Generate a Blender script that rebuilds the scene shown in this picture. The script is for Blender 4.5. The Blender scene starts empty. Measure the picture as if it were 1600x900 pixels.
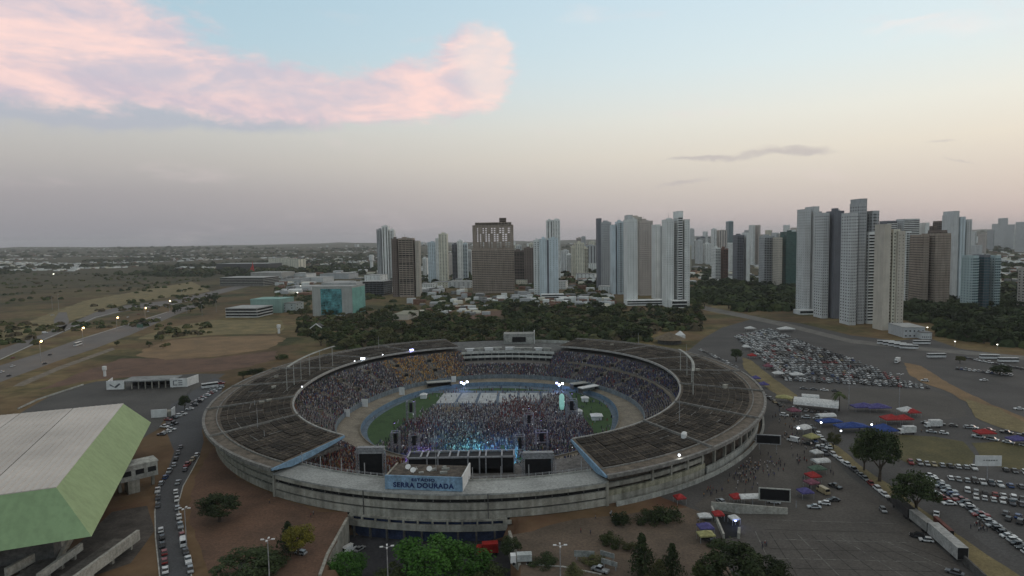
import bpy, math, random
import numpy as np
from mathutils import Vector, Matrix, noise as mnoise
random.seed(7); rng = np.random.default_rng(7)
SC = bpy.context.scene
COL = SC.collection
R = math.radians
# ------------------------------------------------------------------ camera
CH, FPX = 95.0, 1000.0
TH, RO = math.atan(75 / FPX), math.radians(1.0)     # pitch down, slight roll
cam_d = bpy.data.cameras.new('camera'); cam = bpy.data.objects.new('camera', cam_d); COL.objects.link(cam)
cam_d.sensor_width = 36.0; cam_d.lens = 36.0 * FPX / 1600; cam_d.clip_start = 1.0; cam_d.clip_end = 60000
_f = Vector((0, math.cos(TH), -math.sin(TH))); _u = Vector((0, math.sin(TH), math.cos(TH))); _x = Vector((1, 0, 0))
C_R = _x * math.cos(RO) - _u * math.sin(RO); C_U = _u * math.cos(RO) + _x * math.sin(RO)
def ray(px, py):
    return _f + C_R * ((px - 800) / FPX) + C_U * ((450 - py) / FPX)
_m = Matrix((C_R, C_U, -_f)).transposed().to_4x4(); _m.translation = (0, 0, CH)
cam.matrix_world = _m
SC.camera = cam
# ------------------------------------------------------------------ sky
SUN_EL, SUN_AZ = R(2.0), R(62)          # low sun far out to the right, azimuth measured from +Y towards +X
W = bpy.data.worlds.new('World'); SC.world = W; W.use_nodes = True
def nd(nt, t, **kw):
    n = nt.nodes.new(t)
    for k, v in kw.items(): setattr(n, k, v)
    return n
def lk(nt, a, b): nt.links.new(a, b)
def srgb(r, g, b):
    f = lambda c: (c / 255 / 12.92) if c / 255 <= .04045 else ((c / 255 + .055) / 1.055) ** 2.4
    return (f(r), f(g), f(b), 1)
def mth(nt, op, a, b=None, c=None, clamp=False):
    n = nd(nt, 'ShaderNodeMath', operation=op); n.use_clamp = clamp
    for i, v in enumerate((a, b, c)):
        if v is None: continue
        if isinstance(v, (int, float)): n.inputs[i].default_value = v
        else: lk(nt, v, n.inputs[i])
    return n.outputs[0]
def ramp(nt, fac, stops, interp='LINEAR'):
    n = nd(nt, 'ShaderNodeValToRGB'); n.color_ramp.interpolation = interp
    e = n.color_ramp.elements
    e[0].position, e[0].color = stops[0]
    e[1].position, e[1].color = stops[-1]
    for p, c in stops[1:-1]:
        x = e.new(p); x.color = c
    if fac is not None: lk(nt, fac, n.inputs[0])
    return n.outputs[0]
def mixc(nt, fac, a, b, mode='MIX'):
    n = nd(nt, 'ShaderNodeMix', data_type='RGBA', blend_type=mode)
    for sock, v in ((n.inputs[0], fac), (n.inputs[6], a), (n.inputs[7], b)):
        if isinstance(v, (int, float)): sock.default_value = v
        elif isinstance(v, tuple): sock.default_value = v
        else: lk(nt, v, sock)
    return n.outputs[2]
def sky_world():
    nt = W.node_tree; nt.nodes.clear()
    out = nd(nt, 'ShaderNodeOutputWorld'); bg = nd(nt, 'ShaderNodeBackground')
    lk(nt, bg.outputs[0], out.inputs[0])
    tc = nd(nt, 'ShaderNodeTexCoord')
    nrm = nd(nt, 'ShaderNodeVectorMath', operation='NORMALIZE'); lk(nt, tc.outputs['Generated'], nrm.inputs[0])
    sp = nd(nt, 'ShaderNodeSeparateXYZ'); lk(nt, nrm.outputs[0], sp.inputs[0])
    x, y, z = sp.outputs
    az = mth(nt, 'ARCTAN2', x, y)                      # 0 ahead, + right
    el = mth(nt, 'ARCSINE', z)
    z0 = mth(nt, 'MAXIMUM', el, 0.0)
    t = mth(nt, 'DIVIDE', z0, 1.5708)
    E = lambda d: d / 90
    left = ramp(nt, t, [(0, srgb(136, 136, 145)), (E(1.5), srgb(143, 142, 149)), (E(4), srgb(158, 154, 158)), (E(6.5), srgb(179, 175, 173)), (E(9), srgb(190, 189, 186)),
                        (E(12), srgb(186, 198, 203)), (E(16), srgb(172, 198, 211)), (E(21), srgb(163, 193, 209)), (E(45), srgb(172, 174, 174)), (1, srgb(176, 172, 165))])
    right = ramp(nt, t, [(0, srgb(178, 171, 174)), (E(1.5), srgb(190, 180, 180)), (E(4), srgb(208, 198, 190)), (E(7), srgb(226, 218, 204)), (E(10), srgb(230, 229, 219)),
                         (E(14), srgb(219, 231, 232)), (E(21), srgb(204, 224, 235)), (E(45), srgb(190, 188, 184)), (1, srgb(176, 172, 165))])
    # warm side follows the sun's azimuth smoothly all the way round
    d = mth(nt, 'COSINE', mth(nt, 'SUBTRACT', az, SUN_AZ + R(8)))
    f = nd(nt, 'ShaderNodeMapRange'); f.interpolation_type = 'SMOOTHSTEP'
    lk(nt, d, f.inputs[0]); f.inputs[1].default_value = -.35; f.inputs[2].default_value = .98
    grad = mixc(nt, f.outputs[0], left, right)
    sky = nd(nt, 'ShaderNodeTexSky', sky_type='NISHITA'); sky.sun_disc = False
    sky.sun_elevation = SUN_EL; sky.sun_rotation = SUN_AZ; sky.altitude = 750; sky.dust_density = 2.0
    nis = mixc(nt, 1.0, sky.outputs[0], (.1, .1, .1, 1), 'MULTIPLY')
    base = mixc(nt, .10, grad, nis)
    # clouds: soft lobes in azimuth / elevation, broken up by noise
    cv = nd(nt, 'ShaderNodeCombineXYZ'); lk(nt, az, cv.inputs[0]); lk(nt, el, cv.inputs[1])
    def fbm(scale, sx, sy, det=6, rough=.6, dist=0.0, rot=0.0):
        m = nd(nt, 'ShaderNodeMapping'); m.inputs['Rotation'].default_value = (0, 0, rot); m.inputs['Scale'].default_value = (sx, sy, 1); lk(nt, cv.outputs[0], m.inputs[0])
        n = nd(nt, 'ShaderNodeTexNoise'); n.inputs['Scale'].default_value = scale; n.inputs['Detail'].default_value = det
        n.inputs['Roughness'].default_value = rough; n.inputs['Distortion'].default_value = dist
        lk(nt, m.outputs[0], n.inputs['Vector']); return n
    warp = fbm(9, 1, 1.6, 4)
    wv = nd(nt, 'ShaderNodeVectorMath', operation='MULTIPLY_ADD'); lk(nt, warp.outputs['Color'], wv.inputs[0])
    wv.inputs[1].default_value = (.07, .045, 0); wv.inputs[2].default_value = (-.035, -.0225, 0)
    wp = nd(nt, 'ShaderNodeVectorMath', operation='ADD'); lk(nt, wv.outputs[0], wp.inputs[0]); lk(nt, cv.outputs[0], wp.inputs[1])
    def ang(px, py):
        dx, dy, dz = ray(px, py)
        return math.atan2(dx, dy), math.asin(dz / math.sqrt(dx * dx + dy * dy + dz * dz))
    def lobes(lst):
        tot = None
        for (px, py, rx, ry, k) in lst:
            a, b = ang(px, py)
            s = nd(nt, 'ShaderNodeVectorMath', operation='SUBTRACT'); lk(nt, wp.outputs[0], s.inputs[0]); s.inputs[1].default_value = (a, b, 0)
            m = nd(nt, 'ShaderNodeVectorMath', operation='MULTIPLY'); lk(nt, s.outputs[0], m.inputs[0])
            m.inputs[1].default_value = (FPX / rx, FPX / ry, 0)
            q = nd(nt, 'ShaderNodeVectorMath', operation='DOT_PRODUCT'); lk(nt, m.outputs[0], q.inputs[0]); lk(nt, m.outputs[0], q.inputs[1])
            g = mth(nt, 'MULTIPLY', mth(nt, 'EXPONENT', mth(nt, 'MULTIPLY', q.outputs['Value'], -1.0)), k)
            tot = g if tot is None else mth(nt, 'ADD', tot, g)
        return tot
    n1 = fbm(9, 1, 2.6, 9, .58, .6, R(14))
    n2 = fbm(26, 1, 2.4, 7, .6, .4, R(10))
    n3 = fbm(70, 1, 1.7, 5, .65, .2)
    brk = mth(nt, 'ADD', mth(nt, 'MULTIPLY', mth(nt, 'SUBTRACT', n1.outputs[0], .5), 1.0), mth(nt, 'MULTIPLY', mth(nt, 'SUBTRACT', n2.outputs[0], .5), .55))
    def step(v, a, b):
        r = nd(nt, 'ShaderNodeMapRange'); r.interpolation_type = 'SMOOTHSTEP'; lk(nt, v, r.inputs[0]); r.inputs[1].default_value = a; r.inputs[2].default_value = b
        return r.outputs[0]
    col = base
    # far thin veil, the same everywhere
    veil = fbm(5, 1, 3.5, 6, .6)
    col = mixc(nt, mth(nt, 'MULTIPLY', step(veil.outputs[0], .55, .8), .28), col, srgb(222, 205, 205))
    grey = lobes([(20, 142, 150, 22, .9), (170, 158, 150, 24, .95), (310, 178, 130, 18, .85), (450, 186, 110, 14, .5), (-250, 110, 240, 40, 1.0), (-560, 60, 260, 60, 1.)])
    col = mixc(nt, mth(nt, 'MULTIPLY', step(mth(nt, 'ADD', grey, mth(nt, 'MULTIPLY', brk, .45)), .15, .95), .62), col, srgb(162, 168, 184))
    pink = lobes([(10, 50, 130, 52, 1.05), (170, 34, 90, 34, .85), (180, 92, 130, 40, .8), (330, 128, 130, 36, .95), (460, 150, 120, 34, .9), (570, 168, 110, 24, .75), (640, 150, 90, 34, .7),
                  (590, 112, 60, 18, .35), (735, 78, 54, 36, 1.1), (768, 115, 36, 38, .95), (740, 150, 40, 24, .6), (632, 104, 26, 16, .5), (680, 120, 50, 30, .5), (-200, 20, 190, 60, 1.1), (-520, -40, 300, 90, 1.2)])
    brk2 = mth(nt, 'ADD', brk, mth(nt, 'MULTIPLY', mth(nt, 'SUBTRACT', n3.outputs[0], .5), .35))
    pm = step(mth(nt, 'ADD', pink, mth(nt, 'MULTIPLY', brk2, 1.25)), .24, 1.0)
    n4 = fbm(5.5, 1, 3.2, 6, .55, .8, R(16))
    shade = step(mth(nt, 'ADD', mth(nt, 'MULTIPLY', n4.outputs[0], .75), mth(nt, 'MULTIPLY', n2.outputs[0], .25)), .36, .66)
    pcol = mixc(nt, shade, srgb(196, 182, 194), srgb(240, 207, 200))
    glow = step(lobes([(765, 95, 60, 80, 1.0)]), .2, .9)
    pcol = mixc(nt, mth(nt, 'MULTIPLY', glow, .55), pcol, srgb(248, 224, 210))
    col = mixc(nt, mth(nt, 'MULTIPLY', pm, mth(nt, 'ADD', mth(nt, 'MULTIPLY', shade, .22), .72)), col, pcol)
    dark = lobes([(1190, 243, 90, 7, 1.0), (1265, 234, 45, 6, .8), (1090, 249, 50, 3.5, .75), (1068, 286, 48, 5.5, .9), (1475, 220, 26, 3, .7), (1505, 253, 24, 3, .7), (1575, 244, 18, 2.5, .6),
                  (626, 274, 24, 4, .5), (1230, 229, 60, 4, .5)])
    col = mixc(nt, mth(nt, 'MULTIPLY', step(mth(nt, 'ADD', dark, mth(nt, 'MULTIPLY', brk, .8)), .3, 1.2), .5), col, srgb(164, 157, 163))
    cir = lobes([(1500, 45, 110, 14, .7), (1400, 40, 60, 6, .6), (910, 20, 60, 18, .6)])
    col = mixc(nt, mth(nt, 'MULTIPLY', step(mth(nt, 'ADD', cir, mth(nt, 'MULTIPLY', brk, .7)), .3, 1.0), .4), col, srgb(238, 222, 216))
    lk(nt, col, bg.inputs[0]); bg.inputs[1].default_value = 1.12
sky_world()
W.cycles.sampling_method = 'MANUAL'; W.cycles.sample_map_resolution = 512
sd = bpy.data.lights.new('sun', 'SUN'); sd.energy = .42; sd.angle = R(25); sd.color = (1, .78, .66)
sun = bpy.data.objects.new('sun', sd); COL.objects.link(sun)
sv = Vector((math.sin(SUN_AZ) * math.cos(R(6)), math.cos(SUN_AZ) * math.cos(R(6)), math.sin(R(6))))
sun.rotation_euler = sv.to_track_quat('Z', 'Y').to_euler()
vs = SC.view_settings; vs.view_transform = 'Standard'; vs.look = 'None'; vs.exposure = .08; vs.gamma = 1; vs.use_curve_mapping = False
cy = SC.cycles; cy.use_denoising = True; cy.max_bounces = 5; cy.diffuse_bounces = 3; cy.glossy_bounces = 2; cy.transmission_bounces = 2
cy.volume_bounces = 0; cy.transparent_max_bounces = 8; cy.caustics_reflective = False; cy.caustics_refractive = False
# ------------------------------------------------------------------ helpers
def P(px, py, z=0.0):
    d = ray(px, py); t = (z - CH) / d.z
    return Vector((d.x * t, d.y * t, z))
def PD(px, py, Y):
    d = ray(px, py); t = Y / d.y
    return Vector((d.x * t, Y, CH + d.z * t))
MATS = {}
def mat(name, col, rough=.85, var=.15, scale=.3, bump=0.0, metal=0.0, col2=None, spec=.3, emit=None, estr=0, rnd=0.0, streak=0.0, det=5, grain=.22):
    """procedural surface: base colour broken up by noise (object space metres), optional second tone, per-object shift and rain streaks"""
    if name in MATS: return MATS[name]
    m = bpy.data.materials.new(name); m.use_nodes = True; nt = m.node_tree
    b = nt.nodes['Principled BSDF']; b.inputs['Roughness'].default_value = rough; b.inputs['Metallic'].default_value = metal
    b.inputs['Specular IOR Level'].default_value = spec
    c = tuple(col) + (1,) if len(col) == 3 else col
    geo = nd(nt, 'ShaderNodeNewGeometry')
    n = nd(nt, 'ShaderNodeTexNoise'); n.inputs['Scale'].default_value = scale; n.inputs['Detail'].default_value = det; n.inputs['Roughness'].default_value = .65
    lk(nt, geo.outputs['Position'], n.inputs['Vector'])
    c2 = (tuple(col2) + (1,)) if col2 else tuple(v * (1 - 2 * var) for v in c[:3]) + (1,)
    c1 = c if col2 else tuple(min(1, v * (1 + var)) for v in c[:3]) + (1,)
    cc = ramp(nt, n.outputs[0], [(.34, c2), (.66, c1)])
    if grain and not emit:
        g = nd(nt, 'ShaderNodeTexNoise'); g.inputs['Scale'].default_value = 1.1; g.inputs['Detail'].default_value = 4; g.inputs['Roughness'].default_value = .8; lk(nt, geo.outputs['Position'], g.inputs['Vector'])
        lo_, hi_ = 1 - 1.3 * grain, 1 + 1.0 * grain
        cc = mixc(nt, 1.0, cc, ramp(nt, g.outputs[0], [(.36, (lo_, lo_, lo_, 1)), (.64, (hi_, hi_, hi_, 1))]), 'MULTIPLY')
    if streak:
        mp = nd(nt, 'ShaderNodeMapping'); mp.inputs['Scale'].default_value = (1, 1, .06); lk(nt, geo.outputs['Position'], mp.inputs[0])
        n3 = nd(nt, 'ShaderNodeTexNoise'); n3.inputs['Scale'].default_value = .55; n3.inputs['Detail'].default_value = 6; lk(nt, mp.outputs[0], n3.inputs['Vector'])
        cc = mixc(nt, streak, cc, ramp(nt, n3.outputs[0], [(.38, (.35, .33, .30, 1)), (.6, (1, 1, 1, 1))]), 'MULTIPLY')
    if rnd:
        oi = nd(nt, 'ShaderNodeObjectInfo')
        k = mth(nt, 'ADD', mth(nt, 'MULTIPLY', oi.outputs['Random'], 2 * rnd), 1 - rnd)
        kv = nd(nt, 'ShaderNodeCombineXYZ')
        for i in range(3): lk(nt, k, kv.inputs[i])
        cc = mixc(nt, 1.0, cc, kv.outputs[0], 'MULTIPLY')
    lk(nt, cc, b.inputs['Base Color'])
    if bump:
        bp = nd(nt, 'ShaderNodeBump'); bp.inputs['Strength'].default_value = bump; bp.inputs['Distance'].default_value = .2
        lk(nt, n.outputs[0], bp.inputs['Height']); lk(nt, bp.outputs[0], b.inputs['Normal'])
    if emit:
        b.inputs['Emission Color'].default_value = tuple(emit) + (1,); b.inputs['Emission Strength'].default_value = estr
    MATS[name] = m
    return m
class MB:
    """collects boxes, prisms, tubes and quads, then links them as one mesh object"""
    def __init__(s): s.v = []; s.f = []; s.m = []
    def add(s, vs, fs, mi=0):
        o = len(s.v); s.v.extend([tuple(p) for p in vs])
        s.f.extend([tuple(i + o for i in f) for f in fs]); s.m.extend([mi] * len(fs)); return s
    def box(s, cx, cy, z0, sx, sy, sz, rz=0.0, mi=0):
        c, n = math.cos(rz), math.sin(rz); vs = []
        for k in (0, 1):
            for a, b in ((-1, -1), (1, -1), (1, 1), (-1, 1)):
                x, y = a * sx / 2, b * sy / 2
                vs.append((cx + c * x - n * y, cy + n * x + c * y, z0 + k * sz))
        return s.add(vs, [(3, 2, 1, 0), (4, 5, 6, 7), (0, 1, 5, 4), (1, 2, 6, 5), (2, 3, 7, 6), (3, 0, 4, 7)], mi)
    def prism(s, pts, z0, z1, mi=0):
        n = len(pts); vs = [(p[0], p[1], z0) for p in pts] + [(p[0], p[1], z1) for p in pts]
        fs = [tuple(range(n - 1, -1, -1)), tuple(range(n, 2 * n))] + [(i, (i + 1) % n, n + (i + 1) % n, n + i) for i in range(n)]
        return s.add(vs, fs, mi)
    def poly(s, pts, mi=0): return s.add(pts, [tuple(range(len(pts)))], mi)
    def bar(s, a, b, w, h=None, mi=0):
        a, b = Vector(a), Vector(b); h = h or w; d = (b - a).normalized()
        up = Vector((0, 0, 1)) if abs(d.z) < .95 else Vector((1, 0, 0))
        sx = d.cross(up).normalized() * w / 2; sy = sx.cross(d).normalized() * h / 2
        vs = [p + i * sx + j * sy for p in (a, b) for i, j in ((-1, -1), (1, -1), (1, 1), (-1, 1))]
        return s.add(vs, [(3, 2, 1, 0), (4, 5, 6, 7), (0, 1, 5, 4), (1, 2, 6, 5), (2, 3, 7, 6), (3, 0, 4, 7)], mi)
    def tube(s, pts, rad, n=8, mi=0, cap=True):
        pts = [Vector(p) for p in pts]; rad = rad if isinstance(rad, (list, tuple)) else [rad] * len(pts); vs = []; k = len(pts)
        for i, p in enumerate(pts):
            d = (pts[min(i + 1, k - 1)] - pts[max(i - 1, 0)]).normalized()
            up = Vector((0, 0, 1)) if abs(d.z) < .9 else Vector((1, 0, 0))
            a = d.cross(up).normalized(); b = d.cross(a).normalized()
            for j in range(n):
                t = 2 * math.pi * j / n; vs.append(p + (a * math.cos(t) + b * math.sin(t)) * rad[i])
        fs = [(i * n + j, i * n + (j + 1) % n, (i + 1) * n + (j + 1) % n, (i + 1) * n + j) for i in range(k - 1) for j in range(n)]
        if cap: fs += [tuple(range(n - 1, -1, -1)), tuple(range((k - 1) * n, k * n))]
        return s.add(vs, fs, mi)
    def mesh(s, name, mats, smooth=False):
        me = bpy.data.meshes.new(name); me.from_pydata(s.v, [], s.f)
        for m in (mats if isinstance(mats, (list, tuple)) else [mats]): me.materials.append(m)
        if any(s.m): me.polygons.foreach_set('material_index', s.m)
        if smooth: me.polygons.foreach_set('use_smooth', [True] * len(s.f))
        me.update(); return me
    def build(s, name, mats, parent=None, smooth=False, kind=None):
        o = link(name, s.mesh(name, mats, smooth), parent)
        if kind: o['kind'] = kind
        return o
def link(name, data, parent=None, loc=None, rz=0.0):
    o = bpy.data.objects.new(name, data); COL.objects.link(o)
    if parent: o.parent = parent
    if loc is not None: o.location = loc
    if rz: o.rotation_euler = (0, 0, rz)
    return o
def tag(o, label=None, cat=None, group=None, kind=None):
    if label: o['label'] = label
    if cat: o['category'] = cat
    if group: o['group'] = group
    if kind: o['kind'] = kind
    return o
def thing(name, label, cat, loc=(0, 0, 0), rz=0.0, group=None):
    return tag(link(name, None, None, loc, rz), label, cat, group)
def copy_tree(o, parent=None):
    c = o.copy(); COL.objects.link(c); c.parent = parent
    for ch in CHILD.get(o.name, [x for x in o.children]): copy_tree(ch, c)
    return c
CHILD = {}
ORD = ['', 'first', 'second', 'third', 'fourth', 'fifth', 'sixth', 'seventh', 'eighth', 'ninth', 'tenth', 'eleventh', 'twelfth', 'thirteenth', 'fourteenth', 'fifteenth',
       'sixteenth', 'seventeenth', 'eighteenth', 'nineteenth', 'twentieth', 'twenty-first', 'twenty-second', 'twenty-third', 'twenty-fourth', 'twenty-fifth', 'twenty-sixth',
       'twenty-seventh', 'twenty-eighth', 'twenty-ninth', 'thirtieth', 'thirty-first', 'thirty-second', 'thirty-third', 'thirty-fourth', 'thirty-fifth', 'thirty-sixth']
# common materials
CONC = mat('concrete', (.39, .37, .32), .9, .18, .12, streak=.45, grain=.14)
CONCL = mat('concrete_light', (.40, .40, .37), .9, .14, .12, streak=.35)
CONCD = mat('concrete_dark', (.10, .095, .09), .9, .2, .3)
BLACK = mat('black_cloth', (.008, .008, .010), .9, .2)
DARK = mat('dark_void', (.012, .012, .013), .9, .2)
WHITE = mat('white_paint', (.70, .70, .69), .6, .07, .4, streak=.15, grain=.05)
STEEL = mat('galvanised_steel', (.36, .36, .37), .5, .1, 1.0, metal=.3)
ASPH = mat('asphalt', (.092, .086, .082), .95, .0, .035, bump=.1, col2=(.062, .058, .056), det=9)
# ------------------------------------------------------------------ plan curves of the stadium (polar about its centre)
SX, SY = -8.0, 378.0
def fit(pts, z, extra=(), order=5, lam=.02):
    A = []; r = []
    for p in pts:
        q = P(p[0], p[1], z); A.append(math.atan2(q.y - SY, q.x - SX)); r.append(math.hypot(q.x - SX, q.y - SY))
    for d, rr in extra: A.append(R(d)); r.append(rr)
    A = np.array(A); r = np.array(r)
    M = np.stack([np.ones_like(A)] + [f(k * A) for k in range(1, order + 1) for f in (np.cos, np.sin)], 1)
    reg = np.diag([0] + [lam * k ** 4 for k in range(1, order + 1) for _ in (0, 1)])
    c = np.linalg.solve(M.T @ M + reg, M.T @ r)
    def g(deg):
        a = math.radians(deg); v = c[0]
        for k in range(1, order + 1): v += c[2 * k - 1] * math.cos(k * a) + c[2 * k] * math.sin(k * a)
        return float(v)
    return g
rRO = fit([(410, 731), (365, 711), (330, 687), (320, 664), (323, 641), (337, 621), (363, 605), (428, 576), (505, 555), (590, 540), (947, 745), (1045, 725), (1115, 699), (1149, 682), (1180, 662),
           (1195, 639), (1196, 624), (1189, 611), (1179, 592), (1155, 579), (1120, 563), (1091, 556), (1025, 540)], 12, [(255, 169), (270, 168), (65, 164), (85, 166), (105, 167)])
rRI = fit([(541, 682), (473, 656), (460, 632), (461, 620), (471, 608), (513, 583), (559, 564), (601, 555), (647, 549), (700, 544), (875, 690), (987, 665), (1033, 643), (1059, 618), (1064, 604),
           (1048, 584), (1016, 565), (967, 551), (918, 545)], 14, [(255, 132), (270, 131), (85, 111)])
rSB = fit([(521, 673), (524, 664), (537, 648), (563, 632), (593, 617), (620, 608), (673, 596), (709, 590), (787, 587), (853, 589), (907, 597), (960, 612), (996, 630), (1007, 650)], -3,
          [(225, 104), (240, 107), (255, 109), (270, 109), (285, 106), (300, 101), (318, 93)])
rFE = fit([(560, 680), (572, 661), (593, 645), (633, 625), (673, 612), (697, 608), (800, 603), (890, 612), (926, 614), (955, 638), (967, 665)], -8,
          [(225, 90), (240, 93), (255, 95), (270, 95), (285, 92), (300, 86), (318, 78)], 4)
def SP(deg, r, z): return Vector((SX + r * math.cos(R(deg)), SY + r * math.sin(R(deg)), z))
def pol(v): return math.degrees(math.atan2(v.y - SY, v.x - SX)) % 360, math.hypot(v.x - SX, v.y - SY)
GAPN = (240.5, 284.2)      # roofless sector towards the camera
GAPF = (68.0, 107.0)       # roofless sector with the press box
rFA = lambda d: rRO(d) - 4.0
COURT = [P(543, 815, -4), P(512, 872, -4), P(500, 900, -6), P(560, 960, -8), P(800, 960, -8), P(812, 885, -8), P(796, 832, -6)]
COURT = [(v.x, v.y) for v in COURT]
def in_poly(x, y, pts):
    c = False; j = len(pts) - 1
    for i in range(len(pts)):
        xi, yi = pts[i]; xj, yj = pts[j]
        if (yi > y) != (yj > y) and x < (xj - xi) * (y - yi) / (yj - yi) + xi: c = not c
        j = i
    return c
def sstep(a, b, x):
    t = min(1, max(0, (x - a) / (b - a))); return t * t * (3 - 2 * t)
def terrain(x, y):
    D = math.hypot(x, y); h = 0.0
    if 150 < y < 560 and abs(x) < 180:
        d, r = pol(Vector((x, y, 0)))
        if r < rFA(d) - 6: return -9.6
        if in_poly(x, y, COURT): return -8.05
    if D > 2600:
        n = mnoise.fractal(Vector((x / 2600, y / 2600, 3.1)), 1.0, 2.0, 5)
        k = sstep(2600, 10500, D)
        az = math.degrees(math.atan2(x, y))
        h += k * (55 + 70 * n + 55 * sstep(8, 30, az) + 30 * math.exp(-((az + 37) / 3.5) ** 2))
    if D > 1900:
        h += 2.0 * sstep(1900, 2600, D) * mnoise.noise(Vector((x / 140, y / 140, .7)))
    return h
# ------------------------------------------------------------------ the ground, one sheet out to the hills
def ground():
    def axis(lo, hi, step, far, g):
        a = list(np.arange(lo, hi + .01, step)); s = step
        while a[-1] < far: s *= g; a.append(a[-1] + s)
        s = step
        while a[0] > -far: s *= g; a.insert(0, a[0] - s)
        return a
    xs = axis(-200, 190, 3.0, 15500, 1.09)
    ys = list(np.arange(150, 570, 3.0)); s = 3.0
    while ys[-1] < 15500: s *= 1.045; ys.append(ys[-1] + s)
    b = 150; s = 3
    while ys[0] > -3000: s *= 1.25; ys.insert(0, ys[0] - s)
    v = [(x, y, terrain(x, y)) for y in ys for x in xs]; n = len(xs)
    f = [(j * n + i, j * n + i + 1, (j + 1) * n + i + 1, (j + 1) * n + i) for j in range(len(ys) - 1) for i in range(n - 1)]
    m = bpy.data.materials.new('earth'); m.use_nodes = True; nt = m.node_tree; bs = nt.nodes['Principled BSDF']
    bs.inputs['Roughness'].default_value = .95; bs.inputs['Specular IOR Level'].default_value = .1
    geo = nd(nt, 'ShaderNodeNewGeometry')
    def nz(sc, det=6, ro=.6):
        t = nd(nt, 'ShaderNodeTexNoise'); t.inputs['Scale'].default_value = sc; t.inputs['Detail'].default_value = det; t.inputs['Roughness'].default_value = ro
        lk(nt, geo.outputs['Position'], t.inputs['Vector']); return t.outputs[0]
    soil = ramp(nt, nz(.05, 8), [(.35, (.095, .052, .034, 1)), (.55, (.150, .084, .054, 1)), (.7, (.19, .115, .075, 1))])
    grass = ramp(nt, nz(.08, 8, .7), [(.35, (.095, .080, .036, 1)), (.55, (.19, .145, .070, 1)), (.7, (.26, .19, .092, 1))])
    scrub = ramp(nt, nz(.12, 8, .75), [(.35, (.024, .034, .014, 1)), (.65, (.070, .072, .032, 1))])
    k1 = ramp(nt, nz(.013, 7), [(.43, (0, 0, 0, 1)), (.55, (1, 1, 1, 1))])
    k2 = ramp(nt, nz(.006, 9, .65), [(.45, (0, 0, 0, 1)), (.58, (1, 1, 1, 1))])
    ln = nd(nt, 'ShaderNodeVectorMath', operation='LENGTH'); lk(nt, geo.outputs['Position'], ln.inputs[0])
    far = nd(nt, 'ShaderNodeMapRange'); lk(nt, ln.outputs['Value'], far.inputs[0]); far.inputs[1].default_value = 270; far.inputs[2].default_value = 560
    far2 = nd(nt, 'ShaderNodeMapRange'); lk(nt, ln.outputs['Value'], far2.inputs[0]); far2.inputs[1].default_value = 900; far2.inputs[2].default_value = 2200
    near = mixc(nt, mth(nt, 'MULTIPLY', k1, .35), soil, grass)
    mid = mixc(nt, k2, grass, scrub); mid = mixc(nt, mth(nt, 'MULTIPLY', k1, .5), mid, soil)
    wood = ramp(nt, nz(.02, 8, .75), [(.35, (.020, .028, .014, 1)), (.65, (.062, .058, .034, 1))])
    c = mixc(nt, far.outputs[0], near, mid)
    c = mixc(nt, mth(nt, 'MULTIPLY', far2.outputs[0], .75), c, wood)
    lk(nt, c, bs.inputs['Base Color'])
    bp = nd(nt, 'ShaderNodeBump'); bp.inputs['Strength'].default_value = .5; bp.inputs['Distance'].default_value = .5; lk(nt, nz(.5, 6), bp.inputs['Height']); lk(nt, bp.outputs[0], bs.inputs['Normal'])
    me = bpy.data.meshes.new('ground'); me.from_pydata(v, [], f); me.materials.append(m); me.polygons.foreach_set('use_smooth', [True] * len(f))
    tag(link('ground', me), 'red soil, dry grass and scrub reaching to the hazy hills', kind='structure')
ground()
DRYG = mat('dry_grass', (.24, .18, .082), .95, 0, .06, bump=.4, col2=(.12, .105, .046), det=9)
YELG = mat('yellow_grass', (.22, .175, .085), .95, 0, .12, bump=.4, col2=(.13, .105, .05), det=9)
BRNG = mat('brown_grass', (.125, .105, .045), .95, 0, .07, bump=.4, col2=(.07, .066, .03), det=9)
REDS = mat('red_soil', (.165, .092, .06), .95, 0, .06, bump=.3, col2=(.09, .054, .036), det=9)
ORNG = mat('ochre_field', (.26, .165, .085), .95, 0, .04, bump=.3, col2=(.15, .10, .052), det=9)
PAVE = mat('paved_plaza', (.105, .094, .083), .95, 0, .05, col2=(.066, .058, .052), det=9, bump=.1)
PATH = mat('pale_track', (.20, .165, .125), .95, .2, .2)
KERB = mat('kerb_paint', (.42, .41, .38), .8, .15, .6)
def world_pts(px, z): return [P(a, b, z) for a, b in px]
def sheet(name, px, z, m, jag=0.0, label=None, step=5.0, holes=None):
    """a flat surface outlined by points on the ground; jag gives it a ragged natural edge"""
    w = world_pts(px, z) if not isinstance(px[0], Vector) else px
    out = []
    for i, a in enumerate(w):
        b = w[(i + 1) % len(w)]; L = (b - a).length; k = max(1, int(L / step)) if jag else 1
        for j in range(k):
            q = a.lerp(b, j / k)
            if jag: q = q + Vector((mnoise.noise(q * .12), mnoise.noise(q * .12 + Vector((9, 3, 5))), 0)) * jag
            out.append((q.x, q.y, z))
    import bmesh
    bm = bmesh.new(); f = bm.faces.new([bm.verts.new(p) for p in out]); bmesh.ops.triangulate(bm, faces=[f])
    if sum((f.normal.z for f in bm.faces)) < 0: bmesh.ops.reverse_faces(bm, faces=bm.faces)
    me = bpy.data.meshes.new(name); bm.to_mesh(me); bm.free(); me.materials.append(m)
    o = link(name, me); o['kind'] = 'structure'
    if label: o['label'] = label
    return o
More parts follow.
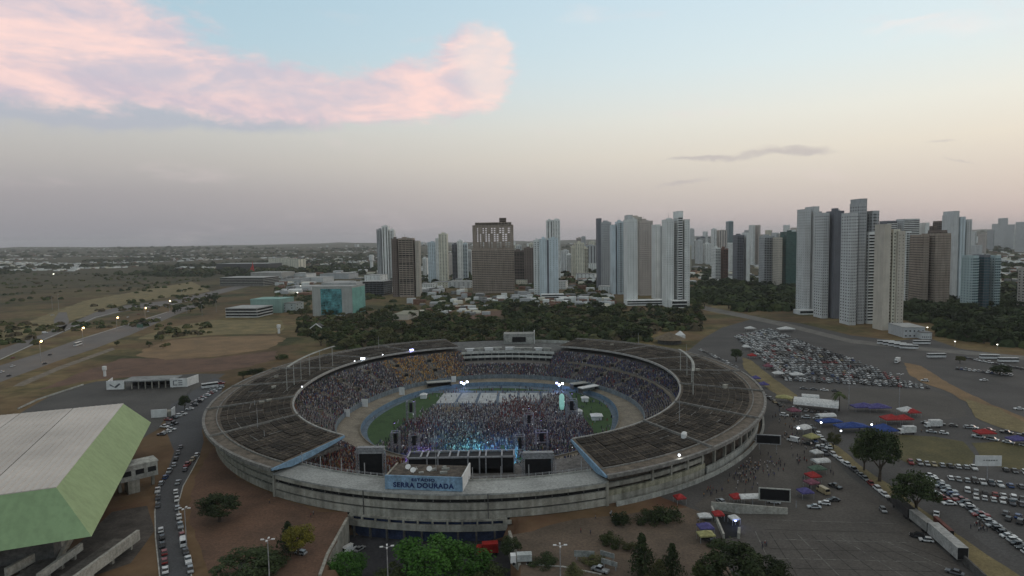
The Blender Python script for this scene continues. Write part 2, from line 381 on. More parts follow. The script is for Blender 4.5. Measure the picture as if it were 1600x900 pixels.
# asphalt right of the stadium, laid against its wall
arc = [SP(d, rFA(d) + 1.5, .03) for d in range(292, 401, 4)]
sheet('parking_asphalt', arc + world_pts([(1075, 548), (1100, 528), (1128, 512), (1180, 497), (1250, 505), (1330, 524), (1400, 532), (1450, 528), (1500, 545), (1700, 570), (1800, 900), (1160, 930), (1120, 850), (1095, 800)], .03),
      .03, ASPH, 0, 'worn grey asphalt of the parking grounds right of the stadium')
sheet('plaza', [(1180, 700), (1205, 660), (1235, 640), (1265, 690), (1330, 745), (1440, 830), (1520, 905), (1170, 925), (1130, 850), (1100, 800), (1085, 790), (1120, 765), (1150, 735)], .06, PAVE, 1.0, 'brown paved plaza with people beside the stadium')
sheet('grass_bank', [(1160, 558), (1172, 562), (1205, 588), (1246, 618), (1238, 628), (1215, 618), (1185, 596), (1162, 576)], .10, YELG, 1.0, 'narrow strip of dry yellow grass beside the car park')
sheet('earth_bank', [(1412, 566), (1440, 572), (1478, 596), (1520, 618), (1560, 636), (1620, 660), (1620, 680), (1570, 668), (1530, 655), (1512, 630), (1482, 612), (1440, 597), (1420, 585)], .10, ORNG, 1.5, 'bare earth and dry grass bank crossing the car parks')
sheet('earth_bank', [(1505, 622), (1560, 638), (1610, 665), (1610, 680), (1560, 668), (1525, 652)], .16, YELG, 1.5, 'yellow grass on the bank between the car parks')
sheet('lawn', [(1388, 686), (1400, 679), (1460, 682), (1505, 690), (1524, 712), (1518, 727), (1470, 729), (1420, 724), (1396, 712)], .10, BRNG, 1.0, 'brown green lawn between parked cars and tents')
sheet('lawn', [(1518, 692), (1560, 690), (1640, 692), (1640, 742), (1590, 733), (1552, 728), (1532, 712)], .10, BRNG, 1.0, 'brown green lawn by the right edge')
sheet('grass_verge', [(1296, 692), (1312, 698), (1345, 728), (1396, 762), (1440, 795), (1500, 838), (1545, 868), (1600, 905), (1560, 915), (1500, 866), (1440, 818), (1390, 778), (1335, 735), (1300, 708)], .10, YELG, .8, 'strip of dry yellow grass along the trailers')
sheet('parking_asphalt', [(1405, 730), (1520, 734), (1700, 748), (1700, 960), (1590, 890), (1500, 822), (1440, 775)], .07, mat('asphalt_lot', (.095, .09, .087), .95, 0, .05, col2=(.066, .062, .06), det=9), 0, 'asphalt of the lower car park full of parked cars')
sheet('dry_lot', [(1290, 606), (1450, 608), (1495, 624), (1512, 650), (1480, 655), (1380, 642), (1300, 632), (1255, 616)], .07, mat('worn_asphalt', (.098, .089, .080), .95, 0, .03, col2=(.068, .062, .056), det=9), 1.5, 'empty worn lot below the rows of parked cars')
# left: access road, bus terminal yard, highway
road_l = [(250, 905), (243, 840), (242, 800), (246, 768), (262, 735), (272, 705), (262, 680), (258, 650), (268, 632), (300, 612), (335, 590), (352, 596), (346, 612), (332, 628), (322, 650), (316, 672), (318, 690), (312, 712), (300, 735), (286, 760), (278, 790), (282, 815), (290, 845), (300, 905)]
sheet('access_road', road_l, .05, mat('road_asphalt', (.088, .088, .092), .9, 0, .04, col2=(.064, .064, .067), det=8), .3, 'grey asphalt access road lined with parked cars')
for side, (a, b) in enumerate((((250, 905), 5), ((300, 905), 5))):
    seq = road_l[:5] if side == 0 else road_l[-7:]
    mb = MB(); w = world_pts(seq, 0)
    for p, q in zip(w, w[1:]): mb.bar(p + Vector((0, 0, .07)), q + Vector((0, 0, .07)), .35, .16)
    o = mb.build('kerb', KERB); tag(o, ['pale kerb along the left side of the access road', 'pale kerb along the stadium side of the access road'][side], kind='structure')
sheet('terminal_yard', [(40, 640), (90, 612), (150, 596), (300, 584), (352, 584), (330, 600), (285, 620), (262, 645), (250, 668), (215, 690), (60, 690), (-30, 690)], .03, mat('yard_asphalt', (.098, .091, .084), .95, 0, .04, col2=(.066, .062, .058), det=9), .6, 'dull asphalt yard around the bus terminal')
HWY = mat('highway_asphalt', (.165, .148, .136), .9, .0, .04, col2=(.125, .112, .104), det=7)
sheet('highway', [(-60, 572), (-60, 556), (0, 546), (61, 524), (117, 502), (149, 488), (197, 477), (267, 469), (315, 459), (420, 434), (436, 436), (320, 465), (270, 476), (200, 485), (151, 497), (119, 511), (62, 535), (0, 562)], .05, HWY, 0, 'far carriageway of the highway curving into the distance')
sheet('highway', [(-60, 590), (0, 571), (67, 550), (120, 531), (187, 510), (261, 487), (318, 470), (322, 474), (270, 494), (204, 523), (150, 544), (90, 564), (0, 597), (-60, 616)], .05, HWY, 0, 'near carriageway of the highway with light traffic')
sheet('slip_road', [(20, 604), (32, 597), (90, 573), (176, 543), (180, 546), (95, 577), (36, 603)], .05, PATH, .4, 'pale slip road beside the highway')
sheet('side_road', [(86, 512), (84, 500), (92, 488), (104, 488), (108, 502), (100, 516)], .05, HWY, .3, 'short side road joining the highway')
mb = MB(); w = world_pts([(-60, 574), (0, 562), (61, 534), (117, 510), (149, 496), (197, 484), (267, 476), (315, 466)], 0)
for p, q in zip(w, w[1:]): mb.bar(p + Vector((0, 0, .2)), q + Vector((0, 0, .2)), .9, .4)
tag(mb.build('kerb', KERB), 'pale concrete kerb between highway and median', kind='structure')
mb = MB(); w = world_pts([(120, 532), (187, 511), (261, 488)], 0)
for p, q in zip(w, w[1:]): mb.bar(p + Vector((0, 0, .2)), q + Vector((0, 0, .2)), .8, .4)
tag(mb.build('kerb', KERB), 'pale kerb along the near highway carriageway', kind='structure')
sheet('field', [(215, 556), (226, 545), (268, 531), (340, 526), (432, 524), (446, 530), (420, 545), (330, 558), (260, 562)], .05, ORNG, 4.0, 'ochre dry field left of the stadium')
sheet('field', [(212, 530), (260, 512), (330, 500), (440, 500), (446, 512), (430, 521), (340, 523), (262, 530)], .04, DRYG, 4.0, 'greenish dry grass beyond the ochre field')
sheet('field', [(60, 610), (120, 585), (190, 560), (330, 560), (430, 548), (435, 560), (380, 575), (340, 580), (300, 582), (150, 593)], .02, REDS, 3.0, 'dark red earth behind the bus terminal')
sheet('field', [(0, 520), (50, 500), (130, 470), (300, 440), (330, 455), (200, 474), (120, 498), (40, 525), (0, 538)], .03, DRYG, 6.0, 'dry grass above the highway')
sheet('red_earth', [(545, 800), (500, 800), (430, 775), (370, 745), (335, 700), (318, 720), (300, 760), (296, 800), (310, 850), (330, 905), (500, 905), (520, 860)], .02, REDS, 1.5, 'bare red earth slope left of the entrance court')
sheet('red_earth', [(812, 880), (800, 835), (880, 815), (1000, 800), (1090, 790), (1125, 850), (1160, 930), (860, 960), (815, 950)], .02, mat('trodden_earth', (.15, .108, .078), .95, 0, .06, bump=.3, col2=(.08, .062, .046), det=9), 1.5, 'trodden brown earth in front of the right facade')
sheet('park_road', [(1100, 478), (1160, 490), (1230, 505), (1330, 530), (1420, 540), (1600, 556), (1600, 562), (1420, 546), (1330, 536), (1228, 511), (1158, 496), (1098, 484)], .08, mat('park_lane', (.16, .15, .135), .9, .15, .1), .2, 'pale street running along the park')
sheet('park_lawn', [(1110, 488), (1150, 494), (1148, 480), (1112, 474)], .06, DRYG, 2, 'dull lawn beside the park street')
sheet('red_earth', [(720, 490), (790, 484), (800, 492), (740, 500)], .06, REDS, 3, 'patch of red earth among the trees behind the stadium')
sheet('vacant_lot', [(1070, 424), (1112, 418), (1112, 434), (1075, 440)], .3, ORNG, 3, 'pale vacant lot between the far towers')

# ------------------------------------------------------------------ the stadium
ST = thing('stadium', 'round concrete stadium with dark ring roof packed with a concert crowd', 'stadium', (SX, SY, 0))
def part(mb, name, mats, parent=None, kind=None, label=None, smooth=False):
    """a mesh given in world coordinates, parented under the stadium (or one of its parts)"""
    o = mb.build(name, mats, parent or ST, smooth, kind); o.matrix_parent_inverse = Matrix.Translation((-SX, -SY, 0))
    if parent is not None and parent is not ST: o.matrix_parent_inverse = Matrix()
    if label: o['label'] = label
    return o
def ring(mb, prof, d0, d1, step=2.0, mi=0, close=True, cap=True):
    """sweep a profile [(radius function, height)...] from angle d0 to d1"""
    n = max(1, int(round((d1 - d0) / step))); k = len(prof); vs = []
    for i in range(n + 1):
        d = d0 + (d1 - d0) * i / n
        for rf, z in prof: vs.append(SP(d, rf(d) if callable(rf) else rf, z(d) if callable(z) else z))
    fs = []
    for i in range(n):
        for j in range(k if close else k - 1):
            a, b = i * k + j, i * k + (j + 1) % k; fs.append((a, b, b + k, a + k))
    if close and cap: fs += [tuple(range(k))[::-1], tuple(range(n * k, n * k + k))]
    return mb.add(vs, fs, mi)
off = lambda f, o: (lambda d: f(d) + o)
SEAT = mat('bowl_concrete', (.16, .15, .14), .95, .2, .5)
BLUEW = mat('blue_wall', (.15, .22, .29), .8, .12, .3)
APRON = mat('apron_concrete', (.23, .20, .155), .9, .14, .12, streak=.2)
GRASS = mat('pitch_turf', (.050, .095, .030), .95, 0, .15, col2=(.030, .062, .020), det=8)
TRACK = mat('track_surface', (.12, .16, .20), .9, .12, .2)
NROW = 22
ROWD, ROWH = 1.22, 13.4 / NROW
def stand(d0, d1, nrow):
    prof = []
    for i in range(nrow):
        z = -3 + i * ROWH
        prof += [(off(rSB, i * ROWD), z), (off(rSB, i * ROWD), z + ROWH)]
    prof += [(off(rSB, nrow * ROWD), -3 + nrow * ROWH)]
    return prof
LOWN = (233.0, 292.0); NLOW = 7                             # the stand behind the stage is low, with a flat deck
mb = MB(); ring(mb, stand(0, 0, NROW), GAPF[1], LOWN[0], 2.5, close=False); part(mb, 'seating_bowl', SEAT, label='left half of the seating bowl')
mb = MB(); ring(mb, stand(0, 0, NROW), LOWN[1], GAPF[0] + 360, 2.5, close=False); part(mb, 'seating_bowl', SEAT, label='right half of the seating bowl')
mb = MB(); ring(mb, stand(0, 0, NLOW) + [(off(rFA, -10.8), -3 + NLOW * ROWH), (off(rFA, -10.8), 9.0)], LOWN[0], LOWN[1], 2.5, close=False); part(mb, 'seating_bowl', SEAT, label='low stand with a flat deck behind the stage')
for d in LOWN:
    mb = MB(); pts = [SP(d, r, z) for r, z in ((rSB(d), -3), (rSB(d) + NROW * ROWD, -3 + NROW * ROWH), (rFA(d) - 2.5, 10.4), (rFA(d) - 2.5, -8), (rSB(d), -8))]; mb.poly(pts); part(mb, 'stand_end_wall', SEAT)
mb = MB(); ring(mb, stand(0, 0, 10) + [(off(rSB, 60), -3 + 10 * ROWH)], GAPF[0], GAPF[1], 2.5, close=False)
part(mb, 'seating_bowl', SEAT, label='lower seating tier below the press box')
mb = MB(); ring(mb, [(off(rSB, NROW * ROWD), -3 + NROW * ROWH), (off(rSB, NROW * ROWD + .4), 10.6), (rFA, 10.6), (rFA, 10.2)], GAPF[1], GAPN[0], 3, close=False)
ring(mb, [(off(rSB, NROW * ROWD), -3 + NROW * ROWH), (off(rSB, NROW * ROWD + .4), 10.6), (rFA, 10.6), (rFA, 10.2)], GAPN[1], 360 + GAPF[0], 3, close=False)
part(mb, 'concourse', CONCD)
mb = MB()                                                     # front wall of the stands, bluish coping
ring(mb, [(off(rSB, -.02), -3), (off(rSB, -.02), -5.4), (off(rSB, -.5), -5.4), (off(rSB, -.5), -2.1), (off(rSB, -.1), -2.1)], 0, 360, 3, cap=False)
part(mb, 'front_wall', mat('front_wall_paint', (.19, .225, .25), .85, .15, .4, streak=.4))
mb = MB(); ring(mb, [(off(rSB, -.5), -5.0), (off(rFE, 1.2), -6.2), (off(rFE, .6), -6.0), (off(rFE, .6), -5.3), (off(rFE, .1), -5.3), (off(rFE, 0), -8.2)], 0, 360, 3, close=False, cap=False)
part(mb, 'apron', [APRON], label='pale concrete apron ringing the pitch')
mb = MB(); ring(mb, [(off(rFE, .02), -5.25), (off(rFE, -.12), -5.25), (off(rFE, -.12), -8.0)], 0, 360, 3, close=False, cap=False)
part(mb, 'field_wall', BLUEW)
mb = MB(); mb.add([SP(0, 0, -8)] + [SP(d, rFE(d), -8) for d in range(0, 360, 3)], [(0, i + 1, (i + 1) % 120 + 1) for i in range(120)])
part(mb, 'pitch', GRASS, label='dark green grass of the pitch')
mb = MB(); ring(mb, [(off(rFE, -.15), -7.95), (lambda d: rFE(d) - (7.5 if 50 < d % 360 < 130 else 3.5), -7.95)], 0, 360, 3, close=False, cap=False)
part(mb, 'running_track', TRACK)
# aisles with stair openings, cut pale through the crowd
AISLES = [122, 137, 152, 167, 182, 197, 212, 227, 320, 337, 352, 7, 22, 37, 52]
for d in AISLES:
    mb = MB(); w = math.degrees(1.0 / 100)
    ring(mb, [(off(rSB, -.3), -2.9), (off(rSB, NROW * ROWD - .6), 10.5), (off(rSB, NROW * ROWD - .6), 10.2), (off(rSB, -.3), -3.4)], d - w * .7, d + w * .7, 2)
    part(mb, 'aisle', APRON)
    for t in (.36, .74):
        mb = MB(); r0 = rSB(d) + t * NROW * ROWD; z0 = -3 + t * NROW * ROWH
        c = SP(d, r0, 0); a = R(d)
        mb.box(c.x, c.y, z0 - .6, 2.6, 3.4, 2.0, a); part(mb, 'stair_opening', DARK)
        mb = MB(); c2 = SP(d, r0 + 1.55, 0); mb.box(c2.x, c2.y, z0 + .4, .5, 4.0, 1.6, a)
        for s in (-1, 1):
            c3 = c + Vector((-math.sin(a), math.cos(a), 0)) * 1.95 * s; mb.box(c3.x, c3.y, z0 - .2, 3.0, .45, 1.9, a)
        part(mb, 'stair_wall', APRON)
# mid-tier walkway on the right-hand side
mb = MB(); ring(mb, [(off(rSB, 14.6), 5.0), (off(rSB, 14.6), 6.3), (off(rSB, 14.9), 6.3), (off(rSB, 14.9), 5.6), (off(rSB, 16.6), 5.6), (off(rSB, 16.6), 5.0)], 328, 420, 3)
part(mb, 'walkway', APRON, label='pale walkway between the two tiers on the right')
# roof: two curved decks with ribs, edge beams and single dark panels
zin, zout = 14.0, 12.0
DECK = mat('roof_deck', (.15, .122, .095), .92, .25, .25)
PANEL = mat('roof_panel', (.044, .034, .026), .95, .35, .22, rnd=.4); PURL = mat('roof_purlin', (.115, .094, .073), .95, .25, .5, rnd=.4)
RIB = mat('roof_rib', (.21, .20, .185), .9, .2, .4)
RIBS = [[int_ for int_ in (127, 145, 164, 183, 202, 220.5)], [303, 322, 343.5, 364, 384, 403]]
def rz(d, t):      # point on the roof surface, t 0 outer .. 1 inner
    r = rRO(d) * (1 - t) + rRI(d) * t
    return SP(d, r, zout * (1 - t) + zin * t)
NP = 0
for side, (d0, d1) in enumerate(((GAPF[1], GAPN[0]), (GAPN[1], 360 + GAPF[0]))):
    mb = MB(); ring(mb, [(rRI, zin), (rRO, zout), (rRO, zout - .9), (off(rRO, -1.5), zout - .9), (off(rRI, 1), zin - .5), (rRI, zin - .5)], d0, d1, 2)
    roof = part(mb, 'roof', DECK, label=['left half of the dark ring roof', 'right half of the dark ring roof'][side])
    mb = MB(); ring(mb, [(off(rRO, .35), zout + .35), (off(rRO, .35), zout - 1.0), (off(rRO, .02), zout - 1.0), (off(rRO, -.9), zout + .1), (off(rRO, -.9), zout + .35)], d0, d1, 2)
    part(mb, 'outer_edge_beam', RIB, roof)
    mb = MB(); ring(mb, [(off(rRI, -.3), zin + .4), (off(rRI, -.3), zin - .8), (off(rRI, .05), zin - .8), (off(rRI, .55), zin + .05), (off(rRI, .55), zin + .4)], d0, d1, 2)
    part(mb, 'inner_edge_beam', mat('inner_edge', (.33, .32, .30), .9, .15, .4), roof)
    mb = MB(); ring(mb, [(off(rRO, -6.2), zout + .3), (off(rRO, -6.2), zout + .75), (off(rRO, -5.7), zout + .75), (off(rRO, -5.7), zout + .3)], d0, d1, 2)
    part(mb, 'gutter', RIB, roof)
    edges = [d0] + RIBS[side] + [d1]
    for d in RIBS[side]:
        mb = MB()
        for i in range(8):
            mb.bar(rz(d, i / 8) + Vector((0, 0, .45)), rz(d, (i + 1) / 8) + Vector((0, 0, .45)), .75, .9)
        part(mb, 'rib', RIB, roof)
    for a, b in zip(edges, edges[1:]):
        nc = max(3, int(round((b - a) / 3.9)))
        for i in range(nc):
            for j in range(5):
                u0, u1 = a + (b - a) * (i + .045) / nc, a + (b - a) * (i + .955) / nc
                if i == 0: u0 += .35
                if i == nc - 1: u1 -= .35
                lo, hi = .18, .965
                t0, t1 = lo + (hi - lo) * (j + .035) / 5, lo + (hi - lo) * (j + .965) / 5
                h = random.uniform(.16, .60); mb = MB()
                q = [rz(u0, t0), rz(u1, t0), rz(u1, t1), rz(u0, t1)]
                up = Vector((0, 0, h)); ins = sum(q, Vector()) / 4
                tilt = [Vector((0, 0, random.uniform(-.05, .05))) for _ in q]
                q = [p + Vector((0, 0, .02)) for p in q]
                mb.add(q + [p + up + t for p, t in zip(q, tilt)], [(4, 5, 6, 7), (0, 1, 5, 4), (1, 2, 6, 5), (2, 3, 7, 6), (3, 0, 4, 7)])
                tp = mb.v[4:8]; tp = [Vector(v) for v in tp]; lift = Vector((0, 0, .12))
                for s_ in (.33, .67): mb.bar(tp[0].lerp(tp[1], s_) + lift, tp[3].lerp(tp[2], s_) + lift, .2, .3, 1)
                mb.bar(tp[0].lerp(tp[3], .5) + lift, tp[1].lerp(tp[2], .5) + lift, .26, .36, 1)
                part(mb, 'roof_panel', [PANEL, PURL], roof); NP += 1
    # tie rods and low pipes lying on the deck
    for k in range(44):
        d = random.uniform(d0 + 2, d1 - 3); t = random.choice([.34, .5, .66, .82]); mb = MB(); L = random.uniform(1.5, 5)
        p, q = rz(d, t) + Vector((0, 0, .5)), rz(d + L, t) + Vector((0, 0, .5))
        if k % 3 == 0: q = rz(d, min(.95, t + .15)) + Vector((0, 0, .5))
        mb.bar(p, q, .22, .3); part(mb, 'pipe', RIB, roof)
    # end girder in blue at the roofless sector
    d = d1 if side == 0 else d0; s = .25 if side == 0 else -.25; mb = MB()
    top = [rz(d, t) for t in (0, .25, .5, .75, 1)]; dep = [.7, 2.6, 2.4, 1.7, .8]
    tang = Vector((-math.sin(R(d)), math.cos(R(d)), 0)) * (.6 if side == 0 else -.6)
    vs = [p + tang * .05 for p in top] + [p - Vector((0, 0, h)) + tang * .05 for p, h in zip(top, dep)]
    vs2 = [v + tang for v in vs]
    fs = [(i, i + 1, i + 6, i + 5) for i in range(4)]; n = 10
    mb.add(vs + vs2, fs + [tuple(x + n for x in f)[::-1] for f in fs] + [(i, i + n, i + 1 + n, i + 1) for i in range(4)] + [(i + 5, i + 6, i + 6 + n, i + 5 + n) for i in range(4)] + [(0, 5, 15, 10), (4, 14, 19, 9)])
    part(mb, 'end_girder', mat('girder_blue', (.18, .29, .40), .7, .1, .5), roof, label='pale blue girder closing the roof end')
    # floodlight gantry: posts on the roof carrying a curved beam
    posts = [194, 187, 181, 174.5, 167.5, 160] if side == 0 else [332, 346, 355, 363]
    hp = 13.0; mb = None; g = []
    for d in posts:
        b = SP(d, rRI(d) + 7, zin - .2); t = b + Vector((0, 0, hp)); g.append(t)
        mb = MB(); mb.tube([b, t], .24, 8); part(mb, 'gantry_post', CONCL, roof)
    ds = np.linspace(posts[0] - 1.5, posts[-1] + (1.5 if side else -1.5), 14)
    mb = MB(); pr = [SP(d, rRI(d) + 7, zin + hp - .3) for d in ds]
    for p, q in zip(pr, pr[1:]): mb.bar(p, q, 1.3, .45)
    part(mb, 'gantry_beam', CONCL, roof)
    # small plant and masts on the roof
    for (pd, pt, hh, kind) in ([(222, .5, 9, 0), (205, .55, 3, 0), (176, .42, 2.2, 1), (189, .62, 2.4, 1), (204, .62, 2.0, 1), (203, .7, 2.0, 1), (130, .3, 10, 0), (228, .45, 3, 0)] if side == 0 else
                               [(309, .68, 11, 0), (303, .38, 2.4, 2), (302.4, .36, 2.4, 2), (343, .45, 3.2, 1), (3, .62, 2.6, 1), (24, .3, 9, 0), (46, .2, 10, 0), (52, .5, 2, 1)]):
        q = rz(pd, pt); mb = MB()
        if kind == 0: mb.tube([q, q + Vector((0, 0, hh))], [.16, .08], 6); part(mb, 'mast', STEEL, roof)
        elif kind == 1: mb.box(q.x, q.y, q.z - .2, 2.2, 1.7, hh * .7, .4); mb.box(q.x + .2, q.y, q.z + hh * .7 - .2, 2.5, 2.0, .2, .4); part(mb, 'plant_box', CONC, roof)
        else: mb.tube([q, q + Vector((0, 0, hh * .85)), q + Vector((0, 0, hh))], [1.1, 1.1, .5], 12); part(mb, 'water_tank', WHITE, roof)
# facade: horizontal concrete bands with dark slots between
VOID = DARK  # near-black backing, the shade of the slots put into its colour
def bands(d0, d1, lst, setback=0.0, step=2.0):
    for z0, z1, o, m in lst:
        mb = MB(); ring(mb, [(off(rFA, o), z1), (off(rFA, o), z0), (off(rFA, o - .9), z0), (off(rFA, o - .9), z1)], d0, d1, step)
        part(mb, 'facade_band', m)
N0, N1 = GAPN[0] - 1.0, GAPN[1] + .2
mb = MB(); ring(mb, [(off(rFA, -1.9), 10.4), (off(rFA, -1.9), -9.5)], 70, N0, 3, close=False, cap=False); part(mb, 'recess_backing', VOID, label='dark backing painted for the shade in the facade slots')
mb = MB(); ring(mb, [(off(rFA, -1.9), 10.4), (off(rFA, -1.9), -9.5)], N1 - 360, 70, 3, close=False, cap=False); part(mb, 'recess_backing', mat('brown_recess_shade', (.085, .066, .052), .95, .3, .3), label='brown backing painted for shade and earth behind the right facade')  # brown stands in for the shade and earth ramps behind the openings
mb = MB(); ring(mb, [(off(rFA, .65), 8.4), (off(rFA, .65), -9.5)], N0, N1, 3, close=False, cap=False); part(mb, 'recess_backing', VOID, label='dark backing painted for the shade in the entrance slots')
bands(N0 + .6, N1, [(7.1, 9.0, 1.6, CONC), (3.3, 5.6, 1.5, CONC), (.2, 2.7, 1.4, CONC)])
bands(190, N0 + .3, [(6.6, 8.4, -.2, CONC), (3.6, 5.7, -.5, CONC), (-1.2, 2.6, -.8, CONC)])
bands(GAPF[1], 190, [(6.2, 8.4, -.2, CONC), (.0, 5.2, -.6, CONC)])
YCONC = mat('buff_concrete', (.37, .35, .26), .9, .15, .25, streak=.6)
bands(N1 + .3, 303, [(5.9, 7.5, -.2, CONC), (3.0, 5.0, .3, YCONC), (-1.0, 2.9, .1, CONC)])
bands(N1 + 1.2, 344, [(-.6, 1.6, 3.4, CONCL)], step=1.5)
bands(303.3, 360, [(.0, 3.4, .8, CONCL)])
bands(360.2, 428, [(.0, 6.4, -.6, CONC)])
bands(428, 467, [(.0, 9.6, -.6, CONC)])
# court block under the entrance facade
c0, c1 = pol(P(543, 818, -3))[0], pol(P(793, 830, -4))[0]
bands(c0, c1, [(-3.9, -1.7, 2.4, CONC), (-.5, .18, 2.2, CONC)])
for k in range(12):
    d = c0 + (c1 - c0) * k / 11; mb = MB(); q = SP(d, rFA(d) + 2.1, 0)
    mb.box(q.x, q.y, -1.7, .9, .5 if 0 < k < 11 else 3.0, 1.25, R(d)); part(mb, 'pillar', CONC)
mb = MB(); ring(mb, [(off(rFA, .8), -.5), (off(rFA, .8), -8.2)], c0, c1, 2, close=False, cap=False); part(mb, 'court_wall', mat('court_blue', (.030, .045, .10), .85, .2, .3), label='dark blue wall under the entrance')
for k in range(9):
    d = c0 + (c1 - c0) * (k + .3) / 9; mb = MB(); q = SP(d, rFA(d) + 2.2, 0)
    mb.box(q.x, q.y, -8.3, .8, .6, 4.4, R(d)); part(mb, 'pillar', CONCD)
# vertical joints, columns in the slots
for d in (254.3, 269.5):
    mb = MB(); q = SP(d, rFA(d) + 1.75, 0); mb.box(q.x, q.y, .2, .25, .3, 8.7, R(d)); part(mb, 'drain_pipe', CONCD)
for k in range(22):
    d = N0 + 1 + (N1 - N0 - 2) * k / 21; mb = MB(); q = SP(d, rFA(d) + .8, 0); mb.box(q.x, q.y, 5.5, .4, .35, 1.7, R(d)); part(mb, 'pillar', CONCD)
for k in range(20):
    d = 292 + 66 * k / 19; mb = MB(); q = SP(d, rFA(d) - .4, 0); mb.box(q.x, q.y, -.1, 1.2, .8, 11.2, R(d)); part(mb, 'pillar', CONC)
for k in range(16):
    d = 186 + 53 * k / 15; mb = MB(); q = SP(d, rFA(d) - 1.9, 0); mb.box(q.x, q.y, -.4, 1.0, .8, 11.2, R(d)); part(mb, 'pillar', CONC)
# end walls of the entrance block
for d, o in ((N0 + .3, -2), (N1 + .15, -2)):
    mb = MB(); ring(mb, [(off(rFA, 1.65), 9.02), (off(rFA, 1.65), -1.0), (off(rFA, -10.6), -1.0), (off(rFA, -10.6), 9.02)], d - .18, d + .18, 1); part(mb, 'end_wall', CONC)
# roof terrace over the entrance, fence along its inner edge
mb = MB(); ring(mb, [(off(rFA, 1.7), 9.05), (off(rFA, 1.7), 8.5), (off(rFA, -10.6), 8.5), (off(rFA, -10.6), 9.05)], N0 + .3, N1, 2); part(mb, 'terrace', mat('terrace_screed', (.34, .345, .33), .9, .13, .08, streak=0), label='pale concrete terrace above the entrance')
mb = MB(); ring(mb, [(off(rFA, -10.2), 9.6), (off(rFA, -10.2), 9.0), (off(rFA, -10.6), 9.0), (off(rFA, -10.6), 9.6)], N0 + .8, N1 - .5, 2); part(mb, 'parapet', CONCL)
for k in range(46):
    d = N0 + 1.2 + (N1 - N0 - 2.2) * k / 45; mb = MB(); q = SP(d, rFA(d) - 10.4, 10.1); mb.box(q.x, q.y, 9.55, .25, .25, 1.1 if k % 4 else 4.4, R(d)); part(mb, 'fence_post', STEEL)
for zz in (10.2, 10.55):
    mb = MB(); ring(mb, [(off(rFA, -10.35), zz), (off(rFA, -10.35), zz + .07), (off(rFA, -10.43), zz + .07), (off(rFA, -10.43), zz)], N0 + 1.2, N1 - 1, 2); part(mb, 'fence_rail', STEEL)
# name block on the terrace
A, B = P(603, 764, 9.2), P(721, 768, 9.2)
ux = (B - A).normalized(); uy = Vector((-ux.y, ux.x, 0)); Lb = (B - A).length
nb = part(MB().prism([A + uy * .6, B + uy * .6, B + uy * 14, A + uy * 14], 9.06, 13.2), 'name_block', mat('block_roofing', (.105, .085, .068), .95, .3, .5))
part(MB().prism([A - ux * .3, B + ux * .3, B + ux * .3 + uy * .58, A - ux * .3 + uy * .58], 9.2, 14.1), 'sign_board', mat('sign_blue', (.23, .36, .50), .75, .1, .3, streak=.25), nb, label='pale blue board reading ESTÁDIO SERRA DOURADA')
part(MB().prism([B + ux * .02 + uy * .6, B + ux * .45 + uy * .6, B + ux * .45 + uy * 14.2, B + ux * .02 + uy * 14.2], 9.06, 14.3), 'side_wall', WHITE, nb)
part(MB().prism([A - ux * .45 + uy * .6, A - ux * .02 + uy * .6, A - ux * .02 + uy * 14.2, A - ux * .45 + uy * 14.2], 9.06, 13.6), 'side_wall', CONC, nb)
INK = mat('sign_ink', (.012, .028, .11), .7, .1)
def lettering(txt, size, org, parent, name='lettering', mtl=INK, bold=.03, width=None, ax=None, depth=.05):
    cu = bpy.data.curves.new(name, 'FONT'); cu.body = txt; cu.size = size; cu.align_x = 'CENTER'; cu.offset = bold * size; cu.extrude = depth; cu.space_character = 1.12
    t = bpy.data.objects.new('t', cu); COL.objects.link(t); dg = bpy.context.evaluated_depsgraph_get(); me = bpy.data.meshes.new_from_object(t.evaluated_get(dg)); bpy.data.objects.remove(t)
    me.name = name; me.materials.clear(); me.materials.append(mtl)
    ax = ax or ux; w = max(v.co.x for v in me.vertices) - min(v.co.x for v in me.vertices); k = (width / w) if width else 1
    ay = Vector((0, 0, 1)); az_ = ax.cross(ay)
    for v in me.vertices:
        p = org + ax * v.co.x * k + ay * v.co.y + az_ * v.co.z; v.co = p
    return me
mid = (A + B) / 2
for txt, size, z, w in (('ESTÁDIO', 1.35, 12.4, 8.2), ('SERRA DOURADA', 2.4, 10.1, 21.5)):
    me = lettering(txt, size, Vector((mid.x, mid.y, z)) - uy * .08, None, width=w)
    o = link('lettering', me, nb); o['kind'] = 'stuff'
for k in range(9):
    q = mid + ux * random.uniform(-8, 6) + uy * random.uniform(5, 11); mb = MB()
    if k < 3: mb.tube([Vector((q.x, q.y, 13.1)), Vector((q.x, q.y, 14.0)), Vector((q.x, q.y - .4, 14.4))], [.15, .15, .15], 6); mb.tube([Vector((q.x, q.y - .4, 14.3)), Vector((q.x, q.y - .7, 14.6))], [.3, 1.0], 12); part(mb, 'dish', WHITE, nb)
    else: mb.box(q.x, q.y, 13.15, random.uniform(.8, 3), random.uniform(.5, 1.2), random.uniform(.4, 1.0), random.random()); part(mb, 'roof_unit', CONCL, nb)
q = mid + ux * 2.6 + uy * 8; part(MB().tube([Vector((q.x, q.y, 13.1)), Vector((q.x, q.y, 21))], [.14, .07], 6), 'mast', STEEL, nb)
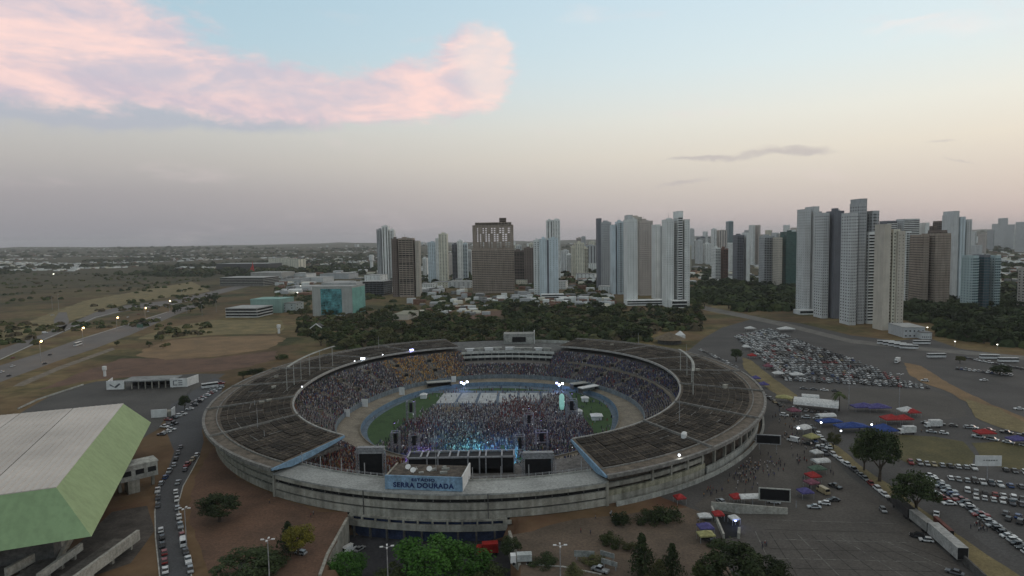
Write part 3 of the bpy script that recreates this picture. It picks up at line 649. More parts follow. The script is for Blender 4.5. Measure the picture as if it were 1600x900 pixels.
# press box in the far roofless sector
f0, f1 = GAPF
for z0, z1, o in ((8.6, 10.4, 27.0), (5.4, 7.0, 26.4)):
    mb = MB(); ring(mb, [(off(rSB, o), z1), (off(rSB, o), z0), (off(rSB, o + 1.0), z0), (off(rSB, o + 1.0), z1)], f0 + .3, f1 - .3, 2); part(mb, 'press_box_parapet', mat('press_white', (.52, .53, .50), .8, .1, .3, streak=.3))
mb = MB(); ring(mb, [(off(rSB, 30), 10.2), (off(rSB, 30), 3.0)], f0, f1, 2, close=False); part(mb, 'press_box_glazing', mat('dark_glazing', (.03, .035, .04), .3, .2, .5))
mb = MB(); ring(mb, [(off(rSB, 27.2), 10.0), (off(rSB, 27.2), 9.6), (rFA, 9.6), (rFA, 10.0)], f0, f1, 2); part(mb, 'press_box_roof', mat('press_roof', (.13, .13, .125), .9, .25, .3))
mb = MB(); ring(mb, [(off(rSB, 27.2), 5.6), (off(rSB, 27.2), 5.2), (off(rSB, 31), 5.2), (off(rSB, 31), 5.6)], f0, f1, 2); part(mb, 'press_box_floor', CONCD)
for k in range(14):
    d = f0 + 1.5 + (f1 - f0 - 3) * k / 13; mb = MB(); q = SP(d, rSB(d) + 28, 0); mb.box(q.x, q.y, 2.6, .6, .6, 2.8, R(d)); mb.box(q.x, q.y, 6.9, .5, .5, 1.8, R(d)); part(mb, 'pillar', CONCL)
for k in range(9):
    d = f0 + 4 + (f1 - f0 - 8) * k / 8 + random.uniform(-.8, .8); mb = MB(); q = SP(d, rSB(d) + 33 + random.uniform(-2, 2), 0)
    mb.box(q.x, q.y, 9.95, random.uniform(2, 3), random.uniform(3.5, 7), 1.9, R(d)); mb.box(q.x, q.y, 11.8, 3.3, 7.3, .2, R(d)); part(mb, 'broadcast_booth', random.choice([WHITE, CONCL, WHITE]))
mb = MB(); ring(mb, [(off(rFA, -12), 12.2), (off(rFA, -12), 9.9), (off(rFA, -11.4), 9.9), (off(rFA, -11.4), 12.2)], f0 + .5, 84, 2); part(mb, 'rear_parapet', CONCL)
q = PD(811, 534, 520); pb = part(MB().box(q.x, q.y + 6, 9.9, 25, 12, 8.2, -.03), 'lift_house', mat('lift_house_wall', (.30, .30, .28), .9, .15, .3))
part(MB().box(q.x, q.y - .1, 11.5, 11, .3, 4.2, -.03), 'dark_opening', DARK, pb)
for s in (-1, 1): part(MB().box(q.x + s * 8.6, q.y - .15, 11.6, 5.0, .3, 3.6, -.03), 'pale_panel', CONCL, pb)
part(MB().box(q.x + 12.8, q.y + 6, 9.95, .5, 12.4, 9.6, -.03), 'side_wall', WHITE, pb)
for s in (-3, 0, 4): part(MB().tube([(q.x + s, q.y + 4, 18), (q.x + s, q.y + 4, 22 + s % 3)], [.12, .06], 6), 'mast', STEEL, pb)
# ------------------------------------------------------------------ crowds: thousands of small figures, nobody could count them
SHIRT = [mat('shirt_%d' % i, c, .9, .1, 2.0) for i, c in enumerate([(.03, .03, .045), (.10, .10, .125), (.42, .41, .42), (.20, .04, .045), (.05, .07, .18), (.25, .235, .235), (.30, .16, .07), (.05, .10, .07), (.55, .51, .49), (.14, .085, .105)])]
SKINM = mat('skin_tone', (.22, .13, .09), .7, .2, 3.0); HAIRM = mat('hair_dark', (.015, .011, .009), .8, .1)
ORSEAT = [mat('warm_lit_shirt_%d' % i, c, .9, .1, 2.0) for i, c in enumerate([(.50, .27, .075), (.58, .36, .13), (.30, .15, .06), (.10, .07, .06), (.45, .36, .26)])]  # shirt colours carry the orange seats and yellowish light on one stand
CM = SHIRT + ORSEAT + [SKINM, HAIRM]
def crowd(name, pts, label, seat=True, idx=None, face=None):
    """every figure: tapered trunk with shoulders and a head, turned towards the stage"""
    n = len(pts); pts = np.asarray(pts, float); sc = rng.uniform(.88, 1.12, n)
    h = (.95 if seat else 1.40) * sc + (rng.random(n) < .45) * (.45 if seat else 0)
    wid = rng.uniform(.40, .54, n); ang = rng.uniform(-.5, .5, n) if face is None else face + rng.uniform(-.4, .4, n)
    T = [(-.8, -.5, 0), (.8, -.5, 0), (.8, .5, 0), (-.8, .5, 0), (-1, -.6, .82), (1, -.6, .82), (1, .6, .82), (-1, .6, .82), (-.3, -.3, 1), (.3, -.3, 1), (.3, .3, 1), (-.3, .3, 1)]
    tf = [(0, 1, 5, 4), (1, 2, 6, 5), (2, 3, 7, 6), (3, 0, 4, 7), (4, 5, 9, 8), (5, 6, 10, 9), (6, 7, 11, 10), (7, 4, 8, 11)]
    Hh = [(0, 0, 0), (-.14, -.14, .13), (.14, -.14, .13), (.14, .14, .13), (-.14, .14, .13), (0, 0, .30)]
    hf = [(1, 2, 0), (2, 3, 0), (3, 4, 0), (4, 1, 0), (1, 5, 2), (2, 5, 3), (3, 5, 4), (4, 5, 1)]
    T = np.array(T); Hh = np.array(Hh)
    V = np.empty((n, 18, 3)); ca, sa = np.cos(ang), np.sin(ang)
    for k in range(12):
        x = T[k, 0] * wid / 2; y = T[k, 1] * wid / 2 * .75
        V[:, k, 0] = pts[:, 0] + ca * x - sa * y; V[:, k, 1] = pts[:, 1] + sa * x + ca * y; V[:, k, 2] = pts[:, 2] + T[k, 2] * h
    for k in range(6): V[:, 12 + k] = pts + Hh[k] * [1.1, 1.1, 1.0]; V[:, 12 + k, 2] += h - .02
    base = (np.arange(n) * 18)[:, None, None]
    q = (np.array(tf)[None] + base).reshape(-1); tr = (np.array(hf)[None] + 12 + base).reshape(-1)
    nq, ntr = n * 8, n * 8
    me = bpy.data.meshes.new(name); me.vertices.add(n * 18); me.vertices.foreach_set('co', V.reshape(-1))
    me.loops.add(nq * 4 + ntr * 3); me.loops.foreach_set('vertex_index', np.concatenate([q, tr]).astype(np.int32))
    me.polygons.add(nq + ntr); st = np.concatenate([np.arange(nq) * 4, nq * 4 + np.arange(ntr) * 3]); me.polygons.foreach_set('loop_start', st.astype(np.int32))
    for m in CM: me.materials.append(m)
    ci = rng.choice(10, n, p=[.27, .17, .10, .06, .09, .11, .04, .03, .05, .08]) if idx is None else idx
    hm = np.where(rng.random(n) < .35, 15, 16)
    me.polygons.foreach_set('material_index', np.concatenate([np.repeat(ci, 8), np.repeat(hm, 8)]).astype(np.int32))
    me.update(calc_edges=True); me.validate()
    return tag(link(name, me), label, 'crowd', kind='stuff')
def stand_points(d0, d1, rows, fill=.85, dens=.62):
    out = []
    for i in rows:
        d = d0
        while d < d1:
            r = rSB(d) + (i + .5) * ROWD
            if 328 < d % 360 + (360 if d % 360 < 100 else 0) < 420 and 14.2 < (i + .5) * ROWD < 16.8: d += math.degrees(dens / r); continue
            j = min(abs((d - a + 180) % 360 - 180) for a in AISLES)
            thin = fill * (.72 + .5 * mnoise.noise(Vector((d * .11, i * .16, 2))))
            if j > math.degrees(1.25 / r) * (2.1 if i % 9 in (3, 4) else 1) and random.random() < thin:
                q = SP(d, r + random.uniform(-.15, .15), -3 + (i + 1) * ROWH); out.append((q.x, q.y, q.z))
            d += math.degrees(dens * random.uniform(.85, 1.15) / r)
    return out
p = stand_points(GAPF[1], 142, range(NROW)); n = len(p)
a = np.array([pol(Vector(v))[0] for v in p]); w = np.clip((142 - np.abs(a - 127) * 1.0 - 120) / 10, 0, 1) * .66
idx = np.where(rng.random(n) < w, rng.choice([10, 11, 12, 13, 14], n, p=[.34, .24, .2, .12, .1]), rng.choice(10, n, p=[.3, .17, .08, .06, .09, .11, .08, .03, .03, .05]))
crowd('crowd', p, 'seated crowd in warm orange and brown tones left of the press box', idx=idx)
crowd('crowd', stand_points(142, 190, range(NROW)), 'grey seated crowd filling the curve of the left stand')
crowd('crowd', stand_points(190, 233, range(NROW)), 'seated crowd in the left stand under the roof')
def deck_points(d0, d1, r0, r1, n):
    out = []
    while len(out) < n:
        d = random.uniform(d0, d1); r = random.uniform(rSB(d) + r0, rFA(d) + r1); q = SP(d, r, -3 + NLOW * ROWH); out.append((q.x, q.y, q.z))
    return out
p = stand_points(233.5, 253, range(NLOW), 1.15) + deck_points(233.5, 250.5, NLOW * ROWD, -12, 1500); crowd('crowd', p, 'reddish crowd in the near stand beside the left screen', idx=rng.choice([0, 3, 6, 9, 12, 5, 2], len(p), p=[.24, .24, .14, .14, .12, .06, .06]))
crowd('crowd', stand_points(253, 292, range(NLOW), .25), 'sparse spectators in the near stand behind the stage')
crowd('crowd', stand_points(GAPF[0], GAPF[1], range(10), 1.05), 'dense crowd in the lower tier below the press box')
p = stand_points(300, 428, range(NROW), 1.0); crowd('crowd', p, 'dark purple toned crowd in the right stands', idx=rng.choice([0, 1, 4, 9, 5, 2, 3], len(p), p=[.34, .22, .2, .1, .06, .04, .04]))
# field: floor covers, then the standing crowd
FC = [((694, 614), (720, 614), (709, 630), (681, 630)), ((723, 614), (748, 614), (741, 630), (713, 630)), ((752, 614), (777, 614), (774, 630), (746, 630)), ((781, 614), (808, 614), (808, 629), (779, 629)),
      ((812, 614), (842, 614), (844, 627), (813, 627)), ((846, 614), (876, 614), (882, 625), (848, 625))]
sheet('floor_cover', [P(696, 610, -7.9), P(888, 611, -7.9), P(935, 690, -7.9), P(640, 700, -7.9), P(655, 668, -7.9)], -7.90, mat('blue_floor_cover', (.115, .15, .20), .8, .12, .2), 0, 'blue grey cover laid over the pitch')
for k, f in enumerate(FC):
    w4 = [P(a, b, -7.84) for a, b in f]; mb = MB(); mb.prism([(v.x, v.y) for v in w4][::-1], -7.86, -7.78)
    tag(mb.build('floor_panel', mat('pale_floor_panel', (.42, .43, .43), .7, .14, .25, rnd=.1)), '%s pale floor panel from the left, laid over the far end of the pitch' % ORD[k + 1], 'floor panel', 'pale panels on the pitch')
fp = []; fidx = []
while len(fp) < 11500:
    px, py = random.uniform(585, 935), random.uniform(606, 735)
    left = 690 - (py - 612) * .62 - (22 if py > 655 else 0) - max(0, py - 680) * .3; right = 880 + (py - 612) * .75
    if px > min(right, 928) or px < left + random.gauss(0, 9): continue
    far = 635 + 5 * mnoise.noise(Vector((px * .02, 0, 0))) - (11 if 785 < px else 0) - (px > 850) * 6
    dens = sstep(far - 8, far + 10, py) * (1 if py < 712 else .55) * (.8 + .7 * mnoise.noise(Vector((px * .03, py * .05, 4)))) * (300.0 / (py - 375)) ** 2.4 * .42
    if random.random() > max(dens, .012): continue
    q = P(px, py, -7.88)
    d, r = pol(q)
    if r > rFE(d) - 4 or (q.y < 272 and 630 < px < 820): continue
    fp.append((q.x, q.y, -7.88))
    z = mnoise.noise(Vector((px * .014, py * .03, 8)))
    if 780 < px < 850 and 625 < py < 655 and random.random() < .35: c = 3
    elif 690 < px < 720 and 634 < py < 646 and random.random() < .5: c = 14
    elif py < 662 and random.random() < .45: c = random.choice([8, 2, 5, 9])
    elif px < 690 and 655 < py < 668 and random.random() < .3: c = 3
    else: c = int(rng.choice(10, p=[.20, .22, .11, .05, .12, .12, .02, .01, .06, .09]))
    fidx.append(c)
crowd('crowd', fp, 'huge standing crowd packed on the pitch before the stage', seat=False, idx=np.array(fidx))
sp_ = []
while len(sp_) < 420:
    px, py = random.uniform(570, 960), random.uniform(604, 700); q = P(px, py, -7.94); d, r = pol(q)
    if r < rFE(d) - 2 and mnoise.noise(q * .04) > -.05: sp_.append((q.x, q.y, -7.94))
crowd('crowd', sp_, 'scattered people on the grass around the packed pitch', seat=False)
# ------------------------------------------------------------------ stage, screens, truss towers, lamps
TRUSS = mat('truss_metal', (.34, .34, .36), .45, .1, 1, metal=.5)
def truss(mb, a, b, w=1.2, n=8, r=.09):
    a, b = Vector(a), Vector(b); d = (b - a).normalized(); up = Vector((0, 0, 1)) if abs(d.z) < .9 else Vector((1, 0, 0))
    x = d.cross(up).normalized() * w / 2; y = x.cross(d).normalized() * w / 2
    cs = [x + y, x - y, -x - y, -x + y]
    for c in cs: mb.bar(a + c, b + c, r * 2)
    for i in range(n):
        p, q = a.lerp(b, i / n), a.lerp(b, (i + 1) / n)
        for k in range(4): mb.bar(p + cs[k], q + cs[(k + 1) % 4], r * 1.3)
    return mb
def at(px, py, Y): return PD(px, py, Y)
SY0, ZS = 252.0, -3 + NLOW * ROWH + .02
a_, b_ = at(637, 712, SY0), at(803, 716, SY0); ztop = (a_.z + b_.z) / 2
stg = thing('stage', 'black draped concert stage with pale truss frame seen from behind', 'stage', ((a_.x + b_.x) / 2, SY0, ZS))
def sub(mb, name, m, root, **k):
    o = mb.build(name, m, root, **k); o.matrix_parent_inverse = Matrix.Translation(-root.location) ; return o
sub(MB().box((a_.x + b_.x) / 2, SY0 + 3.6, ZS, b_.x - a_.x, 6.4, 1.8), 'deck', BLACK, stg)
sub(MB().box((a_.x + b_.x) / 2, SY0 + .6, ZS + .02, b_.x - a_.x - .6, .4, ztop - ZS - .8), 'back_drape', BLACK, stg)
for s in (-1, 1): sub(MB().box((a_.x + b_.x) / 2 + s * ((b_.x - a_.x) / 2 - .4), SY0 + 3.6, ZS + 1.8, .4, 6, ztop - ZS - 2.6), 'side_drape', BLACK, stg)
sub(MB().box((a_.x + b_.x) / 2, SY0 + 3.4, ztop - .7, b_.x - a_.x, 6.8, .35), 'roof_sheet', mat('stage_roof', (.02, .02, .024), .7, .2), stg)
for px in (637, 657, 667, 684, 702, 715, 731, 749, 759, 784, 803):
    t = at(px, 713, SY0); mb = MB(); mb.bar((t.x, SY0 - .2, ztop + .2), (t.x, SY0 + 6.9, ztop + .2), .6, .5); sub(mb, 'roof_truss', TRUSS, stg)
for px in (637, 667, 684, 731, 749, 759, 784, 803):
    t = at(px, 713, SY0); mb = MB(); mb.bar((t.x, SY0 - .25, ZS), (t.x, SY0 - .25, ztop), .5); sub(mb, 'upright', TRUSS, stg)
sub(MB().bar((a_.x - .5, SY0 - .3, ztop - .1), (b_.x + .5, SY0 - .3, ztop - .1), .55, .6), 'rear_truss', TRUSS, stg)
sub(MB().bar((a_.x - .5, SY0 + 6.9, ztop + .1), (b_.x + .5, SY0 + 6.9, ztop + .1), .55, .6), 'front_truss', TRUSS, stg)
sub(MB().bar((b_.x, SY0 - .3, ztop), (b_.x + 5, SY0 - .3, ZS), .5), 'brace', TRUSS, stg)
def screen(x0, x1, y0, Y, label):
    A_, B_ = at(x0, y0, Y), at(x1, y0, Y); zt = A_.z; cx = (A_.x + B_.x) / 2; w = B_.x - A_.x
    t = thing('video_screen', label, 'screen', (cx, Y, ZS), 0, 'screens beside the stage')
    sub(MB().box(cx, Y, ZS + 1.0, w - 2.6, .6, zt - ZS - 2.2), 'display', BLACK, t)
    for s in (-1, 1): sub(truss(MB(), (cx + s * (w / 2 - .6), Y, ZS), (cx + s * (w / 2 - .6), Y, zt), 1.1, 10), 'truss_leg', TRUSS, t)
    sub(truss(MB(), (cx - w / 2, Y, zt + .3), (cx + w / 2, Y, zt + .3), 1.2, 9), 'truss_beam', TRUSS, t)
    sub(MB().box(cx, Y + .8, zt - 1.5, w - 1, 2.5, 2.4), 'cloth_hood', mat('grey_cloth', (.33, .33, .34), .9, .2, .8), t)
    for s in (-1, 1): sub(MB().bar((cx + s * (w / 2 - .6), Y + .4, zt - 1), (cx + s * (w / 2 - .6), Y + 5, ZS), .35), 'brace', TRUSS, t)
screen(556, 602, 703, 249, 'black video screen in a truss frame left of the stage')
screen(815, 866, 711, 247, 'black video screen in a truss frame right of the stage')
def tower_truss(x0, x1, ytop, ybase, label, speaker=True, zb=-7.9):
    q0, q1 = P(x0, ybase, zb), P(x1, ybase, zb); Y = (q0.y + q1.y) / 2; zt = PD((x0 + x1) / 2, ytop, Y).z; w = q1.x - q0.x
    t = thing('truss_tower', label, 'tower', ((q0.x + q1.x) / 2, Y, zb), 0, 'truss towers on the pitch')
    for sx in (0, 1):
        for sy in (0, 1): sub(truss(MB(), (q0.x + sx * w, Y + sy * w * .8, zb), (q0.x + sx * w, Y + sy * w * .8, zt), .5, 10, .07), 'truss_leg', TRUSS, t)
    for zz in (zt, (zt + zb) / 2):
        mb = MB()
        for p, q in (((0, 0), (1, 0)), ((1, 0), (1, 1)), ((1, 1), (0, 1)), ((0, 1), (0, 0))): mb.bar((q0.x + p[0] * w, Y + p[1] * w * .8, zz), (q0.x + q[0] * w, Y + q[1] * w * .8, zz), .22)
        sub(mb, 'truss_ring', TRUSS, t)
    if speaker: sub(MB().box((q0.x + q1.x) / 2, Y + w * .4, zb + (zt - zb) * .5, w * .36, w * .4, (zt - zb) * .42), 'speaker_array', BLACK, t)
for a in ((612, 624, 676, 712, 'truss tower with hung speakers at the left wing of the stage'), (640, 654, 680, 714, 'second truss tower right of the left wing'), (636, 648, 628, 662, 'dark delay tower on the grass left of the crowd'),
          (820, 834, 648, 676, 'slim delay tower standing in the middle of the crowd'), (806, 820, 682, 722, 'truss tower at the right wing of the stage'), (838, 856, 676, 706, 'truss tower behind the right screen'),
          (886, 902, 626, 658, 'truss tower at the right side of the crowd')): tower_truss(*a)
q = P(878, 641, -7.9); t = thing('inflatable_column', 'glowing teal white inflatable column at the right of the crowd', 'inflatable', q)
sub(MB().tube([q, q + Vector((0, 0, 3)), q + Vector((0, 0, 9)), q + Vector((0, 0, 10.2))], [1.0, 1.6, 1.5, .5], 12), 'body', mat('lit_teal', (.4, .6, .55), .6, .1, emit=(.30, .75, .65), estr=.3), t, smooth=True)
sub(MB().tube([q, q + Vector((0, 0, .5))], 1.5, 12), 'base', BLACK, t)
for k, (px, py, w, lab) in enumerate(((914, 627, 5, 'white box stall on the grass right of the crowd'), (932, 655, 7, 'white tent with equipment near the right pitch edge'), (662, 622, 5, 'small white canopy on the grass left of the panels'), (905, 648, 4, 'white cabin beside the right delay tower'))):
    q = P(px, py, -7.9); t = thing('site_cabin', lab, 'cabin', q)
    sub(MB().box(q.x, q.y, -7.9, w * .8, w * .7, 2.4), 'wall', WHITE, t)
    sub(MB().add([(q.x + a * w / 2, q.y + b * w / 2.2, -5.5) for a, b in ((-1, -1), (1, -1), (1, 1), (-1, 1))] + [(q.x, q.y, -4.2)], [(0, 1, 4), (1, 2, 4), (2, 3, 4), (3, 0, 4)]), 'canopy', WHITE, t)
for px, py, lab in ((847, 643, 'left'), (620, 655, 'x')):
    pass
# billboards leaning on the apron
for k, (px, py, w, h, lab) in enumerate(((628, 618, 4.0, 5.0, 'tall white banner board on the apron, right of its pair'), (570, 637, 4.0, 5.0, 'white banner board on the apron at left'), (542, 653, 3.6, 4.6, 'white banner board on the apron nearest the camera'),
                                         (709, 598, 3.4, 4.4, 'pale booth on the far apron'), (686, 604, 17, 5, 'long dark roofed shelter on the far left apron'), (907, 606, 14, 5, 'dark roofed shelter on the far right apron'), (920, 612, 15, 6, 'grey sloped tent beside the far right shelter'))):
    q = P(px, py, -5.8); t = thing('shelter' if w > 6 else 'banner_board', lab, 'shelter' if w > 6 else 'board', q, R(k * 9 - 20))
    if w > 6:
        o = MB().box(0, 0, 3.2, w, 5, .5).build('roof', CONCL if k != 6 else WHITE, t)
        MB().box(0, 2.2, 0, w - .6, .3, 3.2).build('back_wall', BLACK if k != 6 else CONCL, t)
        for s in (-1, 1): MB().box(s * (w / 2 - .4), 0, 0, .3, 4.4, 3.2).build('side_wall', CONCD, t)
    else:
        MB().box(0, 0, .4, w, .3, h).build('board', WHITE, t)
        for s in (-1, 1): MB().bar((s * w * .4, .2, 0), (s * w * .4, .2, h * .9), .2).build('leg', STEEL, t)
# floodlights that are lit
LAMPW = mat('lamp_white', (1, 1, 1), .4, 0, emit=(.85, .92, 1.0), estr=9); LAMPB = mat('lamp_blue', (1, 1, 1), .4, 0, emit=(.35, .42, 1.0), estr=9); LAMPO = mat('lamp_orange', (1, 1, 1), .4, 0, emit=(1.0, .62, .22), estr=12)
def point(q, col, watt, rad=.4):
    l = bpy.data.lights.new('lamp_light', 'POINT'); l.energy = watt; l.color = col; l.shadow_soft_size = rad
    o = bpy.data.objects.new('lamp_light', l); COL.objects.link(o); o.location = q; return o
def flood(q, m, label, size=.9, pole=0.0, n=1, light=None):
    t = thing('floodlight', label, 'floodlight', q, 0, 'lit floodlights of the stadium')
    if pole: MB().tube([(0, 0, 0), (0, 0, pole)], .14, 6).build('pole', STEEL, t)
    for i in range(n):
        x = (i - (n - 1) / 2) * size * 1.5
        MB().box(x, .35, pole, size * 1.15, .5, size).build('housing', STEEL, t); MB().box(x, 0, pole + .08, size, .2, size * .84).build('lens', m, t)
    if light: l = point((0, -1.2, pole + size / 2), *light); l.parent = t
def roof_edge(px, py):
    q = P(px, py, 14.2); d, r = pol(q); return SP(d, rRI(d) + .1, 14.4)
for px, py, m, lab, lt, n in ((582, 564, LAMPW, 'bright bluish twin floodlight on the left roof edge', ((.6, .75, 1), 500), 2), (655, 552, LAMPB, 'violet twin floodlight on the far left roof edge', ((.4, .4, 1), 500), 2),
                          (558, 566, LAMPW, 'small white lamp on the left roof edge', None, 1), (470, 606, LAMPW, 'small white lamp at the left end of the roof edge', None, 1), (600, 556, LAMPW, 'small white lamp between the two twin floodlights', None, 1),
                          (646, 549, LAMPW, 'small white lamp just left of the violet floodlight', None, 1)):
    flood(roof_edge(px, py), m, lab, 1.1 if n == 2 else .45, .2, n, lt)
for k, (px, py, lab) in enumerate(((721, 599, 'left blue white lamp in the left cluster on the apron'), (725, 601, 'middle blue white lamp in the left cluster on the apron'), (730, 598, 'right blue white lamp in the left cluster on the apron'),
                    (870, 600, 'left blue white lamp in the right cluster on the apron'), (874, 603, 'middle blue white lamp in the right cluster on the apron'), (879, 601, 'right blue white lamp in the right cluster on the apron'))):
    q = P(px, py + 8, -7.9); flood(q, LAMPB if k % 3 == 0 else LAMPW, lab, 1.3, 3.6, 1, ((.35, .5, 1), 700) if k % 3 == 1 else None)
q = rz(296, .03); flood(q + Vector((0, 0, .3)), LAMPW, 'bright white floodlight on the near right roof edge', .7, .6, 1, ((1, 1, .95), 120))
flood(P(558, 712, -2), LAMPW, 'white floodlight beside the left screen', .8, 2.0)
# coloured show lamps hung on the front truss, washing the crowd
for k, (px, col, w) in enumerate(((660, (.35, .25, 1), 5200), (700, (.05, .45, 1), 6500), (724, (.05, .65, 1), 7500), (752, (.10, .75, .95), 7500), (778, (.10, .55, 1), 6500), (800, (.1, .3, 1), 4200), (640, (.3, .25, 1), 900), (790, (.22, .2, 1), 2500))):
    q = at(px, 708, SY0 + 7); t = thing('show_light', '%s show light from the left along the stage front' % ORD[k + 1], 'stage light', (q.x, SY0 + 7.6, ztop - .2), 0, 'coloured show lights on the stage')
    MB().tube([(0, 0, .2), (0, .3, -.5)], [.28, .42], 10).build('housing', BLACK, t)
    MB().tube([(0, .3, -.5), (0, .31, -.53)], .36, 10).build('lens', mat('lens_%d' % k, (1, 1, 1), .4, 0, emit=col, estr=8), t)
    l = bpy.data.lights.new('show_beam', 'SPOT'); l.energy = w * 30; l.color = col; l.spot_size = R(36); l.spot_blend = .9; l.shadow_soft_size = .3
    o = link('show_beam', l, t, (0, .5, -.6)); o.rotation_euler = (Vector((random.uniform(-.35, .35), -1, random.uniform(.40, .75)))).to_track_quat('Z', 'Y').to_euler()
for k, (px, py, zz, col, w) in enumerate(((618, 676, 8, (.32, .24, 1), 300), (648, 640, 9, (.35, .28, 1), 700), (827, 650, 8, (.45, .3, .9), 700), (846, 676, 9, (.28, .22, 1), 1200), (894, 630, 10, (.3, .4, 1), 700))):
    q = P(px, py + 34, -7.9); t = thing('show_light', ['violet show light on the left wing tower', 'violet show light on the left delay tower', 'violet show light on the slim middle delay tower', 'violet show light on the tower behind the right screen', 'violet show light on the tower at the right of the crowd'][k], 'stage light', (q.x, q.y, zz), 0, 'violet lights on the truss towers')
    MB().box(0, 0, -.3, .9, .7, .6).build('housing', BLACK, t); MB().box(0, 0, -.36, .7, .5, .05).build('lens', mat('lens_violet', (1, 1, 1), .4, 0, emit=(.45, .35, 1), estr=6), t)
    l = point((0, 0, -1.2), col, w, .5); l.parent = t
# lit phones held up in the crowd
pl = MB()
for k in range(30):
    x, y, z = random.choice(fp); pl.box(x, y, z + 1.95, .26, .10, .2, 0)
tag(pl.build('phone_lights', mat('phone_glow', (1, 1, 1), .4, 0, emit=(.9, .93, 1), estr=1.6)), 'tiny phone lights sprinkled over the pitch crowd', kind='stuff')
# ------------------------------------------------------------------ vegetation
def leafmat(name, c, c2, rnd=.3):
    return mat(name, c, .85, 0, .35, col2=c2, rnd=rnd, spec=.15)
LEAF = [leafmat('foliage_dark', (.046, .062, .024), (.022, .034, .014)), leafmat('foliage_mid', (.072, .092, .030), (.036, .050, .018)), leafmat('foliage_olive', (.105, .105, .042), (.052, .056, .024)),
        leafmat('foliage_bright', (.060, .150, .024), (.030, .078, .014), .15), leafmat('foliage_yellow', (.20, .17, .025), (.085, .085, .02), .1), leafmat('foliage_brown', (.11, .088, .052), (.06, .05, .03))]
BARK = mat('bark', (.07, .052, .038), .95, .25, 1.0)
def crown_mesh(name, seed, n, leaf, m, shape='broad', clumps=14):
    """leaf faces on the surface and inside of many small clumps; unit crown: radius 1, base z 0, top z 1.3"""
    r = np.random.default_rng(seed); cl = []
    for k in range(clumps):
        a = r.uniform(0, 2 * math.pi); t = r.random()
        if shape == 'broad': z = .18 + .85 * t; rad = .72 * math.sqrt(max(.05, 1 - ((z - .5) / .72) ** 2)) * r.uniform(.5, 1.0); s = r.uniform(.17, .34)
        elif shape == 'cone': z = .05 + 1.2 * t; rad = .30 * (1.3 - z) * r.uniform(.2, 1); s = .34 * (1.36 - z) + .05
        else: z = .15 + .5 * t; rad = .8 * r.uniform(.2, 1); s = r.uniform(.25, .4)
        cl.append((rad * math.cos(a), rad * math.sin(a), z, s))
    V = []; F = []
    for i in range(n):
        cx, cy_, cz, s = cl[i % clumps]; d = r.normal(size=3); d /= np.linalg.norm(d); k = s * r.uniform(.55, 1.08)
        p = np.array([cx, cy_, cz]) + d * [k, k, k * .8]
        nn = d * .8 + r.normal(size=3) * .6 + [0, 0, .35]; nn /= np.linalg.norm(nn); u = np.cross(nn, r.normal(size=3)); u /= np.linalg.norm(u); v = np.cross(nn, u); l = leaf * r.uniform(.6, 1.3)
        o = len(V); V += [p - u * l, p - v * l * .6, p + u * l, p + v * l * .6]; F.append((o, o + 1, o + 2, o + 3))
    me = bpy.data.meshes.new(name); me.from_pydata([tuple(p) for p in V], [], F); me.materials.append(m); return me
def trunk_mesh(seed, h=1.0):
    r = random.Random(seed); mb = MB(); mb.tube([(0, 0, 0), (.02, .01, h * .5), (.04, -.02, h)], [.10, .07, .045], 7)
    for k in range(4):
        a = k * 1.57 + r.random(); mb.tube([(.02, .01, h * r.uniform(.5, .8)), (.3 * math.cos(a), .3 * math.sin(a), h + .15), (.5 * math.cos(a), .5 * math.sin(a), h + .45)], [.05, .035, .015], 5)
    return mb.mesh('trunk', BARK)
TRUNK = [trunk_mesh(k) for k in range(3)]
HI = [[crown_mesh('crown', 10 + i * 7 + k, 5200, .045, LEAF[i], 'broad', 38) for k in range(2)] for i in (0, 1, 2, 3, 4)]
MED = [[crown_mesh('crown', 60 + i * 7 + k, 420, .13, LEAF[i], 'broad', 12) for k in range(3)] for i in (0, 1, 2, 5)]
CONE = crown_mesh('crown', 5, 2600, .045, LEAF[0], 'cone', 30); CONEO = crown_mesh('crown', 6, 2200, .045, LEAF[2], 'cone', 26)
BUSH = [crown_mesh('foliage', 90 + k, 2200, .055, LEAF[[0, 1, 2][k]], 'low', 16) for k in range(3)]
def tree(q, rad, h, crown, label, group=None, name='tree', cz=None, trunk=True, cat='tree', sxy=None):
    t = thing(name, label, cat, (q.x, q.y, q.z), random.uniform(0, 6.28), group)
    th = h * .32 if trunk else 0.0
    c = link('crown' if trunk else 'foliage', crown, t, (0, 0, th)); k = (h - th) / 1.3
    c.scale = (rad, rad, k) if sxy is None else (rad * sxy, rad / sxy, k)
    if trunk:
        b = link('trunk', random.choice(TRUNK), t); b.scale = (rad * .7, rad * .7, th * 1.02)
    return t
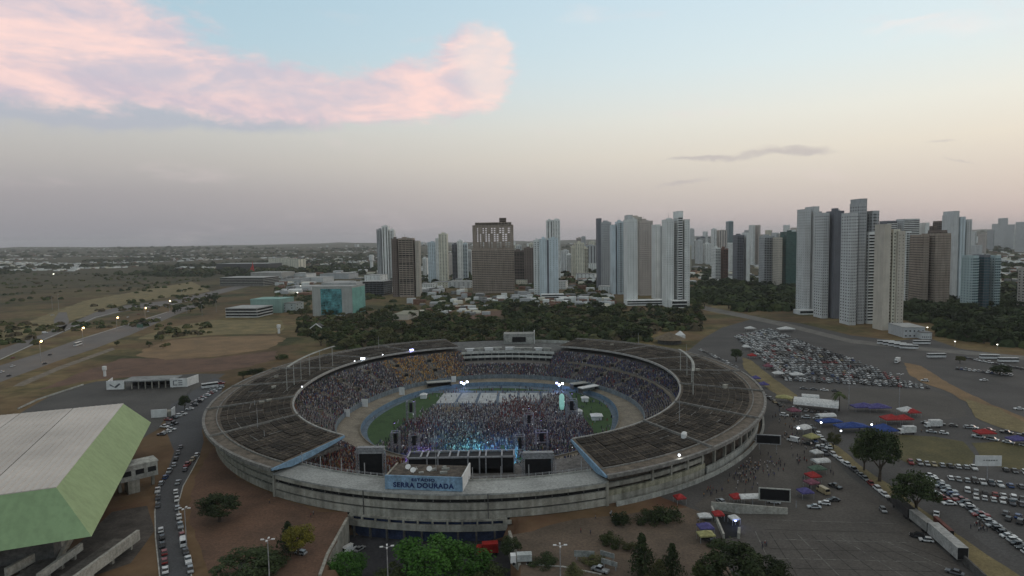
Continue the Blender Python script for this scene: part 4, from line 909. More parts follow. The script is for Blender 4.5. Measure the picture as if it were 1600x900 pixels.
NEAR = [((672, 915), -8, 13, 15, HI[3][0], 'large bright green tree in front of the entrance court'), ((728, 912), -8, 10, 11, HI[3][1], 'bright green tree right of the large court tree'), ((545, 915), -8, 7, 10, HI[3][1], 'small bright green tree at the left of the court'),
        ((612, 930), -8, 7, 9, HI[1][0], 'mid green tree between the two left court trees'), ((762, 925), -8, 8, 8, HI[1][1], 'dark green tree at the bottom right of the court'),
        ((343, 815), 0, 9.5, 9, HI[0][0], 'wide dark green tree on red earth beside the access road'), ((384, 905), 0, 12, 7, HI[0][1], 'low dark spreading tree at the bottom left'), ((466, 868), 0, 6.0, 10, HI[4][0], 'yellow flowering tree on the red slope'),
        ((1150, 932), 0, 11, 14, HI[0][1], 'big dark tree at the bottom beside the plaza'), ((1200, 925), 0, 7, 9, HI[0][0], 'smaller dark tree right of the big bottom tree'), ((1110, 925), 0, 6, 9, HI[1][0], 'dark tree left of the big bottom tree'),
        ((1374, 752), 0, 10, 21, HI[0][0], 'tall dark tree on the verge above the trailers'), ((1432, 806), 0, 9.5, 16, HI[0][1], 'dark umbrella shaped tree on the verge by the lower car park'), ((1350, 735), 0, 6, 14, HI[1][0], 'slender dark tree left of the tall verge tree'),
        ((1302, 702), 0, 4, 8, HI[2][0], 'small olive tree at the top of the verge'), ((1150, 565), 0, 6.2, 10, HI[0][0], 'round dark tree at the upper edge of the roof'), ((289, 640), 0, 4.5, 9, HI[0][1], 'dark tree in the bus yard fence line'),
        ((798, 872), -2, 4.5, 7, HI[0][1], 'dark round tree at the right corner of the court'), ((400, 592), 0, 8.5, 8, HI[0][0], 'dark bushy tree left of the roof gantry'), ((380, 592), 0, 5.0, 6, HI[1][0], 'smaller tree beside the dark bushy one'),
        ((1562, 586), 0, 8, 7, HI[0][1], 'round tree among cars at the far right'), ((1500, 568), 0, 4, 6, HI[2][0], 'small brown green tree on the far right lot')]
for (px, z, rad, h, cr, lab) in NEAR: tree(P(*px, z), rad, h, cr, lab)
for (px, rad, h, cr, lab) in (((1003, 900), 3.6, 17, CONE, 'tall dark conifer at the bottom, left of its pair'), ((1050, 905), 3.0, 14, CONE, 'slim pointed conifer at the bottom, right of its pair'), ((1030, 912), 3.0, 9, CONEO, 'short conifer between the two pointed ones'), ((451, 862), 3.2, 13, CONE, 'dark conifer beside the yellow tree'), ((896, 905), 2.4, 6, CONEO, 'small conifer near the signboards')):
    t = tree(P(*px), rad * 2.2, h, cr, lab, name='conifer'); t.children[0].location.z = .8 if t.children[0].name.startswith('crown') else 0
for k, (px, rad, h, i, lab) in enumerate((((970, 818), 4.2, 6.5, 0, 'round dark bush against the right facade'), ((1040, 812), 6.5, 7, 0, 'long dark bush under the right facade'), ((1012, 815), 5, 5.5, 0, 'dark bush joining the two facade bushes'), ((956, 850), 4.2, 4.5, 1, 'green bush on the brown earth'), ((985, 858), 3.2, 3.6, 2, 'olive bush beside the conifer'),
                                      ((925, 880), 4, 3.5, 2, 'olive scrub by the signboards'), ((850, 880), 5, 3.0, 0, 'dark scrub right of the red truck'), ((420, 885), 7, 3.5, 0, 'low dark scrub on the left slope'), ((440, 560), 7, 5, 1, 'scrub left of the gantry'), ((1120, 690 + 165), 3, 3, 1, 'bush beside the striped tents'))):
    tree(P(*px), rad, h, BUSH[i], lab, name='bush', trunk=False, cat='bush')
def palm(q, h, label):
    t = thing('palm_tree', label, 'palm', q); MB().tube([(0, 0, 0), (.2, 0, h * .5), (.1, .1, h)], [.35, .25, .2], 8).build('trunk', BARK, t)
    for k in range(16):
        a = k * 2.4; e = .25 + .5 * (k % 4) / 3; L = 4.2; pts = [Vector((.1, .1, h)) + Vector((math.cos(a) * L * s, math.sin(a) * L * s, L * (e * s * 1.3 - 1.1 * s * s))) for s in (0, .3, .6, 1)]
        mb = MB(); side = Vector((-math.sin(a), math.cos(a), 0)); w = [.15, .7, .75, .1]
        vs = [p + side * ww for p, ww in zip(pts, w)] + [p + Vector((0, 0, .18)) for p in pts] + [p - side * ww for p, ww in zip(pts, w)]
        mb.add(vs, [(i, i + 1, i + 5, i + 4) for i in range(3)] + [(i + 4, i + 5, i + 9, i + 8) for i in range(3)]); mb.build('frond', LEAF[1], t)
palm(P(1311, 642), 9, 'palm tree standing in front of the empty lot')
# the wood behind the stadium and in the parks: trees one by one
def scatter(n, area, sp, label, group, rad=(4, 7.5), h=(7, 13), kinds=(0, 0, 1, 2), avoid=None):
    got = []; tries = 0
    while len(got) < n and tries < n * 60:
        tries += 1; px = random.uniform(area[0], area[1]); py = random.uniform(area[2], area[3])
        q = P(px, py)
        if (avoid and avoid(px, py)) or any((q.x - g.x) ** 2 + (q.y - g.y) ** 2 < sp * sp for g in got): continue
        d, r = pol(q)
        if r < rRO(d) + 5: continue
        got.append(q); i = random.choice(kinds); rr, hh = random.uniform(*rad), random.uniform(*h)
        size = 'low' if hh < h[0] + (h[1] - h[0]) * .33 else 'tall' if hh > h[0] + (h[1] - h[0]) * .67 else 'middling'; broad = 'broad' if rr > (rad[0] + rad[1]) / 2 else 'narrow'
        lr = 'left' if px < area[0] + (area[1] - area[0]) * .33 else 'right' if px > area[0] + (area[1] - area[0]) * .67 else 'middle'
        lab = '%s %s %s %s' % (size, broad, ['dark green', 'green', 'olive', 'brown'][i], label + ', %s part' % lr)
        tree(q, rr, hh, MED[i][random.randrange(3)], lab, group, sxy=random.uniform(.85, 1.2))
    return got
ntree = len(NEAR)
scatter(95, (455, 790, 487, 548), 9, 'tree in the olive wood left behind the stadium', 'trees of the wood left behind the stadium', (6.5, 11), (8, 13), (0, 1, 1, 2, 2), lambda x, y: (615 < x < 642 and y < 508) or (480 < x < 505 and y < 522) or y < 487 + max(0, 570 - x) * .09 or x < 500 and y > 528 or (720 < x < 800 and y < 500))
scatter(85, (790, 1095, 482, 535), 9, 'tree in the dark wood right behind the stadium', 'trees of the wood right behind the stadium', (7, 12), (9, 14), (0, 0, 1, 1, 2), lambda x, y: (1015 < x and y > 520) or (975 < x < 1080 and y < 488))
scatter(38, (1086, 1245, 445, 486), 12, 'tree in the small park below the far towers', 'trees of the small park', (8, 13), (10, 15), (0, 0, 1))
scatter(58, (1410, 1640, 482, 548), 11, 'tree in the dark park at right', 'trees of the park at right', (8, 12), (10, 16), (0, 0, 0, 1), lambda x, y: y > 520 + (x - 1410) * .14 or (x < 1470 and y > 505))
scatter(20, (268, 345, 462, 492), 9, 'roadside tree where the highway bends', 'trees beside the highway bend', (5, 8), (7, 10), (0, 0, 1), lambda x, y: abs(y - (497 - (x - 268) * .36)) > 8)
scatter(6, (180, 300, 508, 545), 12, 'small tree beside the near carriageway', 'trees beside the near carriageway', (3, 5), (4, 7), (0, 1, 2), lambda x, y: y < 530 - (x - 180) * .16)
# scrub and distant woods: one mass
def mass(name, label, pts, leafs, seed, mats):
    r = np.random.default_rng(seed); V = []; F = []; M = []
    for (x, y, z, s, hz, mi) in pts:
        for _ in range(leafs):
            d = r.normal(size=3); d /= np.linalg.norm(d); d[2] = abs(d[2]); p = np.array([x, y, z]) + d * [s, s, hz] * r.uniform(.6, 1.05)
            u = r.normal(size=3); u /= np.linalg.norm(u); w = np.cross(d, u); w /= np.linalg.norm(w) + 1e-6; u = np.cross(w, d); l = s * .42 * r.uniform(.6, 1.3)
            o = len(V); V += [tuple(p - u * l), tuple(p - w * l), tuple(p + u * l), tuple(p + w * l)]; F.append((o, o + 1, o + 2, o + 3)); M.append(mi)
    me = bpy.data.meshes.new(name); me.from_pydata(V, [], F)
    for m in mats: me.materials.append(m)
    me.polygons.foreach_set('material_index', M); return tag(link(name, me), label, kind='stuff')
FM = [LEAF[0], LEAF[1], LEAF[2], LEAF[5]]
def far_pts(n, area, s, kinds, thr=-1.0, sc=.004):
    out = []; k = 0
    while len(out) < n and k < n * 40:
        k += 1; px = random.uniform(area[0], area[1]); py = area[2] + (area[3] - area[2]) * random.random() ** 1.3; q = P(px, py); D = q.length
        if D > 9000 or mnoise.noise(q * sc) < thr: continue
        z = terrain(q.x, q.y); ss = random.uniform(*s) * (1 + D / 6000); out.append((q.x, q.y, z, ss, ss * .8, random.choice(kinds)))
    return out
def wood_pts(n, area, s, kinds, avoid=None):
    out = []
    while len(out) < n:
        px, py = random.uniform(area[0], area[1]), random.uniform(area[2], area[3]); q = P(px, py); d, r = pol(q)
        if (avoid and avoid(px, py)) or r < rRO(d) + 4: continue
        ss = random.uniform(*s); out.append((q.x, q.y, -.5, ss, ss * random.uniform(.6, .95), random.choice(kinds)))
    return out
mass('undergrowth', 'dense dark undergrowth closing the woods and parks', wood_pts(560, (470, 790, 486, 546), (4, 7.5), (0, 1, 1, 2, 3), lambda x, y: (612 < x < 645 and y < 510) or y < 488 + max(0, 575 - x) * .1 or x < 515 and y > 526 or (715 < x < 805 and y < 502)) +
     wood_pts(620, (790, 1095, 480, 534), (4.5, 8.5), (0, 0, 1, 2, 3), lambda x, y: (1015 < x and y > 518) or (975 < x < 1080 and y < 486)) + wood_pts(330, (1080, 1246, 442, 487), (7, 12), (0, 0, 1), lambda x, y: y > 476 + (x - 1110) * .08 and x < 1150) +
     wood_pts(420, (560, 975, 440, 486), (4.5, 8), (0, 0, 1, 2), lambda x, y: mnoise.noise(Vector((x * .02, y * .06, 1))) < -.05 or 735 < x < 805 and y < 466 or 845 < x < 884 and y < 472 or 600 < x < 660 and y < 470) + wood_pts(120, (430, 500, 430, 492), (4, 7), (0, 0, 1, 2), lambda x, y: x > 486 and y < 494) +
     wood_pts(620, (1412, 1660, 476, 548), (6, 11), (0, 0, 0, 1), lambda x, y: y > 516 + (x - 1410) * .15 or (x < 1470 and y > 503)), 34, 9, FM)
mass('scrub', 'low scrub dotted over the dry fields at left', [p for p in far_pts(520, (-80, 330, 428, 540), (2.0, 5.0), (0, 1, 2, 3, 2), -.02, .006) if not (abs(p[0] / p[1] * 1000 + 800 - 160) < 0)], 26, 3, FM)
mass('distant_woods', 'distant dark woods fading into the haze', far_pts(1500, (-120, 600, 394, 432), (6, 12), (0, 0, 1, 2), .0, .0015) + far_pts(500, (560, 1250, 386, 450), (7, 12), (0, 0, 1), -.2, .002) + far_pts(700, (1430, 1720, 372, 470), (6, 11), (0, 0, 1), -.25, .003), 18, 4, FM)
# ------------------------------------------------------------------ people
def person_mesh(name, arms, stride):
    J = {'pel': (0, 0, .95), 'che': (0, 0, 1.25), 'nec': (0, 0, 1.47), 'hed': (0, .02, 1.60), 'top': (0, .02, 1.70)}
    E = [('pel', 'che'), ('che', 'nec'), ('nec', 'hed'), ('hed', 'top')]; rad = {'pel': (.15, .11), 'che': (.18, .12), 'nec': (.06, .06), 'hed': (.095, .105), 'top': (.07, .08)}
    for s, n in ((-1, 'l'), (1, 'r')):
        J['hip' + n] = (s * .09, 0, .88); J['kne' + n] = (s * .10, s * stride * .5 + .03, .48); J['ank' + n] = (s * .10, s * stride - .02, .08); J['toe' + n] = (s * .11, s * stride + .16, .04)
        J['sho' + n] = (s * .19, 0, 1.40); J['elb' + n] = (s * .25, -.02 + arms * .15, 1.12 + arms * .25); J['han' + n] = (s * .24, .08 + arms * .2, .86 + arms * .9)
        E += [('pel', 'hip' + n), ('hip' + n, 'kne' + n), ('kne' + n, 'ank' + n), ('ank' + n, 'toe' + n), ('che', 'sho' + n), ('sho' + n, 'elb' + n), ('elb' + n, 'han' + n)]
        rad.update({'hip' + n: (.095, .10), 'kne' + n: (.062, .065), 'ank' + n: (.045, .05), 'toe' + n: (.045, .03), 'sho' + n: (.07, .07), 'elb' + n: (.045, .045), 'han' + n: (.04, .035)})
    ks = list(J); me = bpy.data.meshes.new(name); me.from_pydata([J[k] for k in ks], [(ks.index(a), ks.index(b)) for a, b in E], [])
    o = bpy.data.objects.new('tmp', me); COL.objects.link(o); o.modifiers.new('s', 'SKIN')
    for k, sv_ in zip(ks, me.skin_vertices[0].data): sv_.radius = rad[k]; sv_.use_root = (k == 'pel')
    o.modifiers.new('d', 'SUBSURF').levels = 1
    out = bpy.data.meshes.new_from_object(o.evaluated_get(bpy.context.evaluated_depsgraph_get())); bpy.data.objects.remove(o); out.name = name
    out.materials.clear()
    for m in (SHIRT[0], mat('trousers', (.03, .035, .05), .9, .2), SKINM, HAIRM): out.materials.append(m)
    for p in out.polygons:
        c = p.center; p.use_smooth = True
        p.material_index = 3 if c.z > 1.62 or (c.z > 1.54 and c.y < -.02) else 2 if c.z > 1.46 or abs(c.x) > .215 and c.z < 1.15 + arms * .4 or c.z < .07 else 0 if c.z > .92 else 1
    return out
PM = [person_mesh('person', 0, 0), person_mesh('person', 0, .18), person_mesh('person', .6, .05)]
SHN = ['dark', 'violet grey', 'white', 'red', 'blue', 'grey', 'orange', 'green', 'pale', 'plum']
def people(n, pxs, spread, where, group, z=.06):
    for k in range(n):
        px, py = random.choice(pxs); px += random.gauss(0, spread); py += random.gauss(0, spread * .6); q = P(px, py, z); d, r = pol(q)
        if r < rFA(d) + 6: continue
        c = random.choice([0, 0, 2, 2, 3, 4, 5, 8, 1, 6])
        o = link('person', random.choice(PM), None, q, random.uniform(0, 6.28)); o.scale = (1.05, 1.05, random.uniform(.97, 1.08))
        o.material_slots[0].link = 'OBJECT'; o.material_slots[0].material = SHIRT[c]
        tag(o, 'person in a %s shirt %s' % (SHN[c], where), 'person', group + ', %s shirts' % SHN[c])
people(125, [(1170, 742), (1195, 735), (1160, 755), (1150, 748), (1180, 728), (1210, 722), (1165, 730)], 13, 'in the loose plaza throng by the facade', 'throng on the plaza')
people(66, [(1235, 680), (1245, 700), (1250, 720), (1240, 660)], 9, 'between plaza and stalls', 'people between plaza and stalls')
people(20, [(1225, 640), (1240, 628), (1215, 655)], 9, 'near the upper end of the plaza', 'people at the upper plaza')
people(16, [(1285, 725), (1260, 745), (1275, 760)], 7, 'beside the stalls with umbrellas', 'people beside the umbrella stalls')
people(12, [(1095, 820), (1110, 770), (1120, 765)], 8, 'by the ramp wall and the striped tents', 'people by the ramp wall')
people(7, [(1240, 808), (1196, 855), (1310, 800), (1295, 740)], 4, 'alone on the open asphalt', 'people on the open asphalt')
people(9, [(425, 783), (410, 778), (450, 790), (495, 805)], 5, 'at the foot of the left facade', 'people at the foot of the left facade')
people(10, [(935, 808), (950, 803), (960, 812), (918, 835)], 6, 'at the foot of the right facade', 'people at the foot of the right facade')
people(14, [(1540, 830), (1528, 822), (1550, 836)], 6, 'in the group beside the lower car park', 'people beside the lower car park')
people(12, [(1405, 660), (1430, 668), (1380, 662), (1340, 672)], 10, 'among the vendor tents', 'people among the vendor tents')
# ------------------------------------------------------------------ cars
PAINT = [('white', mat('car_white', (.62, .62, .62), .3, .05, spec=.5)), ('silver', mat('car_silver', (.34, .35, .36), .3, .05, metal=.5, spec=.5)), ('dark grey', mat('car_grey', (.10, .10, .11), .3, .05, metal=.4, spec=.5)),
         ('black', mat('car_black', (.014, .014, .016), .25, .05, spec=.5)), ('red', mat('car_red', (.22, .018, .016), .3, .05, spec=.5)), ('blue', mat('car_blue', (.035, .07, .19), .3, .05, spec=.5)), ('beige', mat('car_beige', (.34, .27, .16), .35, .05, spec=.5))]
GLASS = mat('car_glass', (.012, .014, .017), .08, .0, spec=.6); TYRE = mat('tyre', (.012, .012, .012), .9, .1); LENS = mat('head_lamp', (.55, .55, .52), .2, 0)
CTY = {'hatchback': (3.9, 1.68, 1.48, .95, 1.75, 3.35, 3.75), 'saloon': (4.5, 1.74, 1.45, 1.15, 1.95, 3.2, 3.75), 'SUV': (4.5, 1.86, 1.72, 1.05, 1.75, 3.9, 4.35), 'pickup': (5.2, 1.86, 1.75, 1.2, 1.85, 3.1, 3.35), 'van': (5.4, 2.0, 2.35, .35, 1.1, 5.2, 5.35)}
def car_parts(kind):
    L, w, h, a, b, c, d = CTY[kind]; sill, belt = .28, h * .58; hw = w / 2; rw = hw * .78; y0 = L / 2
    Y = lambda s: y0 - s            # front of the car at +y
    body = MB(); prof = [(0, sill + .08), (.0, belt * .78), (.12, belt * .9), (a, belt), (d, belt + .02), (L - .05, belt * .95), (L, belt * .75), (L, sill + .1)]
    for s, t in ((-1, 1), ):
        n = len(prof); vs = []
        for (yy, z) in prof: vs += [(-hw * (.9 if z > belt * .85 else 1), Y(yy), z), (hw * (.9 if z > belt * .85 else 1), Y(yy), z)]
        fs = [(2 * i, 2 * i + 2, 2 * i + 3, 2 * i + 1) for i in range(n - 1)] + [tuple(2 * i for i in range(n))[::-1], tuple(2 * i + 1 for i in range(n)), (0, 1, 2 * n - 1, 2 * n - 2)]
        body.add(vs, fs)
    rf = [(-rw, Y(b), h), (rw, Y(b), h), (rw, Y(c), h - .02), (-rw, Y(c), h - .02)]
    body.add([(x, y, z - .09) for x, y, z in rf] + rf, [(4, 5, 6, 7)[::-1], (0, 1, 5, 4), (1, 2, 6, 5), (2, 3, 7, 6), (3, 0, 4, 7)])
    glass = MB(); bt = [(-hw * .9, Y(a), belt - .01), (hw * .9, Y(a), belt - .01), (hw * .9, Y(d), belt - .01), (-hw * .9, Y(d), belt - .01)]; tp = [(x, y, z - .08) for x, y, z in rf]
    glass.add(bt + tp, [(0, 1, 5, 4), (1, 2, 6, 5), (2, 3, 7, 6), (3, 0, 4, 7)])
    if kind == 'van': body.box(0, Y(3.4), belt, w * .93, 3.6, h - belt - .06)
    wh = MB(); wh.tube([(-.11, 0, 0), (.11, 0, 0)], .32, 12)
    lamp = MB().box(0, 0, 0, .34, .1, .16)
    pos = [(s * (hw - .1), Y(t), .32) for s in (-1, 1) for t in (.8, L - .85)]
    one = MB(); 
    for mb_, mi in ((body, 0), (glass, 1)): one.add(mb_.v, mb_.f, mi)
    for p in pos: one.add([(v[0] + p[0], v[1] + p[1], v[2] + p[2]) for v in wh.v], wh.f, 2)
    return dict(body=body.mesh('body', PAINT[0][1]), glass=glass.mesh('windows', GLASS), wheel=wh.mesh('wheel', TYRE), lamp=lamp.mesh('headlight', LENS), pos=pos, L=L, hw=hw, belt=belt, one=one.mesh('car', [PAINT[0][1], GLASS, TYRE]), mb=one)
CARP = {k: car_parts(k) for k in CTY}
def car(q, ang, kind, ci, label, group, full):
    cp = CARP[kind]; cat = {'SUV': 'car', 'hatchback': 'car', 'saloon': 'car'}.get(kind, kind)
    if not full:
        o = link('parked_car', cp['one'], None, q, ang); o.material_slots[0].link = 'OBJECT'; o.material_slots[0].material = PAINT[ci][1]
        return tag(o, label, cat, group)
    t = thing('parked_car', label, cat, q, ang, group)
    b = link('body', cp['body'], t); b.material_slots[0].link = 'OBJECT'; b.material_slots[0].material = PAINT[ci][1]
    link('windows', cp['glass'], t)
    for p in cp['pos']: link('wheel', cp['wheel'], t, p)
    for s in (-1, 1): link('headlight', cp['lamp'], t, (s * (cp['hw'] - .32), cp['L'] / 2 - .03, cp['belt'] * .68))
    return t
def pick(w=(.25, .28, .19, .19, .055, .02, .015)): return random.choices(range(7), w)[0]
NC = 0
def car_row(segs, phrase, group, across=False, full=True, flip=False, kinds=('hatchback', 'hatchback', 'saloon', 'saloon', 'SUV', 'pickup'), force=None):
    """cars spaced along ground segments; phrase names the row and the end it is counted from"""
    global NC; k = 0
    for (a, b, n) in segs:
        A_, B_ = P(*a, .07), P(*b, .07); d = (B_ - A_); n = max(1, min(n, int(d.length / (2.5 if across else 4.9)) + 1)) if n > 1 else 1
        for i in range(n):
            q = A_.lerp(B_, i / max(1, n - 1)) if n > 1 else A_; q = q + Vector((random.gauss(0, .12), random.gauss(0, .12), 0)); k += 1
            ang = math.atan2(d.y, d.x) - math.pi / 2 + (math.pi / 2 if across else 0) + random.gauss(0, .03) + (math.pi if flip or random.random() < .25 else 0)
            kd = random.choice(kinds); ci = pick()
            if force and k in force: kd, ci = force[k]
            car(q, ang, kd, ci, '%s %s, %s %s' % (PAINT[ci][0], kd, ORD[k] if k < len(ORD) else 'farther', phrase), group, full); NC += 1
car_row([((259, 893), (252, 830), 6), ((246, 792), (247, 768), 3), ((252, 757), (265, 738), 3), ((272, 728), (282, 700), 4)], 'from the bottom along the left kerb of the access road', 'cars along the left kerb of the access road', force={2: ('hatchback', 4), 3: ('hatchback', 4), 1: ('saloon', 0)})
car_row([((296, 893), (284, 838), 5), ((281, 824), (275, 770), 5), ((278, 755), (289, 735), 2), ((293, 728), (308, 712), 3)], 'from the bottom along the stadium kerb of the access road', 'cars along the stadium kerb of the access road', force={4: ('van', 0)})
car_row([((253, 680), (268, 672), 3), ((257, 668), (272, 663), 3)], 'from the left in the cluster below the bus yard', 'cars clustered below the bus yard', across=True)
car_row([((263, 657), (285, 648), 4), ((297, 640), (345, 600), 9)], 'from the left along the bus yard fence', 'cars along the bus yard fence', across=True)
car_row([((305, 630), (345, 606), 8)], 'from the near end of the row beside the left roof', 'cars beside the left roof', across=True)
car_row([((1268, 668), (1296, 700), 6), ((1302, 712), (1345, 744), 6), ((1352, 750), (1394, 784), 6)], 'from the top along the yellow verge', 'cars along the yellow verge', force={7: ('SUV', 0), 8: ('saloon', 0)})
car_row([((1424, 724), (1522, 733), 14)], 'from the left along the lawn edge', 'cars along the lawn edge', across=True)
car_row([((1485, 749), (1549, 757), 8)], 'from the left in the short row under the white sign', 'short row of cars under the white sign', across=True)
car_row([((1562, 759), (1612, 764), 5)], 'from the left in the row right of the white sign', 'cars right of the white sign', across=True)
car_row([((1572, 736), (1615, 741), 4)], 'from the left below the right hand lawn', 'cars below the right hand lawn', across=True)
car_row([((1452, 746), (1608, 865), 34)], 'from the top in the long slanting row of the lower lot', 'long slanting row in the lower car park', across=True)
car_row([((1462, 774), (1482, 788), 3)], 'from the top in the short slanting row by the tree', 'short slanting row by the tree', across=True)
car_row([((1512, 768), (1612, 784), 13)], 'from the left in the upper double row of the lower lot', 'upper half of the double row', across=True)
car_row([((1524, 778), (1612, 792), 11)], 'from the left in the lower double row of the lower lot', 'lower half of the double row', across=True)
car_row([((1571, 804), (1612, 814), 4)], 'from the left in the upper pair of rows at right', 'upper row at the right edge', across=True)
car_row([((1576, 813), (1612, 822), 4)], 'from the left in the lower pair of rows at right', 'lower row at the right edge', across=True)
car_row([((1447, 662), (1512, 669), 11), ((1520, 669), (1600, 682), 11)], 'from the left in the upper vendor street row', 'upper row of the vendor street', full=False)
car_row([((1455, 676), (1475, 678), 2), ((1528, 684), (1600, 697), 8)], 'from the left in the lower vendor street row', 'lower row of the vendor street', full=False)
car_row([((1225, 650), (1295, 657), 8)], 'from the left on the street above the plaza', 'cars above the plaza', full=False)
car_row([((1240, 640), (1300, 648), 7)], 'from the left behind the white marquee', 'cars behind the white marquee', full=False, across=True)
car_row([((1166, 600), (1218, 634), 9)], 'from the top between roof edge and yellow strip', 'cars between the roof and the yellow strip', full=False)
car_row([((1095, 548), (1150, 574), 10)], 'from the top behind the right roof edge', 'cars behind the right roof edge', full=False)
car_row([((1496, 577), (1580, 587), 16)], 'from the left in the far row by the round tree', 'far row by the round tree', full=False, across=True)
car_row([((1508, 560), (1610, 580), 14)], 'from the left along the far right street', 'cars along the far right street', full=False)
car_row([((1256, 608), (1305, 612), 5)], 'from the left on the empty lot', 'cars on the empty lot', full=False)
car_row([((1240, 690), (1285, 700), 4), ((1272, 690), (1290, 710), 4)], 'from the left among the stalls at the plaza edge', 'cars among the stalls', force={1: ('van', 0)})
car_row([((1185, 690), (1200, 687), 2), ((1208, 690), (1216, 694), 1)], 'from the left by the upper black screen', 'cars by the upper black screen')
car_row([((200, 496), (330, 460), 12)], 'from the near end on the far highway carriageway', 'traffic on the far carriageway', full=False)
for px, kd, ci, ang, lab in (((1380, 799), 'hatchback', 1, 2.9, 'lone silver hatchback crossing the open asphalt'), ((1463, 805), 'saloon', 0, -.6, 'lone white saloon on the track by the slanting row'), ((1272, 794), 'saloon', 1, 1.4, 'silver saloon on the plaza below the tan van'), ((1288, 788), 'hatchback', 0, 1.2, 'white hatchback on the plaza below the tan van'),
                         ((1302, 783), 'saloon', 3, 1.6, 'black saloon on the plaza beside the white hatchback'), ((1286, 770), 'van', 6, .2, 'tan van parked below the red umbrellas'), ((1305, 762), 'pickup', 3, .4, 'black pickup standing on the plaza'), ((1434, 840), 'SUV', 3, 1.0, 'black SUV parked behind the white trailer'), ((1447, 846), 'hatchback', 0, 1.2, 'small white hatchback beside the black SUV'),
                         ((1492, 897), 'saloon', 2, .8, 'grey saloon at the bottom near the trailers'), ((1126, 785), 'hatchback', 1, .3, 'silver hatchback beside the red tent'), ((1209, 786), 'SUV', 0, 1.2, 'white SUV under the lower black screen'), ((545, 862), 'van', 0, -.6, 'white van parked in the entrance court'), ((562, 860), 'saloon', 1, -.5, 'silver saloon beside the van in the court'),
                         ((470, 866), 'hatchback', 1, 1.2, 'silver hatchback half hidden on the left slope'), ((938, 893), 'pickup', 1, 1.0, 'silver pickup beside the signboards'), ((1537, 595), 'saloon', 0, 1.5, 'lone white saloon on the far right lot'), ((1592, 640), 'saloon', 0, 1.3, 'white saloon at the right edge of the earth bank'), ((1105, 845), 'SUV', 3, .6, 'dark SUV half under the bottom tree'), ((1445, 596), 'SUV', 0, 1.0, 'white SUV at the end of the packed rows'),
                         ((20, 573), 'saloon', 0, -1.1, 'white saloon on the near carriageway at left'), ((3, 582), 'saloon', 0, -1.1, 'white saloon at the left picture edge'), ((78, 555), 'saloon', 3, -1.1, 'black saloon on the near carriageway'), ((70, 569), 'saloon', 3, -1.1, 'dark saloon on the lower edge of the highway'), ((14, 588), 'hatchback', 3, -1.1, 'black hatchback on the highway shoulder'), ((20, 560), 'saloon', 4, -1.1, 'dark red saloon in the median'),
                         ((70, 521), 'van', 0, -1.0, 'white van with lit lamps on the side road'), ((84, 516), 'hatchback', 0, -1.0, 'white hatchback on the side road'), ((82, 493), 'saloon', 0, -.8, 'white saloon higher on the side road'), ((248, 497), 'saloon', 0, -1.2, 'white saloon near the highway bend')):
    if px[0] < 90 and px[1] > 550: _d = P(187, 511) - P(67, 551); ang = math.atan2(_d.y, _d.x) - math.pi / 2
    car(P(*px, -8 if 540 < px[0] < 570 and px[1] < 870 else .08), ang, kd, ci, lab, None, px[1] > 640); NC += 1
# the packed rows of the big lot: hundreds of cars, one mass
mass_mb = MB(); cols = [p[1] for p in PAINT] + [GLASS, TYRE]
La, Lb_, Ra, Rb = P(1149, 527), P(1224, 594), P(1203, 515), P(1452, 607)
NR = 31; ncar = 0
for i in range(NR):
    t = i / (NR - 1); t = 1 - (1 - t) ** 1.15
    A_, B_ = La.lerp(Lb_, t), Ra.lerp(Rb, t); d = B_ - A_; n = int(d.length / 2.75)
    for j in range(n):
        if random.random() < .04 + .25 * max(0, (j / n - .9) * 10) * random.random(): continue
        if i % 7 == 6 and random.random() < .6: continue
        q = A_.lerp(B_, (j + .5) / n) + Vector((random.gauss(0, .15), random.gauss(0, .35), .05)); ang = math.atan2(d.y, d.x) + random.gauss(0, .03) + (math.pi if random.random() < .4 else 0)
        mb_ = CARP[random.choice(['hatchback', 'saloon', 'SUV', 'hatchback'])]['mb']; ci = pick(); c_, s_ = math.cos(ang), math.sin(ang)
        o = len(mass_mb.v); keep = [(f, m) for f, m in zip(mb_.f, mb_.m) if m < 2]
        nv = max(max(f) for f, m in keep) + 1
        mass_mb.v += [(q.x + c_ * x - s_ * y, q.y + s_ * x + c_ * y, q.z + z) for x, y, z in mb_.v[:nv]]
        mass_mb.f += [tuple(v + o for v in f) for f, m in keep]; mass_mb.m += [ci if m == 0 else 7 for f, m in keep]; ncar += 1
tag(mass_mb.build('parked_car_rows', cols), 'packed rows of hundreds of parked cars on the upper lot', kind='stuff')
print('cars', NC, 'mass', ncar)
# ------------------------------------------------------------------ towers of the skyline
def wm(n, c, **k): return mat('wall_' + n, c, .8, .06, .08, streak=k.pop('streak', .2), grain=.06, **k)
WALL = {'white': wm('white', (.78, .79, .77)), 'blue': wm('bluewhite', (.62, .70, .74)), 'cream': wm('cream', (.70, .67, .56)), 'beige': wm('beige', (.56, .51, .44)), 'grey': wm('grey', (.44, .45, .46)), 'dgrey': wm('darkgrey', (.19, .195, .22)),
        'brown': wm('brown', (.19, .15, .13)), 'raw': wm('raw', (.40, .33, .275), streak=.4), 'red': wm('brick', (.20, .11, .085)), 'green': wm('greenglass', (.05, .095, .085), spec=.6), 'aqua': wm('aqua', (.20, .46, .44)), 'sky': wm('skyblue', (.45, .55, .56)), 'mid': wm('midgrey', (.60, .61, .61)), 'pink': wm('pinkbeige', (.54, .48, .44))}
PANE = mat('window_glass', (.016, .020, .024), .15, .2, .3, spec=.6); PANEB = mat('blue_glass', (.05, .10, .12), .12, .15, .2, spec=.7); PANED = mat('open_floor', (.018, .016, .015), .9, .2); PANEG = mat('green_pane', (.05, .11, .10), .12, .2, .2, spec=.7)  # PANED: dark panes painted in for the shade inside unfinished floors
